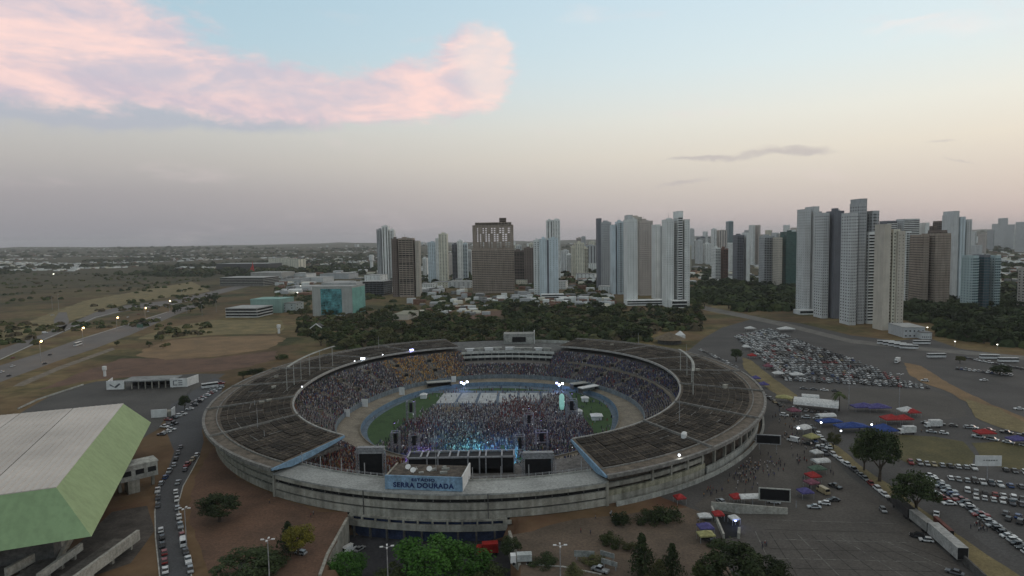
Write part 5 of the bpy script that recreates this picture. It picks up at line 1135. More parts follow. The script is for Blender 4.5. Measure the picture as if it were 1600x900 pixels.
FH = 3.15
def face_windows(wb, lb, O, u, nrm, w, h, pat, cols):
    """fill one facade: wb takes the panes, lb the slabs, sills and balconies; O lower left corner, u along, nrm outwards"""
    nf = max(1, int(h / FH)); fh = h / nf
    def pane(x0, x1, z0, z1, d=.06):
        a = O + u * x0 + nrm * d; b = O + u * x1 + nrm * d; wb.add([(a.x, a.y, O.z + z0), (b.x, b.y, O.z + z0), (b.x, b.y, O.z + z1), (a.x, a.y, O.z + z1)], [(0, 1, 2, 3)])
    def slab(x0, x1, z0, z1, d):
        a, b = O + u * x0, O + u * x1; c, e = b + nrm * d, a + nrm * d; n_ = [(p.x, p.y, O.z + z0) for p in (a, b, c, e)] + [(p.x, p.y, O.z + z1) for p in (a, b, c, e)]
        lb.add(n_, [(3, 2, 1, 0), (4, 5, 6, 7), (1, 2, 6, 5), (2, 3, 7, 6), (3, 0, 4, 7)])
    if pat == 'none': return
    cw = w / cols
    for f in range(nf):
        z = f * fh
        if pat == 'grid':
            for c in range(cols): pane(c * cw + cw * .32, c * cw + cw * .68, z + 1.0, z + 2.3)
        elif pat == 'sparse':
            for c in range(cols): pane(c * cw + cw * .40, c * cw + cw * .58, z + 1.2, z + 2.3)
        elif pat == 'bands':
            pane(.25, w - .25, z + 1.05, z + fh - .35); slab(.1, w - .1, z - .3, z + 1.0, .55)
        elif pat == 'balc':
            for c in range(cols):
                pane(c * cw + cw * .1, c * cw + cw * .9, z + .2, z + 2.6); slab(c * cw + cw * .06, c * cw + cw * .94, z - .15, z + 1.0, 1.2)  # wide dark pane carries the shade of the recess behind each balcony
        elif pat == 'frame':
            pane(0, w, z + .1, z + fh - .5, .05); slab(-.1, w + .1, z - .45, z + .25 + .8 * (random.random() < .8), .5)
            for c in range(cols + 1): slab(c * cw - .35, c * cw + .35, z + .2, z + fh - .4, .35)
        elif pat == 'net':
            pane(0, w, z + 1.5, z + fh - .7, .05); slab(-.1, w + .1, z - .2, z + 1.3, .4)
            for c in range(cols * 2 + 1): slab(c * cw / 2 - .3, c * cw / 2 + .3, z + 1.0, z + fh - .2, .3)
        elif pat == 'glass':
            for c in range(cols): pane(c * cw + .15, (c + 1) * cw - .15, z + .35, z + fh - .1)
            if f % 2 == 0: slab(0, w, z - .1, z + .3, .25)
        elif pat == 'mix':
            for c in range(cols):
                if c % 3 == 1: pane(c * cw + cw * .05, c * cw + cw * .95, z + .2, z + 2.6); slab(c * cw, c * cw + cw, z - .15, z + .95, .9)
                else: pane(c * cw + cw * .3, c * cw + cw * .7, z + 1.0, z + 2.4)
        elif pat == 'vert':
            for c in range(cols): pane(c * cw + cw * .36, c * cw + cw * .64, z + .05, z + fh - .05)
            if f % 3 == 0: slab(0, w, z - .08, z + .1, .12)
def tower(label, yb, blocks, dep=22.0, top=('box',), name='tower_block', cat='tower', group='high-rise towers of the skyline', ped=None, zb=0.0):
    cxp = (min(b[0] for b in blocks) + max(b[1] for b in blocks)) / 2; Y0 = P(cxp, yb, zb).y; base = P(cxp, yb, zb)
    t = thing(name, label, cat, (base.x, Y0, zb), 0, group)
    for bi, (x0, x1, yt, wall, pat, cols, dy, pan) in enumerate(blocks):
        Y = Y0 + dy; far = Y + dep
        a = PD(x0, yt, far if x0 > 800 else Y); b = PD(x1, yt, far if x1 < 800 else Y)
        # the silhouette edge nearer the picture's middle is the rear corner, the outer edge the front one
        xa, xb = a.x, b.x
        if xb - xa < 6: m_ = (xa + xb) / 2; xa, xb = m_ - 3.5, m_ + 3.5
        H = PD((x0 + x1) / 2, yt, Y).z - zb; w = xb - xa
        if pat == 'open':                       # bare floors and columns, the sky shows through
            z0 = PD((x0 + x1) / 2, pan, Y).z - zb; nf = int((H - z0) / 3.6); cx_ = (xa + xb) / 2 - base.x
            ob = MB()
            for f in range(nf + 1):
                z = z0 + f * (H - z0) / nf; ob.box(cx_, dy + dep / 2, z - .6, w, dep, 1.3)
                if f == nf: break
                for c in range(cols + 1):
                    for yy in (0.02, .5, .98): ob.box(cx_ - w / 2 + .6 + (w - 1.2) * c / cols, dy + dep * yy * .96 + .4, z + .3, 1.3, .8, (H - z0) / nf - .6)
                for c in range(cols):
                    for yy in (.03, .97):
                        if not (1 <= c <= cols - 2 and (c + f // 4) % 3 != 1 and 1 <= f < nf - 1): ob.box(cx_ - w / 2 + (c + .5) * w / cols, dy + dep * yy, z + .3, w / cols * .85, .3, (H - z0) / nf - .62 if 2 <= f < nf - 1 or yy > .5 else 1.6)
            ob.build('open_floors', WALL[wall], t, kind='stuff'); continue
        part_ = MB().box((xa + xb) / 2 - base.x, dy + dep / 2, 0, w, dep, H).build('wall', WALL[wall], t)
        wb, lb = MB(), MB()
        face_windows(wb, lb, Vector((xa - base.x, dy, 2.5)), Vector((1, 0, 0)), Vector((0, -1, 0)), w, H - 4, pat, cols)
        sp = {'bands': 'grid', 'balc': 'grid', 'mix': 'grid', 'vert': 'sparse'}.get(pat, pat); sc_ = max(2, int(dep / 5))
        if base.x < 0: face_windows(wb, lb, Vector((xb - base.x, dy, 2.5)), Vector((0, 1, 0)), Vector((1, 0, 0)), dep, H - 4, sp, sc_)
        else: face_windows(wb, lb, Vector((xa - base.x, dy + dep, 2.5)), Vector((0, -1, 0)), Vector((-1, 0, 0)), dep, H - 4, sp, sc_)
        if wb.v: wb.build('windows', {'b': PANEB, 'd': PANED, 'g': PANEG}.get(pan, PANE), part_, kind='stuff')
        if lb.v: lb.build('balconies', WALL[wall] if pat not in ('bands',) else WALL['white'], part_, kind='stuff')
        pm = MB(); 
        for ex, ey, ew, ed in ((0, -dep / 2 + .2, w + .3, .4), (0, dep / 2 - .2, w + .3, .4), (-w / 2 + .2, 0, .4, dep), (w / 2 - .2, 0, .4, dep)): pm.box((xa + xb) / 2 - base.x + ex, dy + dep / 2 + ey, H - .05, ew, ed, 1.2)
        pm.build('parapet', WALL[wall], part_)
        if top and w > 9:
            k = random.Random(bi + int(x0)); cx = (xa + xb) / 2 - base.x + k.uniform(-.15, .15) * w
            MB().box(cx, dy + dep * .5, H, w * k.uniform(.3, .45), dep * .4, k.uniform(3, 5)).build('lift_house', WALL[wall], part_)
            MB().box(cx + w * .28, dy + dep * .4, H, w * .16, dep * .2, k.uniform(2, 3.5)).build('water_tank', WALL['mid'], part_)
            if k.random() < .5: MB().tube([(cx, dy + dep * .5, H + 3), (cx, dy + dep * .5, H + 11)], [.25, .12], 5).build('antenna', STEEL, part_)
    if ped:
        for (x0, x1, yt, yb2, wall) in ped:
            a, b = P(x0, yb2, zb), P(x1, yb2, zb); H = PD((x0 + x1) / 2, yt, a.y).z - zb; w = b.x - a.x
            o = MB().box((a.x + b.x) / 2 - base.x, a.y - Y0 + 9, 0, w, 18, H).build('podium', WALL[wall], t)
            wb, lb = MB(), MB(); face_windows(wb, lb, Vector((a.x - base.x, a.y - Y0, .6)), Vector((1, 0, 0)), Vector((0, -1, 0)), w, H - 1, 'bands', 6)
            wb.build('windows', PANE, o, kind='stuff'); lb.build('ledges', WALL['white'], o, kind='stuff')
    return t
# x0, x1, top y, wall, pattern, columns, set back, glazing
tower('slim white tower with grey side stripes, leftmost of the skyline', 440, [(588, 598, 359, 'grey', 'vert', 3, 3, ''), (596, 609, 354, 'white', 'vert', 2, 0, ''), (608, 618, 360, 'white', 'mix', 3, 4, '')], 26)
tower('dark brown unfinished tower with open floors, second from left', 464, [(611, 624, 374, 'brown', 'grid', 3, 4, 'd'), (622, 648, 373, 'raw', 'frame', 4, 0, 'd'), (648, 657, 377, 'beige', 'sparse', 2, 5, '')], 26)
tower('cream tower with stepped top right of the unfinished one', 443, [(668, 682, 379, 'blue', 'grid', 4, 8, ''), (680, 688, 373, 'white', 'sparse', 2, 4, ''), (685, 700, 366, 'cream', 'grid', 3, 0, '')], 26)
tower('white tower with dark balconies left of the big brown block', 440, [(706, 716, 382, 'dgrey', 'balc', 2, 5, ''), (714, 724, 377, 'white', 'sparse', 2, 0, ''), (722, 731, 381, 'blue', 'balc', 2, 3, '')], 24)
tower('big brown unfinished block wrapped in netting', 458, [(737, 803, 390, 'raw', 'net', 9, 0, 'd'), (738, 802, 352, 'raw', 'open', 14, .5, 391), (742, 799, 348, 'raw', 'open', 11, 2, 353), (780, 791, 341, 'brown', 'open', 2, 6, 349)], 30, top=None)
tower('dark brown block just right of the netted tower', 446, [(803, 820, 392, 'brown', 'frame', 4, 5, 'd'), (818, 834, 388, 'brown', 'grid', 4, 0, 'd')], 26)
tower('pale blue tower with a dark vertical slot', 464, [(833, 843, 376, 'white', 'grid', 2, 8, ''), (842, 854, 374, 'blue', 'sparse', 3, 0, ''), (854, 857, 376, 'dgrey', 'none', 1, 2, ''), (856, 872, 373, 'blue', 'sparse', 3, 0, '')], 24, ped=[(846, 882, 460, 468, 'white')])
tower('tall thin white tower behind the pale blue one', 436, [(853, 864, 345, 'white', 'vert', 2, 0, ''), (862, 875, 344, 'white', 'grid', 3, 5, '')], 26)
tower('cream stepped tower in the gap', 434, [(892, 900, 386, 'cream', 'grid', 2, 4, ''), (897, 913, 380, 'cream', 'grid', 4, 0, ''), (911, 919, 388, 'cream', 'balc', 2, 4, '')], 26)
tower('grey tower with dark crown, left of the white cluster', 454, [(932, 939, 342, 'dgrey', 'none', 1, 2, ''), (936, 955, 348, 'grey', 'grid', 5, 0, '')], 24)
tower('pale blue tower with stepped corners in the white cluster', 460, [(953, 962, 352, 'blue', 'none', 1, 4, ''), (961, 975, 347, 'blue', 'mix', 3, 0, '')], 24)
tower('tall white tower with scattered small windows', 476, [(974, 996, 344, 'white', 'sparse', 4, 0, ''), (978, 986, 337, 'mid', 'none', 1, 6, '')], 26)
tower('pinkish beige tower with tiny windows behind the white ones', 462, [(995, 1020, 346, 'pink', 'grid', 8, 0, ''), (985, 1003, 340, 'beige', 'grid', 4, 14, '')], 26)
tower('white tower with a dark slot, third of the white cluster', 468, [(1018, 1032, 352, 'white', 'sparse', 2, 0, ''), (1030, 1036, 354, 'grey', 'grid', 2, 3, '')], 26)
tower('white tower with deep dark balconies on a podium', 480, [(1034, 1053, 344, 'white', 'sparse', 3, 3, ''), (1052, 1067, 338, 'white', 'bands', 2, 0, ''), (1065, 1075, 344, 'white', 'sparse', 2, 2, ''), (1053, 1066, 331, 'white', 'none', 1, 8, '')], 26, ped=[(980, 1055, 469, 478, 'white'), (1050, 1075, 470, 482, 'white')])
for (lab, yb, bl, dp) in (('far pale tower right of the podium tower', 405, [(1076, 1085, 358, 'mid', 'grid', 3, 0, '')], 40), ('far pale low towers in the haze', 412, [(1086, 1098, 376, 'mid', 'grid', 3, 0, ''), (1096, 1112, 381, 'white', 'grid', 4, 20, '')], 40), ('far dark slab behind the pale low towers', 408, [(1088, 1110, 371, 'dgrey', 'bands', 4, 0, '')], 40),
                      ('far white twin towers under the thin spire', 404, [(1111, 1120, 358, 'white', 'vert', 2, 0, ''), (1119, 1136, 360, 'pink', 'vert', 3, 6, '')], 40), ('far dark tower with slanted glass top', 402, [(1134, 1146, 346, 'sky', 'glass', 3, 0, 'b')], 40), ('brown block with white corners below the far twin towers', 441, [(1112, 1126, 388, 'white', 'balc', 3, 0, ''), (1124, 1138, 389, 'red', 'balc', 2, 3, '')], 26),
                      ('dark tower with a white side wall', 444, [(1145, 1163, 368, 'dgrey', 'balc', 3, 0, ''), (1162, 1169, 364, 'white', 'none', 1, 2, '')], 26), ('slim pink and white tower in the haze', 414, [(1170, 1180, 352, 'white', 'vert', 2, 0, ''), (1179, 1188, 352, 'pink', 'grid', 2, 3, '')], 36), ('grey balconied tower left of the green glass one', 448, [(1186, 1210, 370, 'grey', 'balc', 4, 0, '')], 26),
                      ('narrow beige tower beside the green glass one', 450, [(1209, 1221, 372, 'beige', 'grid', 3, 0, '')], 26), ('dark green glass tower left of the right cluster', 450, [(1219, 1247, 363, 'green', 'glass', 6, 0, 'g'), (1230, 1240, 360, 'white', 'none', 1, 8, '')], 28)):
    tower(lab, yb, bl, dp, group='high-rise towers of the skyline')
tower('light grey tower with ribbed corner, left of the right cluster', 490, [(1247, 1266, 328, 'mid', 'sparse', 3, 0, ''), (1264, 1274, 324, 'mid', 'none', 1, 4, ''), (1266, 1280, 332, 'grey', 'grid', 4, 6, '')], 22, ped=[(1250, 1284, 485, 492, 'mid')])
tower('dark slate tower with a blank front', 498, [(1277, 1293, 334, 'mid', 'grid', 3, 4, ''), (1291, 1319, 331, 'dgrey', 'none', 1, 0, '')], 20)
tower('tallest grey tower of the right cluster with stepped crown', 508, [(1318, 1338, 334, 'mid', 'grid', 4, 0, ''), (1330, 1352, 319, 'grey', 'grid', 4, 8, ''), (1350, 1371, 331, 'grey', 'mix', 4, 10, ''), (1334, 1350, 312, 'grey', 'none', 1, 14, '')], 20)
tower('tower with white and dark horizontal bands', 506, [(1345, 1370, 364, 'white', 'bands', 3, 0, '')], 16, top=None)
tower('beige slab tower at the front of the right cluster', 516, [(1368, 1392, 352, 'beige', 'none', 1, 0, ''), (1390, 1398, 360, 'cream', 'grid', 2, 2, ''), (1397, 1406, 363, 'beige', 'sparse', 2, 0, '')], 16)
tower('white tower with side balconies behind the beige slab', 472, [(1404, 1421, 362, 'white', 'balc', 2, 0, ''), (1419, 1432, 368, 'mid', 'sparse', 2, 3, '')], 24)
tower('wide pale slab far behind the beige tower', 448, [(1374, 1402, 346, 'dgrey', 'bands', 5, 4, ''), (1400, 1437, 343, 'mid', 'bands', 6, 0, ''), (1436, 1449, 349, 'white', 'none', 2, 4, '')], 24, top=None)
tower('dark unfinished tower behind the brown block', 446, [(1446, 1462, 354, 'brown', 'frame', 3, 0, 'd'), (1458, 1480, 346, 'brown', 'frame', 4, 8, 'd')], 26, top=None)
tower('brown unfinished block at the right', 478, [(1432, 1442, 368, 'raw', 'net', 3, 5, 'd'), (1440, 1486, 366, 'raw', 'net', 8, 0, 'd'), (1456, 1474, 361, 'brown', 'frame', 3, 8, 'd')], 28, top=None)
tower('tall plain white tower right of the brown block', 468, [(1478, 1492, 337, 'mid', 'none', 1, 0, ''), (1491, 1501, 340, 'blue', 'sparse', 1, 4, ''), (1499, 1513, 344, 'mid', 'grid', 2, 8, ''), (1482, 1491, 331, 'mid', 'none', 1, 6, '')], 24)
tower('blue glass tower with white floor bands', 486, [(1504, 1528, 401, 'sky', 'balc', 3, 2, 'b'), (1527, 1540, 400, 'dgrey', 'glass', 2, 0, 'b'), (1539, 1561, 401, 'sky', 'balc', 3, 2, 'b')], 20, top=None)
tower('brown brick block cut by the right picture edge', 490, [(1592, 1625, 421, 'pink', 'balc', 3, 0, '')], 24)
for (lab, x0, x1, yt, yb) in (('far tower on the right horizon, tallest', 1563, 1572, 341, 378), ('far pale block on the right horizon', 1572, 1584, 351, 380), ('far tower at the right edge of the horizon', 1590, 1604, 347, 384), ('far tiny tower left of the tallest horizon one', 1554, 1560, 350, 376), ('small pale block among roofs at right', 1512, 1528, 384, 408)):
    tower(lab, yb + 12, [(x0, x1, yt, 'mid', 'grid', 3, 0, '')], 60, group='towers on the right horizon')
FT = [(1150, 1158, 372, 420), (1196, 1206, 360, 414), (1206, 1216, 364, 416), (1224, 1234, 352, 410), (1236, 1246, 356, 412), (1098, 1106, 362, 408), (1164, 1171, 360, 410), (940, 950, 366, 412), (1516, 1524, 362, 396), (1530, 1540, 366, 398), (1545, 1552, 360, 392), (1420, 1430, 352, 404), (1440, 1448, 356, 404), (1396, 1404, 350, 404), (1580, 1588, 358, 390)]
for k, (x0, x1, yt, yb) in enumerate(sorted(FT)):
    tower('pale far tower fading in haze, %s of its kind from left' % ORD[k + 1], yb, [(x0, x1, yt, ['mid', 'white', 'pink', 'grey', 'cream'][k % 5], ['grid', 'vert', 'balc'][k % 3], 3, 0, '')], 40, group='pale far towers')
# a second row of hazy blocks between the big towers
HZ = [(876, 889, 392, 424), (884, 893, 398, 426), (915, 931, 384, 420), (920, 930, 378, 416), (900, 908, 372, 410), (806, 815, 384, 424), (1137, 1146, 380, 424), (1163, 1171, 384, 426), (826, 834, 381, 418), (700, 708, 398, 432), (728, 737, 392, 430), (660, 669, 404, 436), (908, 915, 370, 408), (1072, 1080, 384, 424)]
for k, (x0, x1, yt, yb) in enumerate(HZ):
    tower('small hazy block in the gaps of the skyline, %s from left' % ORD[sorted(h[0] for h in HZ).index(x0) + 1], yb, [(x0, x1, yt, ['mid', 'white', 'grey', 'cream', 'pink'][k % 5], ['grid', 'balc', 'vert'][k % 3], 3, 0, '')], 30, group='hazy blocks in the gaps')
# ------------------------------------------------------------------ low buildings left of the wood
def low(name, label, x0, x1, ytop, yb, dep, wall, roofm, pat='grid', cols=8, rz_=0.0, glass=PANE):
    a, b = P(x0, yb), P(x1, yb); w = (b - a).length; Y = (a.y + b.y) / 2; H = PD((x0 + x1) / 2, ytop, Y).z; c = (a + b) / 2
    t = thing(name, label, 'building', (c.x, c.y, 0), math.atan2(b.y - a.y, b.x - a.x) + rz_)
    wl = MB().box(0, dep / 2, 0, w, dep, H).build('wall', wall, t); MB().box(0, dep / 2, H + .003, w + .8, dep + .8, .5).build('roof', roofm, t)
    wb, lb = MB(), MB()
    face_windows(wb, lb, Vector((-w / 2, 0, .3)), Vector((1, 0, 0)), Vector((0, -1, 0)), w, H - .6, pat, cols); face_windows(wb, lb, Vector((w / 2, 0, .3)), Vector((0, 1, 0)), Vector((1, 0, 0)), dep, H - .6, pat, max(2, cols // 2))
    if wb.v: wb.build('windows', glass, wl, kind='stuff')
    if lb.v: lb.build('ledges', wall, wl, kind='stuff')
    return t, w, H
ROOFW = mat('pale_roof', (.40, .40, .39), .8, .12, .1); ROOFG = mat('grey_roof', (.24, .24, .235), .85, .2, .1); ROOFA = mat('aqua_roof', (.24, .40, .36), .8, .1, .1)
t, w, H = low('office_block', 'square office block with aqua glass front beside the wood', 489, 551, 448, 494, 46, wm('office', (.42, .43, .41)), ROOFW, 'none')
wb, lb = MB(), MB(); face_windows(wb, lb, Vector((-w * .28, -.3, 2)), Vector((1, 0, 0)), Vector((0, -1, 0)), w * .52, H - 5, 'glass', 9)
MB().box(-w * .02, 0, 1.8, w * .53, .5, H - 4.5).build('glass_front', mat('aqua_glass', (.09, .27, .29), .15, .25, .12, spec=.7), t); wb.build('panes', mat('aqua_pane', (.11, .33, .36), .12, .5, .10, spec=.7), t, kind='stuff')
MB().box(w / 2 + .05, 23, 2, .4, 44, H - 4).build('side_glazing', mat('aqua_side', (.20, .42, .37), .3, .12, .1), t)
MB().box(0, 34, H + .5, w * .9, 22, 3.2).build('roof_storey', ROOFW, t)
t, w, H = low('clinic', 'long low white building with green roofed hall behind', 353, 402, 482, 496, 40, wm('clinic', (.55, .55, .53)), ROOFW, 'bands', 8)
low('hall', 'pale green roofed hall behind the low white building', 392, 440, 468, 489, 36, wm('hall', (.26, .38, .34)), ROOFA, 'none', 4)
low('annex', 'small white annex right of the green hall', 428, 462, 474, 488, 24, wm('annex', (.42, .46, .45)), ROOFG, 'sparse', 3)
low('shopping_store', 'long pale flat roofed store by the highway', 344, 412, 434, 447, 60, wm('store', (.36, .35, .32)), ROOFW, 'bands', 8)
low('shopping_store', 'long pale store wing behind the flat roofed one', 392, 440, 426, 436, 60, wm('store2', (.36, .35, .33)), ROOFW, 'none', 8)
low('warehouse', 'dark long warehouse with white roof line on the far left', 338, 418, 412, 421, 80, wm('wh', (.07, .07, .07)), ROOFW, 'none', 4)
for k, (x0, x1, yt, yb) in enumerate(((420, 432, 404, 419), (431, 443, 403, 419), (442, 454, 404, 419), (453, 467, 405, 420))): low('apartment_row', '%s of four cream apartment blocks far left, counted from left' % ORD[k + 1], x0, x1, yt, yb, 40, WALL['cream'], ROOFG, 'grid', 5)
low('glass_pavilion', 'dark glass pavilion between office block and first tower', 566, 600, 440, 462, 40, WALL['dgrey'], ROOFW, 'glass', 6)
low('pavilion', 'white flat block above the glass pavilion', 570, 594, 430, 444, 40, WALL['white'], ROOFW, 'sparse', 4)
low('shed', 'long pale roofed shed among the trees', 614, 638, 492, 500, 45, WALL['beige'], mat('shed_roof', (.30, .29, .22), .85, .12, .2), 'none', 3)
for k, (x0, x1, yt, yb, r_, c) in enumerate(((436, 470, 437, 443, ROOFG, 'grey'), (470, 505, 434, 441, ROOFW, 'mid'), (444, 478, 428, 434, ROOFG, 'mid'), (500, 545, 428, 436, ROOFG, 'grey'), (510, 540, 441, 446, ROOFW, 'white'), (462, 486, 448, 454, ROOFW, 'mid'))):
    low('warehouse', '%s grey warehouse roof in the district beyond the office block' % ['leftmost', 'widest pale', 'rear left', 'rear right', 'small white', 'nearest'][k], x0, x1, yt, yb, 50, WALL[c], r_, 'none', 3)
for k, (x0, x1, yt, yb, c) in enumerate(((658, 676, 444, 452, 'white'), (676, 700, 441, 450, 'cream'), (700, 735, 440, 450, 'mid'), (806, 824, 437, 446, 'cream'), (870, 884, 440, 452, 'white'), (872, 896, 408, 418, 'sky'), (918, 934, 412, 424, 'white'), (900, 930, 428, 437, 'white'), (1412, 1445, 512, 528, 'grey'), (1440, 1456, 520, 530, 'mid'), (935, 955, 448, 458, 'white'))):
    low('house', ['white low block below the cream tower', 'cream low block at the foot of the cream tower', 'grey low block left of the netted tower', 'cream house right of the netted tower', 'white house right of the pale blue tower', 'blue roofed hall in the gap', 'white hall under the cream tower', 'white low block in the gap', 'grey concrete house beside the beige tower', 'small shed at the park street', 'white podium under the grey tower'][k], x0, x1, yt, yb, 30, WALL[c], ROOFG if k % 2 else ROOFW, 'grid', 5)
# water towers, chimney, red sculpture, tent peaks
def water_tower(px, yb, ytop, r, label):
    q = P(px, yb); h = PD(px, ytop, q.y).z; t = thing('water_tower', label, 'water tower', q)
    MB().tube([(0, 0, 0), (0, 0, h * .6)], r * .62, 12).build('shaft', WHITE, t); MB().tube([(0, 0, h * .55), (0, 0, h * .64), (0, 0, h * .97), (0, 0, h)], [r * .62, r, r, r * .5], 14).build('tank', WHITE, t)
water_tower(164, 588, 572, 1.5, 'slim white water tower by the bus terminal'); water_tower(436, 521, 507, 2.0, 'small white water tower left of the wood'); water_tower(581, 421, 398, 9, 'tall white cylinder tank left of the first tower')
q = P(393, 427); t = thing('sculpture', 'tall red abstract landmark sculpture in the distance', 'sculpture', q)
for s, c in ((-1, .7), (1, 1.0)): MB().add([(s * 11, 0, 0), (s * 2, 0, 0), (s * 7, 6, 0), (4, 2, 42 * c)], [(0, 1, 3), (1, 2, 3), (2, 0, 3), (0, 2, 1)]).build('wing', mat('sculpture_red', (.55, .03, .03), .6, .1), t)
q = P(494, 519); t = thing('open_shelter', 'white gabled frame shelter at the left edge of the wood', 'shelter', q)
for s in (-1, 1): MB().bar((s * 12, 0, 0), (0, 0, 9), .9).build('rafter', WHITE, t); MB().add([(s * 12, 0, .2), (0, 0, 9.2), (0, 12, 9.2), (s * 12, 12, .2)], [(0, 1, 2, 3)]).build('roof_sheet', CONCD, t)
q = P(1046, 536); t = thing('thatched_pavilion', 'broad brown conical roofed pavilion behind the right roof', 'pavilion', q)
MB().add([(14 * math.cos(a), 14 * math.sin(a), 4) for a in np.linspace(0, 6.283, 17)[:-1]] + [(0, 0, 10)], [(i, (i + 1) % 16, 16) for i in range(16)]).build('roof', mat('thatch', (.16, .125, .085), .95, .2, .3), t); MB().tube([(0, 0, 0), (0, 0, 4.2)], 10.5, 16).build('wall', CONCD, t)
q = P(1063, 528); t = thing('peaked_tent', 'white pointed tent beside the conical pavilion', 'tent', q)
MB().add([(4 * a, 4 * b, 3) for a, b in ((-1, -1), (1, -1), (1, 1), (-1, 1))] + [(0, 0, 7)], [(0, 1, 4), (1, 2, 4), (2, 3, 4), (3, 0, 4)]).build('canopy', WHITE, t); MB().box(0, 0, 0, 7.4, 7.4, 3.1).build('wall', WHITE, t)
# far town: roofs too many and too small to tell apart
fb = MB(); TM = [WALL['white'], WALL['mid'], WALL['cream'], mat('clay_roof', (.20, .11, .075), .9, .2), ROOFG, WALL['grey']]
def town(n, area, s, thr, sc=.0016, hh=(3, 6), wts=(4, 3, 2, 3, 3, 2)):
    k = 0; tries = 0
    while k < n and tries < n * 30:
        tries += 1; px = random.uniform(area[0], area[1]); py = area[2] + (area[3] - area[2]) * random.random() ** 1.2; q = P(px, py)
        if q.y > 9500 or q.y < 0 or mnoise.noise(q * sc) < thr: continue
        fb.box(q.x, q.y, terrain(q.x, q.y) - 1, random.uniform(*s), random.uniform(*s), random.uniform(*hh) + 1, random.random(), random.choices(range(6), wts)[0]); k += 1
town(1500, (-100, 600, 392, 420), (8, 22), .05); town(260, (-60, 125, 413, 424), (10, 24), -1, wts=(8, 3, 3, 1, 1, 1)); town(500, (560, 1250, 384, 440), (9, 22), -.3); town(1100, (1430, 1750, 366, 440), (8, 18), -.4); town(120, (1500, 1720, 440, 475), (8, 16), -.2)
def near_town(n, area, s, avoid=None, hh=(3, 9)):
    k = 0
    while k < n:
        px, py = random.uniform(area[0], area[1]), random.uniform(area[2], area[3]); q = P(px, py)
        if avoid and avoid(px, py): continue
        fb.box(q.x, q.y, -.5, random.uniform(*s), random.uniform(*s), random.uniform(*hh), random.choice([0, .2, -.15]), random.choices(range(6), (3, 3, 2, 3, 3, 3))[0]); k += 1
near_town(150, (640, 960, 436, 476), (7, 16), lambda x, y: 735 < x < 805 and y < 464 or 832 < x < 884 and y < 470); near_town(70, (820, 960, 466, 484), (6, 12)); near_town(60, (1080, 1250, 425, 446), (8, 18)); near_town(90, (430, 610, 424, 462), (10, 26), lambda x, y: 485 < x < 568 and y > 430); near_town(36, (655, 760, 474, 492), (6, 12), None, (2, 5))
town(140, (-100, 1700, 376, 392), (15, 30), .0, hh=(15, 45), wts=(4, 4, 1, 0, 1, 2))
tag(fb.build('distant_town', TM), 'distant town of small roofs spread to the horizon', kind='stuff')
# ------------------------------------------------------------------ the green arena at lower left
ZR, ZL = 25.0, 13.0
A1, C1 = P(193, 631, ZR), P(88, 762, ZR)                     # far right and near right corner of its roof
uu = (A1 - C1).normalized(); vv = Vector((-uu.y, uu.x, 0))   # along the side, and leftwards
LA = (A1 - C1).length; WA = 95.0
ar = thing('sports_arena', 'green faceted sports arena with pale panelled roof', 'arena', (C1.x, C1.y, 0))
def asub(mb, name, m, parent=None, **k):
    o = mb.build(name, m, parent or ar, **k)
    if parent is None or parent is ar: o.matrix_parent_inverse = Matrix.Translation(-ar.location)
    return o
top = [C1, A1, A1 + vv * WA, C1 + vv * WA]
D1, B1 = P(143, 838, ZL), P(236, 660, ZL)
dn = (D1 - C1); df = (B1 - A1)
def refl(d): c = d - 2 * d.dot(vv) * vv; return c
bot = [D1, B1, A1 + vv * WA + refl(df), C1 + vv * WA + refl(dn)]
bot = [Vector((p.x, p.y, ZL)) for p in bot]
GRN = mat('arena_green', (.30, .39, .20), .7, .06, .03, streak=.18, grain=.03); GRN2 = mat('arena_green_front', (.25, .37, .20), .7, .06, .03, streak=.18, grain=.03)
for k, nm in ((0, 'side_facade'), (1, 'far_facade'), (2, 'left_facade'), (3, 'front_facade')):
    a, b = k, (k + 1) % 4
    asub(MB().poly([bot[a], bot[b], top[b], top[a]]), nm, GRN if nm != 'front_facade' else GRN2, label='sloping green painted facade' if k == 0 else None) if False else asub(MB().poly([bot[a], bot[b], top[b], top[a]]), nm, GRN if k != 3 else GRN2)
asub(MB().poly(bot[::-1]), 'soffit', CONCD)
RP = mat('arena_roof', (.55, .50, .455), .75, .08, .03, streak=0, rnd=.06, grain=.05)
npan = 5
for k in range(npan):
    s0, s1 = k / npan, (k + 1) / npan
    pts = [C1 + vv * (WA * s0) + uu * .0, C1 + vv * (WA * s1), A1 + vv * (WA * s1), A1 + vv * (WA * s0)]
    g = vv * .22
    pts = [pts[0] + g * (k > 0), pts[1] - g, pts[2] - g, pts[3] + g * (k > 0)]
    mb = MB().prism([(p.x, p.y) for p in pts], ZR - .3, ZR + .25)
    for j in range(1, 9):
        e0, e1 = pts[0].lerp(pts[1], j / 9), pts[3].lerp(pts[2], j / 9); mb.bar(Vector((e0.x, e0.y, ZR + .32)), Vector((e1.x, e1.y, ZR + .32)), .22, .16)
    asub(mb, 'roof_panel', RP)
asub(MB().poly([p + Vector((0, 0, -.25)) for p in top]), 'roof_deck', CONCD)
inn = [b.lerp(sum(bot, Vector()) / 4, .22) for b in bot]
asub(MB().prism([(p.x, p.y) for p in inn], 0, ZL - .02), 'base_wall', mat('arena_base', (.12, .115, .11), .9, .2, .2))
for k in range(9):
    p = inn[0].lerp(inn[1], k / 8); q = bot[0].lerp(bot[1], k / 8); m_ = p.lerp(q, .55)
    asub(MB().bar((p.x, p.y, 0), (m_.x, m_.y, ZL - .1), 1.2, 1.0), 'buttress', CONC)
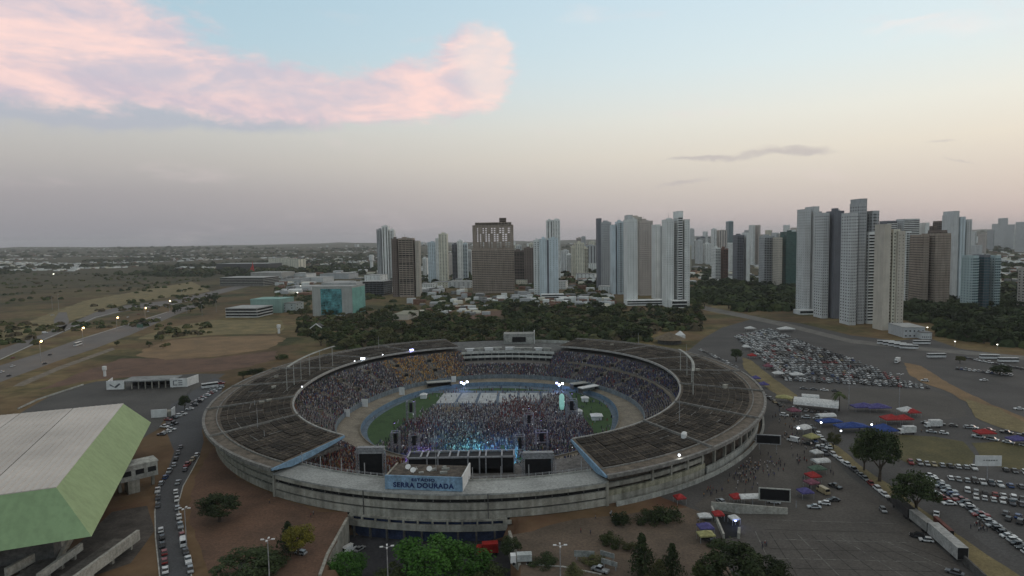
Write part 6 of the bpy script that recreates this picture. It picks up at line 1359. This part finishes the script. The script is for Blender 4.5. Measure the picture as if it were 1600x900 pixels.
# stair block on the far side, with dark openings
q = P(216, 765); t = thing('stair_block', 'pale concrete stair block beside the green arena', 'building', (q.x, q.y, 0), .75)
MB().box(0, 0, 5.2, 13, 7, 5.4).build('upper_storey', CONCL, t); MB().box(-2, 0, 0, 4, 6.4, 5.2).build('core', CONC, t); MB().box(0, 0, 10.7, 13.6, 7.6, .5).build('roof', CONCL, t)
for s in (-4.2, .2, 4.4): MB().box(s, -3.55, 7.2, 2.9, .2, 1.9).build('window', DARK, t)
for s in (-5.8, 5.8): MB().box(s, 2.2, 0, 1, 1.4, 5.2).build('pillar', CONC, t)
# ramps and low walls at the bottom
RAMP = mat('ramp_wall', (.40, .385, .34), .9, .12, .2, streak=.3)
for k, (a, b, h, lab) in enumerate((((112, 925), (217, 846), 3.2, 'long pale ramp wall rising to the right at the bottom left'), ((10, 905), (104, 852), 2.6, 'pale ramp wall left of the long one'), ((60, 912), (128, 862), 2.2, 'double ramp wall between the two others'))):
    p, q = P(*a, 2), P(*b, 2); c = (p + q) / 2; d = q - p; t = thing('ramp_wall', lab, 'wall', (c.x, c.y, 0), math.atan2(d.y, d.x))
    L = d.length; MB().prism([(-L / 2, -.5), (L / 2, -.5), (L / 2, .5), (-L / 2, .5)], 2.6, 2.6 + h).build('parapet', RAMP, t)
    MB().box(0, 4.2, 2.4, L, 8.2, .5).build('ramp_deck', mat('ramp_deck', (.13, .115, .10), .95, .2, .3), t)
    for s in (-.45, -.15, .15, .45): MB().box(L * s, 2, 0, .9, 1.2, 2.4).build('pillar', CONC, t)
q = P(22, 888); t = thing('entrance_kiosk', 'yellow walled kiosk with dark red gate under the arena', 'kiosk', (q.x, q.y, 0), .5)
MB().box(-7, 0, 0, 9, 5, 6.0).build('wall', mat('yellow_wall', (.46, .40, .16), .8, .1), t); MB().box(1.6, .4, 0, 7, 4, 5.4).build('gate', mat('red_gate', (.15, .02, .016), .7, .15), t); MB().box(-2.5, .2, 6.0, 17.6, 5.6, .4).build('roof', CONC, t)
sheet('arena_court', [P(175, 800), P(230, 790), P(240, 830), P(205, 880), P(130, 905), P(60, 930), P(90, 880)], .05, mat('court_paving', (.085, .072, .062), .95, .2, .2), .5, 'dull paving under the arena')
# bus terminal
a, b = P(168, 611), P(292, 606); c = (a + b) / 2; d = b - a
t = thing('bus_terminal', 'long flat roofed bus shelter with white lettered end panels', 'shelter', (c.x, c.y, 0), math.atan2(d.y, d.x)); L = d.length
MB().box(0, 8, 5.2, L * .66, 15, .8).build('roof', mat('terminal_roof', (.25, .255, .25), .85, .15, .15), t); MB().box(0, 14, 0, L * .62, .5, 5.2).build('back_wall', DARK, t)
for k in range(8): MB().box(-L * .3 + k * L * .6 / 7, 2.2, 0, .6, .6, 5.2).build('pillar', CONC, t)
for s in (-1, 1):
    o = MB().box(s * (L / 2 - 5), .2, .8, 11, .5, 5.8).build('end_panel', WHITE, t)
    MB().add([(s * (L / 2 - 5) + x, -.12, z) for x, z in ((-3.5, 4.8), (-.5, 2.6), (2.6, 5.0), (3.4, 4.2), (.4, 1.8), (-3.2, 3.6))], [(0, 5, 4, 1), (1, 4, 3, 2)]).build('emblem', mat('emblem_ink', (.09, .095, .11), .8, .1), o) if s < 0 else \
        [MB().box(s * (L / 2 - 5) + x, -.1, z, w, .06, h).build('emblem', mat('emblem_ink', (.09, .095, .11)), o) for x, z, w, h in ((-2.2, 4.8, 2.6, .5), (-2.2, 2.0, 2.6, .5), (-3.3, 2.0, .5, 3.2), (1.0, 4.8, 2.6, .5), (1.0, 3.4, 2.6, .5), (1.0, 2.0, 2.6, .5))]
    MB().bar((s * (L / 2 - .2) , .4, 3.6), (s * (L / 2 - .2) + s * 3, 13, 3.6), .5, 5.6).build('side_panel', WHITE, t)
q = P(258, 652); t = thing('gate_booth', 'small white walled booth below the bus terminal', 'booth', (q.x, q.y, 0), .2)
MB().box(-3, 0, .2, 8, .5, 4.4).build('front_wall', WHITE, t); MB().box(3.6, 2.4, .2, .5, 5.6, 4.4).build('side_wall', WHITE, t); MB().box(0, 3, 0, 7, 4.6, 3.0).build('room', CONC, t)
for k in range(16):
    q = P(262, 652).lerp(P(300, 612), k / 15); o = MB().tube([(0, 0, 0), (0, 0, 2.6)], .12, 6).build('fence_post', CONCD); o.location = q; tag(o, 'thin dark post of the bus yard fence, %s from the near end' % ORD[k + 1], 'post', 'posts of the bus yard fence')
mb = MB(); w_ = world_pts([(28, 640), (60, 625), (130, 602)], 0)
for p, q in zip(w_, w_[1:]): mb.bar(p + Vector((0, 0, .5)), q + Vector((0, 0, .5)), .5, 1.0)
tag(mb.build('boundary_wall', CONCL), 'low pale wall running up the left side of the bus yard', 'wall')
# ------------------------------------------------------------------ court retaining walls, signboards, truck
for a, b, za, zb_, lab in (((543, 815), (512, 872), -1, -1, 'sloping concrete retaining wall at the left of the court'), ((512, 872), (500, 905), -1, -1, 'lower end of the left retaining wall'), ((796, 836), (812, 888), -1, -1, 'concrete retaining wall at the right of the court')):
    p, q = P(*a, -1), P(*b, -1); d = q - p; n_ = Vector((-d.y, d.x, 0)).normalized() * .45; mb = MB(); mb.prism([(v.x, v.y) for v in (p - n_, q - n_, q + n_, p + n_)], -8.3, .5); tag(mb.build('retaining_wall', CONC), lab, 'wall')
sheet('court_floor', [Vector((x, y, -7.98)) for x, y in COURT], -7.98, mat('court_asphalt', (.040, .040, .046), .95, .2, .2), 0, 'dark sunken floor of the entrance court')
q = P(766, 866, -7.9); t = thing('box_truck', 'red box truck parked at the right of the court', 'truck', q, .1)
RED = mat('truck_red', (.34, .018, .016), .5, .12); MB().box(0, 0, 1.0, 5.2, 2.6, 3.0).build('cargo_box', RED, t); MB().box(-3.6, 0, .7, 1.8, 2.4, 2.4).build('cab', RED, t); MB().box(-4.45, 0, 1.9, .1, 2.1, .9).build('windscreen', GLASS, t)
for x in (-3.4, -1.2, 1.8):
    for s in (-1, 1): MB().tube([(x, s * 1.25 - .15, .5), (x, s * 1.25 + .15, .5)], .5, 10).build('wheel', TYRE, t)
q = P(813, 880, 0); t = thing('delivery_truck', 'small white flatbed truck below the red truck', 'truck', q, .05)
MB().box(1.2, 0, 1.0, 4.4, 2.2, 2.0).build('cargo_box', mat('truck_grey', (.42, .44, .43), .6, .1), t); MB().box(-2.1, 0, .6, 1.6, 2.1, 2.2).build('cab', WHITE, t); MB().box(-2.92, 0, 1.6, .06, 1.9, .9).build('windscreen', GLASS, t)
for x in (-2, 2.2):
    for s in (-1, 1): MB().tube([(x, s * 1.05 - .12, .42), (x, s * 1.05 + .12, .42)], .42, 10).build('wheel', TYRE, t)
mb = MB(); w_ = [P(822, 882), P(880, 886), P(940, 898)]
for p, q in zip(w_, w_[1:]): mb.bar(p + Vector((0, 0, .12)), q + Vector((0, 0, .12)), .4, .25)
tag(mb.build('kerb', KERB), 'pale kerb in front of the right facade', kind='structure')
def board(px, w, h, zb_, ang, label, face=WHITE, legs=2, name='signboard', frame=None, cat='sign'):
    q = P(*px); t = thing(name, label, cat, q, ang); o = MB().box(0, 0, zb_, w, .3, h).build('panel', face, t)
    if frame:
        for z in (zb_ - .3, zb_ + h): MB().box(0, 0, z, w + .9, .6, .3).build('frame', frame, t)
        for s in (-1, 1): MB().box(s * (w / 2 + .28), 0, zb_, .35, .6, h).build('frame', frame, t)
    for k in range(legs): MB().box((k - (legs - 1) / 2) * w * .75, .3, 0, .25, .25, zb_ + .1).build('leg', STEEL, t)
    return t
GREYB = mat('weathered_board', (.26, .27, .26), .8, .2, .5)
board((913, 876), 6, 1.8, 1.2, -.1, 'weathered board on posts right of the truck', GREYB); board((949, 880), 4.5, 1.4, 2.0, -.6, 'slanted weathered board, upper of two', GREYB); board((952, 890), 5, 1.4, 1.4, -.6, 'slanted weathered board, lower of two', GREYB)
board((380, 893), 2.6, 2.6, 1.0, .3, 'small grey notice board on the left slope', GREYB)
board((1210, 792), 9.6, 4.0, 2.4, -.22, 'large black screen in a pale frame on the plaza', BLACK, 3, 'video_board', CONCL, 'screen'); board((1200, 703), 9.6, 3.6, 3.0, -.25, 'black screen in a dark frame near the roof edge', BLACK, 2, 'video_board', STEEL, 'screen')
t = board((1543, 752), 9.5, 4.0, 6.0, -.08, 'white billboard on a post above the lower car park', WHITE, 1)
for s in range(6): MB().box(-1.6 + s * .9, -.2, 8.0, .6, .06, .5).build('print', GREYB, t)
t = board((219, 516), 8, 4, 3.0, -.15, 'green highway sign beside the near carriageway', mat('sign_green', (.10, .17, .13), .7, .1), 2)
# ramp walls of the underpass on the plaza
a, b = P(1112, 795), P(1232, 806)
t = thing('underpass', 'pale walled underpass ramp opening on the plaza', 'underpass', (a.x, a.y, 0))
def us(mb, n, m): o = mb.build(n, m, t); o.matrix_parent_inverse = Matrix.Translation(-t.location); return o
m1 = P(1155, 803); e1 = P(1231, 804); e0 = P(1231, 798)
us(MB().add([(a.x, a.y, 0), (m1.x, m1.y, 0), (m1.x, m1.y, 3.4), (a.x, a.y, 2.4)] + [(a.x, a.y + .6, 0), (m1.x, m1.y + .6, 0), (m1.x, m1.y + .6, 3.4), (a.x, a.y + .6, 2.4)], [(0, 1, 2, 3), (7, 6, 5, 4), (3, 2, 6, 7), (0, 3, 7, 4)]), 'upper_wall', RAMP)
us(MB().add([(m1.x, m1.y, 0), (e1.x, e1.y, 0), (e1.x, e1.y, 2.2), (m1.x, m1.y, 3.4)] + [(m1.x, m1.y + .6, 0), (e1.x, e1.y + .6, 0), (e1.x, e1.y + .6, 2.2), (m1.x, m1.y + .6, 3.4)], [(0, 1, 2, 3), (7, 6, 5, 4), (3, 2, 6, 7), (1, 5, 6, 2)]), 'side_wall', RAMP)
p1 = P(1112, 797); p2 = P(1131, 842)
us(MB().bar(p1 + Vector((0, 0, .8)), p2 + Vector((0, 0, .8)), .6, 1.6), 'left_wall', RAMP); us(MB().bar(P(1154, 842) + Vector((0, 0, .9)), P(1155, 832) + Vector((0, 0, .9)), .8, 1.8), 'pier', RAMP)
sheet('underpass_floor', [(1114, 800), (1152, 806), (1158, 838), (1132, 842)], .09, mat('pit_floor', (.012, .012, .012), .95, .2), 0, 'dark floor of the underpass')
flood(P(1149, 820, .1), LAMPB, 'small blue lamp inside the underpass', .7, 1.2, 1, ((.3, .4, 1), 90))
# ------------------------------------------------------------------ tents, umbrellas, marquees, trailers, buses
CL = {'red': mat('cloth_red', (.33, .028, .028), .8, .15, 1), 'blue': mat('cloth_blue', (.028, .062, .23), .8, .15, 1), 'white': mat('cloth_white', (.58, .58, .57), .8, .08, 1), 'purple': mat('cloth_purple', (.085, .075, .22), .8, .15, 1), 'green': mat('cloth_green', (.09, .14, .10), .8, .15, 1), 'yellow': mat('cloth_yellow', (.34, .32, .14), .8, .15, 1), 'maroon': mat('cloth_maroon', (.20, .07, .10), .8, .2, 1)}
def tent(px, w, d, h, col, ang, label, kind='peak'):
    q = P(*px, .06); t = thing('canopy_tent', label, 'tent', q, ang, 'stall tents around the plaza'); m = CL[col]
    for sx in (-1, 1):
        for sy in (-1, 1): MB().tube([(sx * w / 2 * .94, sy * d / 2 * .94, 0), (sx * w / 2 * .94, sy * d / 2 * .94, h)], .07, 6).build('pole', STEEL, t)
    c = [(-w / 2, -d / 2, h), (w / 2, -d / 2, h), (w / 2, d / 2, h), (-w / 2, d / 2, h)]; lo = [(x, y, z - .45) for x, y, z in c]
    if kind == 'peak': MB().add(c + [(0, 0, h + min(w, d) * .32)] + lo, [(0, 1, 4), (1, 2, 4), (2, 3, 4), (3, 0, 4), (5, 6, 1, 0), (6, 7, 2, 1), (7, 8, 3, 2), (8, 5, 0, 3)]).build('canopy', m, t)
    else:
        mb = MB(); n = 7; vs = []
        for i in range(n): a = math.pi * i / (n - 1); vs += [(-w / 2, -d / 2 * math.cos(a), h + d * .22 * math.sin(a)), (w / 2, -d / 2 * math.cos(a), h + d * .22 * math.sin(a))]
        mb.add(vs, [(2 * i, 2 * i + 1, 2 * i + 3, 2 * i + 2) for i in range(n - 1)] + [tuple(range(0, 2 * n, 2)), tuple(range(2 * n - 1, 0, -2))]); mb.build('canopy', m, t)
for a in (((1151, 786), 4, 4, 2.6, 'red', .1, 'red tent left of the white marquee on the plaza'), ((1174, 787), 9, 4, 2.6, 'white', .05, 'long white marquee beside the red tent', 'arch'), ((1062, 786), 3.6, 3.6, 2.4, 'red', .2, 'red tent against the right facade bush'), ((1102, 834), 4.6, 4, 2.6, 'purple', .1, 'purple tent below the ramp wall'), ((1103, 845), 5, 3.5, 2.4, 'yellow', .1, 'pale yellow tent in front of the purple one'), ((1101, 812), 4.4, 3, 1.6, 'white', .0, 'small pale stall above the purple tent'),
          ((1122, 812), 3.4, 3.4, 2.3, 'red', .0, 'red tent in the underpass mouth'), ((1147, 818), 3, 3, 2.2, 'white', .2, 'white tent inside the underpass'), ((1270, 752), 4.6, 4.6, 2.6, 'red', .2, 'bright red umbrella tent at the plaza edge'), ((1268, 762), 4.4, 4.2, 2.4, 'maroon', .3, 'faded maroon tent under the bright red one'), ((1258, 777), 4.6, 4.2, 2.5, 'purple', .1, 'violet tent at the lower end of the stalls'), ((1282, 730), 6.5, 4.5, 2.6, 'white', .15, 'white marquee above the red umbrella tent', 'arch'), ((1277, 740), 6, 4, 2.4, 'green', .15, 'dark green tent between white marquee and red tent'), ((1276, 714), 4.4, 3.6, 2.4, 'white', .2, 'small white tent in the stall row'),
          ((1254, 678), 6.5, 5.5, 3, 'white', .5, 'white arched tent with a lamp at the top of the stalls', 'arch'), ((1268, 690), 6, 5, 2.6, 'yellow', .4, 'dull buff tent beside the arched one'), ((1295, 666), 12, 5, 2.8, 'blue', .1, 'dark blue marquee under the white roofed one'), ((1290, 659), 9, 5, 3.2, 'white', .1, 'white roofed stall behind the blue marquee', 'arch'), ((1330, 674), 15, 6, 2.9, 'blue', .05, 'long blue marquee above the tall tree'), ((1380, 680), 10, 8, 3.2, 'blue', .1, 'bright blue tent right of the long marquee'),
          ((1392, 662), 8.5, 6.5, 3, 'red', .0, 'red tent in the vendor street, left one'), ((1412, 662), 7, 6, 3, 'red', .0, 'red tent in the vendor street, right one'), ((1426, 651), 6, 5, 2.8, 'red', .0, 'small red tent behind the pair'), ((1417, 649), 8, 6, 3, 'white', .0, 'white tent behind the red pair'), ((1371, 643), 12, 6, 2.8, 'purple', .02, 'violet blue marquee, right half of the row'), ((1349, 642), 12, 6, 2.8, 'purple', .02, 'violet blue marquee, left half of the row'), ((1538, 684), 8, 5, 2.8, 'red', .0, 'red tent by the right lawn'), ((1590, 694), 8, 5, 2.6, 'purple', .0, 'purple tent at the right end of the lawn'),
          ((1275, 640), 22, 12, 3.2, 'white', -.5, 'big white marquee roof above the plaza', 'arch'), ((1266, 628), 9, 6, 3, 'white', -.4, 'smaller white marquee behind the big one', 'arch'), ((1225, 628), 9, 5, 2.8, 'yellow', -.5, 'pale roofed stall at the end of the yellow strip'), ((1181, 596), 5, 5, 2.6, 'purple', .0, 'blue violet tent on the yellow strip, upper'), ((1193, 606), 5.5, 5, 2.6, 'purple', .0, 'blue violet tent on the yellow strip, lower'), ((1240, 648), 6, 5, 2.6, 'maroon', .2, 'maroon umbrella tent above the plaza'),
          ((1175, 560), 6, 5, 2.6, 'red', .0, 'red stall at the left edge of the packed rows, upper'), ((1200, 577), 6, 5, 2.6, 'maroon', .0, 'pinkish stall at the left edge of the packed rows, lower'), ((1166, 546), 6, 5, 2.6, 'white', .0, 'white stall at the top of the yellow strip'), ((1228, 518), 16, 7, 3, 'white', .0, 'white marquee above the packed rows'), ((1172, 517), 10, 6, 3, 'white', .0, 'small white marquee by the park street'), ((1216, 589), 7, 5, 2.8, 'white', .0, 'white stall at the bottom of the packed rows'), ((1245, 590), 9, 5, 2.4, 'white', .0, 'low white stall right of the other one')): tent(*a)
flood(P(1247, 672, 2.6), LAMPW, 'bright lamp at the end of the white arched tent', .8, .6); flood(P(1283, 663, 3), LAMPW, 'bright lamp at the white roofed stall', .7, .5); flood(P(1314, 676, 2.6), LAMPW, 'white lamp at the left end of the long blue marquee', .6, .5); flood(P(1362, 666, 2.6), LAMPW, 'white lamp at the bright blue tent', .6, .5)
def trailer(a, b, h, m, label, wd=2.6):
    p, q = P(*a, .1), P(*b, .1); d = q - p; c = (p + q) / 2; t = thing('trailer', label, 'trailer', (c.x, c.y, .1), math.atan2(d.y, d.x), 'trailers along the verge'); L = d.length
    MB().box(0, 0, 1.0, L, wd, h).build('box', m, t); MB().box(0, 0, .7, L * .96, .9, .3).build('chassis', TYRE, t); MB().box(L / 2 + .03, 0, 1.1, .06, wd * .92, h - .2).build('rear_door', DARK, t)
    for k in range(int(L / 1.2)): MB().box(-L / 2 + .6 + k * 1.2, -wd / 2 - .03, 1.05, .12, .06, h - .1).build('rib', m, t)
    for x in (L * .28, L * .38, -L * .36):
        for s in (-1, 1): MB().tube([(x, s * 1.1 - .14, .48), (x, s * 1.1 + .14, .48)], .48, 10).build('wheel', TYRE, t)
trailer((1398, 790), (1424, 814), 3.0, mat('trailer_dark', (.05, .045, .045), .7, .2), 'dark trailer with red roof edge, upper of three'); trailer((1424, 812), (1454, 836), 3.0, mat('trailer_grey', (.26, .255, .24), .7, .15), 'grey white trailer between the other two'); trailer((1457, 838), (1504, 880), 3.6, mat('trailer_white', (.36, .355, .34), .7, .12), 'large pale trailer at the lower end', 3.0)
trailer((1461, 822), (1487, 846), 2.4, mat('trailer_red', (.14, .045, .035), .7, .2), 'rusty red trailer on the yellow verge', 1.2)
p, q = P(1506, 880), P(1540, 912); mb = MB(); mb.bar(p + Vector((0, 0, 1.2)), q + Vector((0, 0, 1.2)), .5, 2.4); tag(mb.build('boundary_wall', mat('dark_wall', (.10, .095, .09), .9, .2)), 'dark wall continuing the line of trailers at the bottom', 'wall')
def truck(px, ang, label):
    q = P(*px, .08); t = thing('box_truck', label, 'truck', q, ang); MB().box(1, 0, 1.0, 5.6, 2.5, 2.8).build('cargo_box', CL['white'], t); MB().box(-2.9, 0, .6, 1.9, 2.2, 2.0).build('cab', WHITE, t); MB().box(-3.87, 0, 1.5, .06, 2.0, .8).build('windscreen', GLASS, t)
    for x in (-2.8, 2.4):
        for s in (-1, 1): MB().tube([(x, s * 1.1 - .12, .45), (x, s * 1.1 + .12, .45)], .45, 10).build('wheel', TYRE, t)
truck((1417, 678), .05, 'white box truck at the top of the lawn'); truck((1458, 668), .0, 'white van bodied truck in the vendor street'); truck((1402, 567), .8, 'white truck on the earth bank'); 
def bus(px, ang, label, L=13.0):
    q = P(*px, .08); t = thing('coach', label, 'bus', q, ang, 'coaches parked by the street'); MB().box(0, 0, .5, L, 2.6, 1.5).build('body', PAINT[0][1], t); MB().box(0, 0, 2.0, L - .2, 2.5, 1.1).build('windows', GLASS, t); MB().box(0, 0, 3.1, L, 2.6, .4).build('roof', CL['white'], t)
    for x in (-L * .32, L * .3):
        for s in (-1, 1): MB().tube([(x, s * 1.15 - .14, .5), (x, s * 1.15 + .14, .5)], .5, 10).build('wheel', TYRE, t)
for k in range(5): bus((1384 + k * 9, 538 + k * 1.8), -.35, '%s white coach from the left in the parked line' % ORD[k + 1])
bus((1463, 559), -.05, 'lone white coach right of the parked line'); bus((1440, 538), -.2, 'white coach behind the parked line'); bus((1546, 561), -.15, 'white bus on the far right street'); bus((1575, 566), -.15, 'dark windowed bus following on the far right street'); _d = P(187, 511) - P(67, 551); bus((122, 540), math.atan2(_d.y, _d.x), 'bluish bus on the near carriageway'); bus((328, 606), .6, 'coach among cars beside the left roof', 10)
# ------------------------------------------------------------------ lamp posts and masts
def lamp(px, ytop, label, lit=None, arms=2, group='street lamps'):
    q = P(*px); h = PD(px[0], ytop, q.y).z; t = thing('street_lamp', label, 'street lamp', q, random.uniform(-.3, .3), group)
    MB().tube([(0, 0, 0), (0, 0, h)], [.2, .11], 8).build('pole', STEEL, t)
    for s in ((-1, 1) if arms == 2 else (1,)):
        MB().bar((0, 0, h - .1), (s * 1.2, 0, h + .25), .12).build('arm', STEEL, t); MB().box(s * 1.45, 0, h + .15, .9, .4, .25).build('head', WHITE if not lit else lit, t)
        if arms == 2: MB().box(0, s * .9, h + .1, .4, .8, .25).build('head', WHITE, t)
for px, yt, lab in (((422, 925), 844, 'tall double lamp post at the bottom left of the facade'), ((607, 930), 855, 'lamp post between the court trees'), ((876, 925), 853, 'lamp post at the bottom right of the court'), ((292, 860), 795, 'lamp post beside the access road')): lamp(px, yt, lab)
for k, (px, yt) in enumerate((((64, 565), 533), ((130, 540), 512), ((183, 516), 496), ((227, 497), 481), ((265, 488), 470))):
    lamp(px, yt, '%s lit highway lamp from the left along the median' % ORD[k + 1], LAMPO, 1, 'lit highway lamps'); q = P(*px); h = PD(px[0], yt, q.y).z
    t_ = link('lamp_globe', MB().tube([(0, 0, -.7), (0, 0, 0), (0, 0, .7)], [.35, .95, .35], 8).mesh('lamp_globe', LAMPO), bpy.data.objects['street_lamp' + ('' if False else '.%03d' % (4 + k))], (1.4, 0, h - .2)); _l = point((1.4, 0, h - 1.6), (1, .62, .28), 900, .4); _l.parent = t_.parent
for px, yt, lab in (((1326, 640), 560, 'thin tall mast on the empty lot'), ((1405, 640), 585, 'thin mast near the vendor tents')): lamp(px, yt, lab, None, 2, 'masts on the lots')
for k, (px, yt) in enumerate((((82, 484), 463), ((92, 486), 460), ((292, 490), 478), ((316, 494), 476), ((338, 488), 470), ((284, 462), 452), ((330, 470), 455))): lamp(px, yt, '%s thin unlit pole near the highway, counted from the left' % ORD[k + 1], None, 1, 'thin poles near the highway')
DOT = mat('lit_lamp', (1, 1, 1), .4, 0, emit=(1, .95, .8), estr=5)
for k, (px, py) in enumerate(((602, 434), (1537, 495), (1558, 540), (1452, 483), (1463, 485), (1449, 512), (1492, 535), (1382, 417), (84, 428), (500, 455), (465, 457), (470, 447))):
    q = P(px, py + 6); h = max(4, PD(px, py, q.y).z); t = thing('street_lamp', '%s small lit lamp in the distance, counted from the left' % ORD[sorted(x[0] for x in ((602, 434), (1537, 495), (1558, 540), (1452, 483), (1463, 485), (1449, 512), (1492, 535), (1382, 417), (84, 428), (500, 455), (465, 457), (470, 447))).index(px) + 1], 'street lamp', q, 0, 'small lit lamps in the distance')
    s = q.y / 1000; MB().tube([(0, 0, 0), (0, 0, h)], .15, 6).build('pole', STEEL, t); MB().tube([(0, 0, h - .6 * s), (0, 0, h), (0, 0, h + .6 * s)], [.4 * s, 1.0 * s, .4 * s], 8).build('globe', DOT, t)
# warm lamps under the right facade
for px, py, lab in ((806, 813, 'warm lamp under the facade, left of the pair'), (874, 806, 'warm lamp under the facade, right of the pair')):
    d, r = pol(P(px, py + 6, 0)); q = SP(d, rFA(d) + 1.6, -2.6); t = thing('wall_lamp', lab, 'lamp', q); MB().box(0, 0, 0, .7, .5, .35).build('housing', STEEL, t); MB().box(0, 0, -.12, .6, .4, .1).build('lens', LAMPO, t); l = point((0, -.8, -.6), (1, .6, .25), 160, .2); l.parent = t
# painted lines and slab joints on the plaza
LINE = mat('worn_line', (.17, .16, .145), .95, .3, .5); JOINT = mat('slab_joint', (.045, .040, .036), .95, .2, .5)
for k in range(11):
    for (a, b, m, w) in ((P(1180 + k * 22, 830 + k * 1.5, .07), P(1215 + k * 34, 905, .07), JOINT if k % 3 else LINE, .28),):
        mb = MB(); mb.bar(a, b, w, .02); tag(mb.build('paving_joint', m), None, kind='structure')
for k in range(6):
    a, b = P(1190 + k * 4, 812 + k * 15, .072), P(1400 + k * 12, 818 + k * 15, .072); mb = MB(); mb.bar(a, b, .25, .02); tag(mb.build('paving_joint', JOINT if k % 2 else LINE), None, kind='structure')
# ------------------------------------------------------------------ haze: the evening air round the whole place
def haze(dens):
    m = bpy.data.materials.new('haze_air'); m.use_nodes = True; nt = m.node_tree; nt.nodes.clear(); o = nd(nt, 'ShaderNodeOutputMaterial'); v = nd(nt, 'ShaderNodeVolumePrincipled')
    v.inputs['Color'].default_value = (.99, .99, 1.0, 1); v.inputs['Density'].default_value = dens; v.inputs['Anisotropy'].default_value = .0; lk(nt, v.outputs[0], o.inputs['Volume'])
    b = MB().box(0, 6000, -14, 33000, 20000, 290).build('haze', m); tag(b, 'thin evening haze over the whole city', kind='stuff'); return b
haze(4.5e-5)
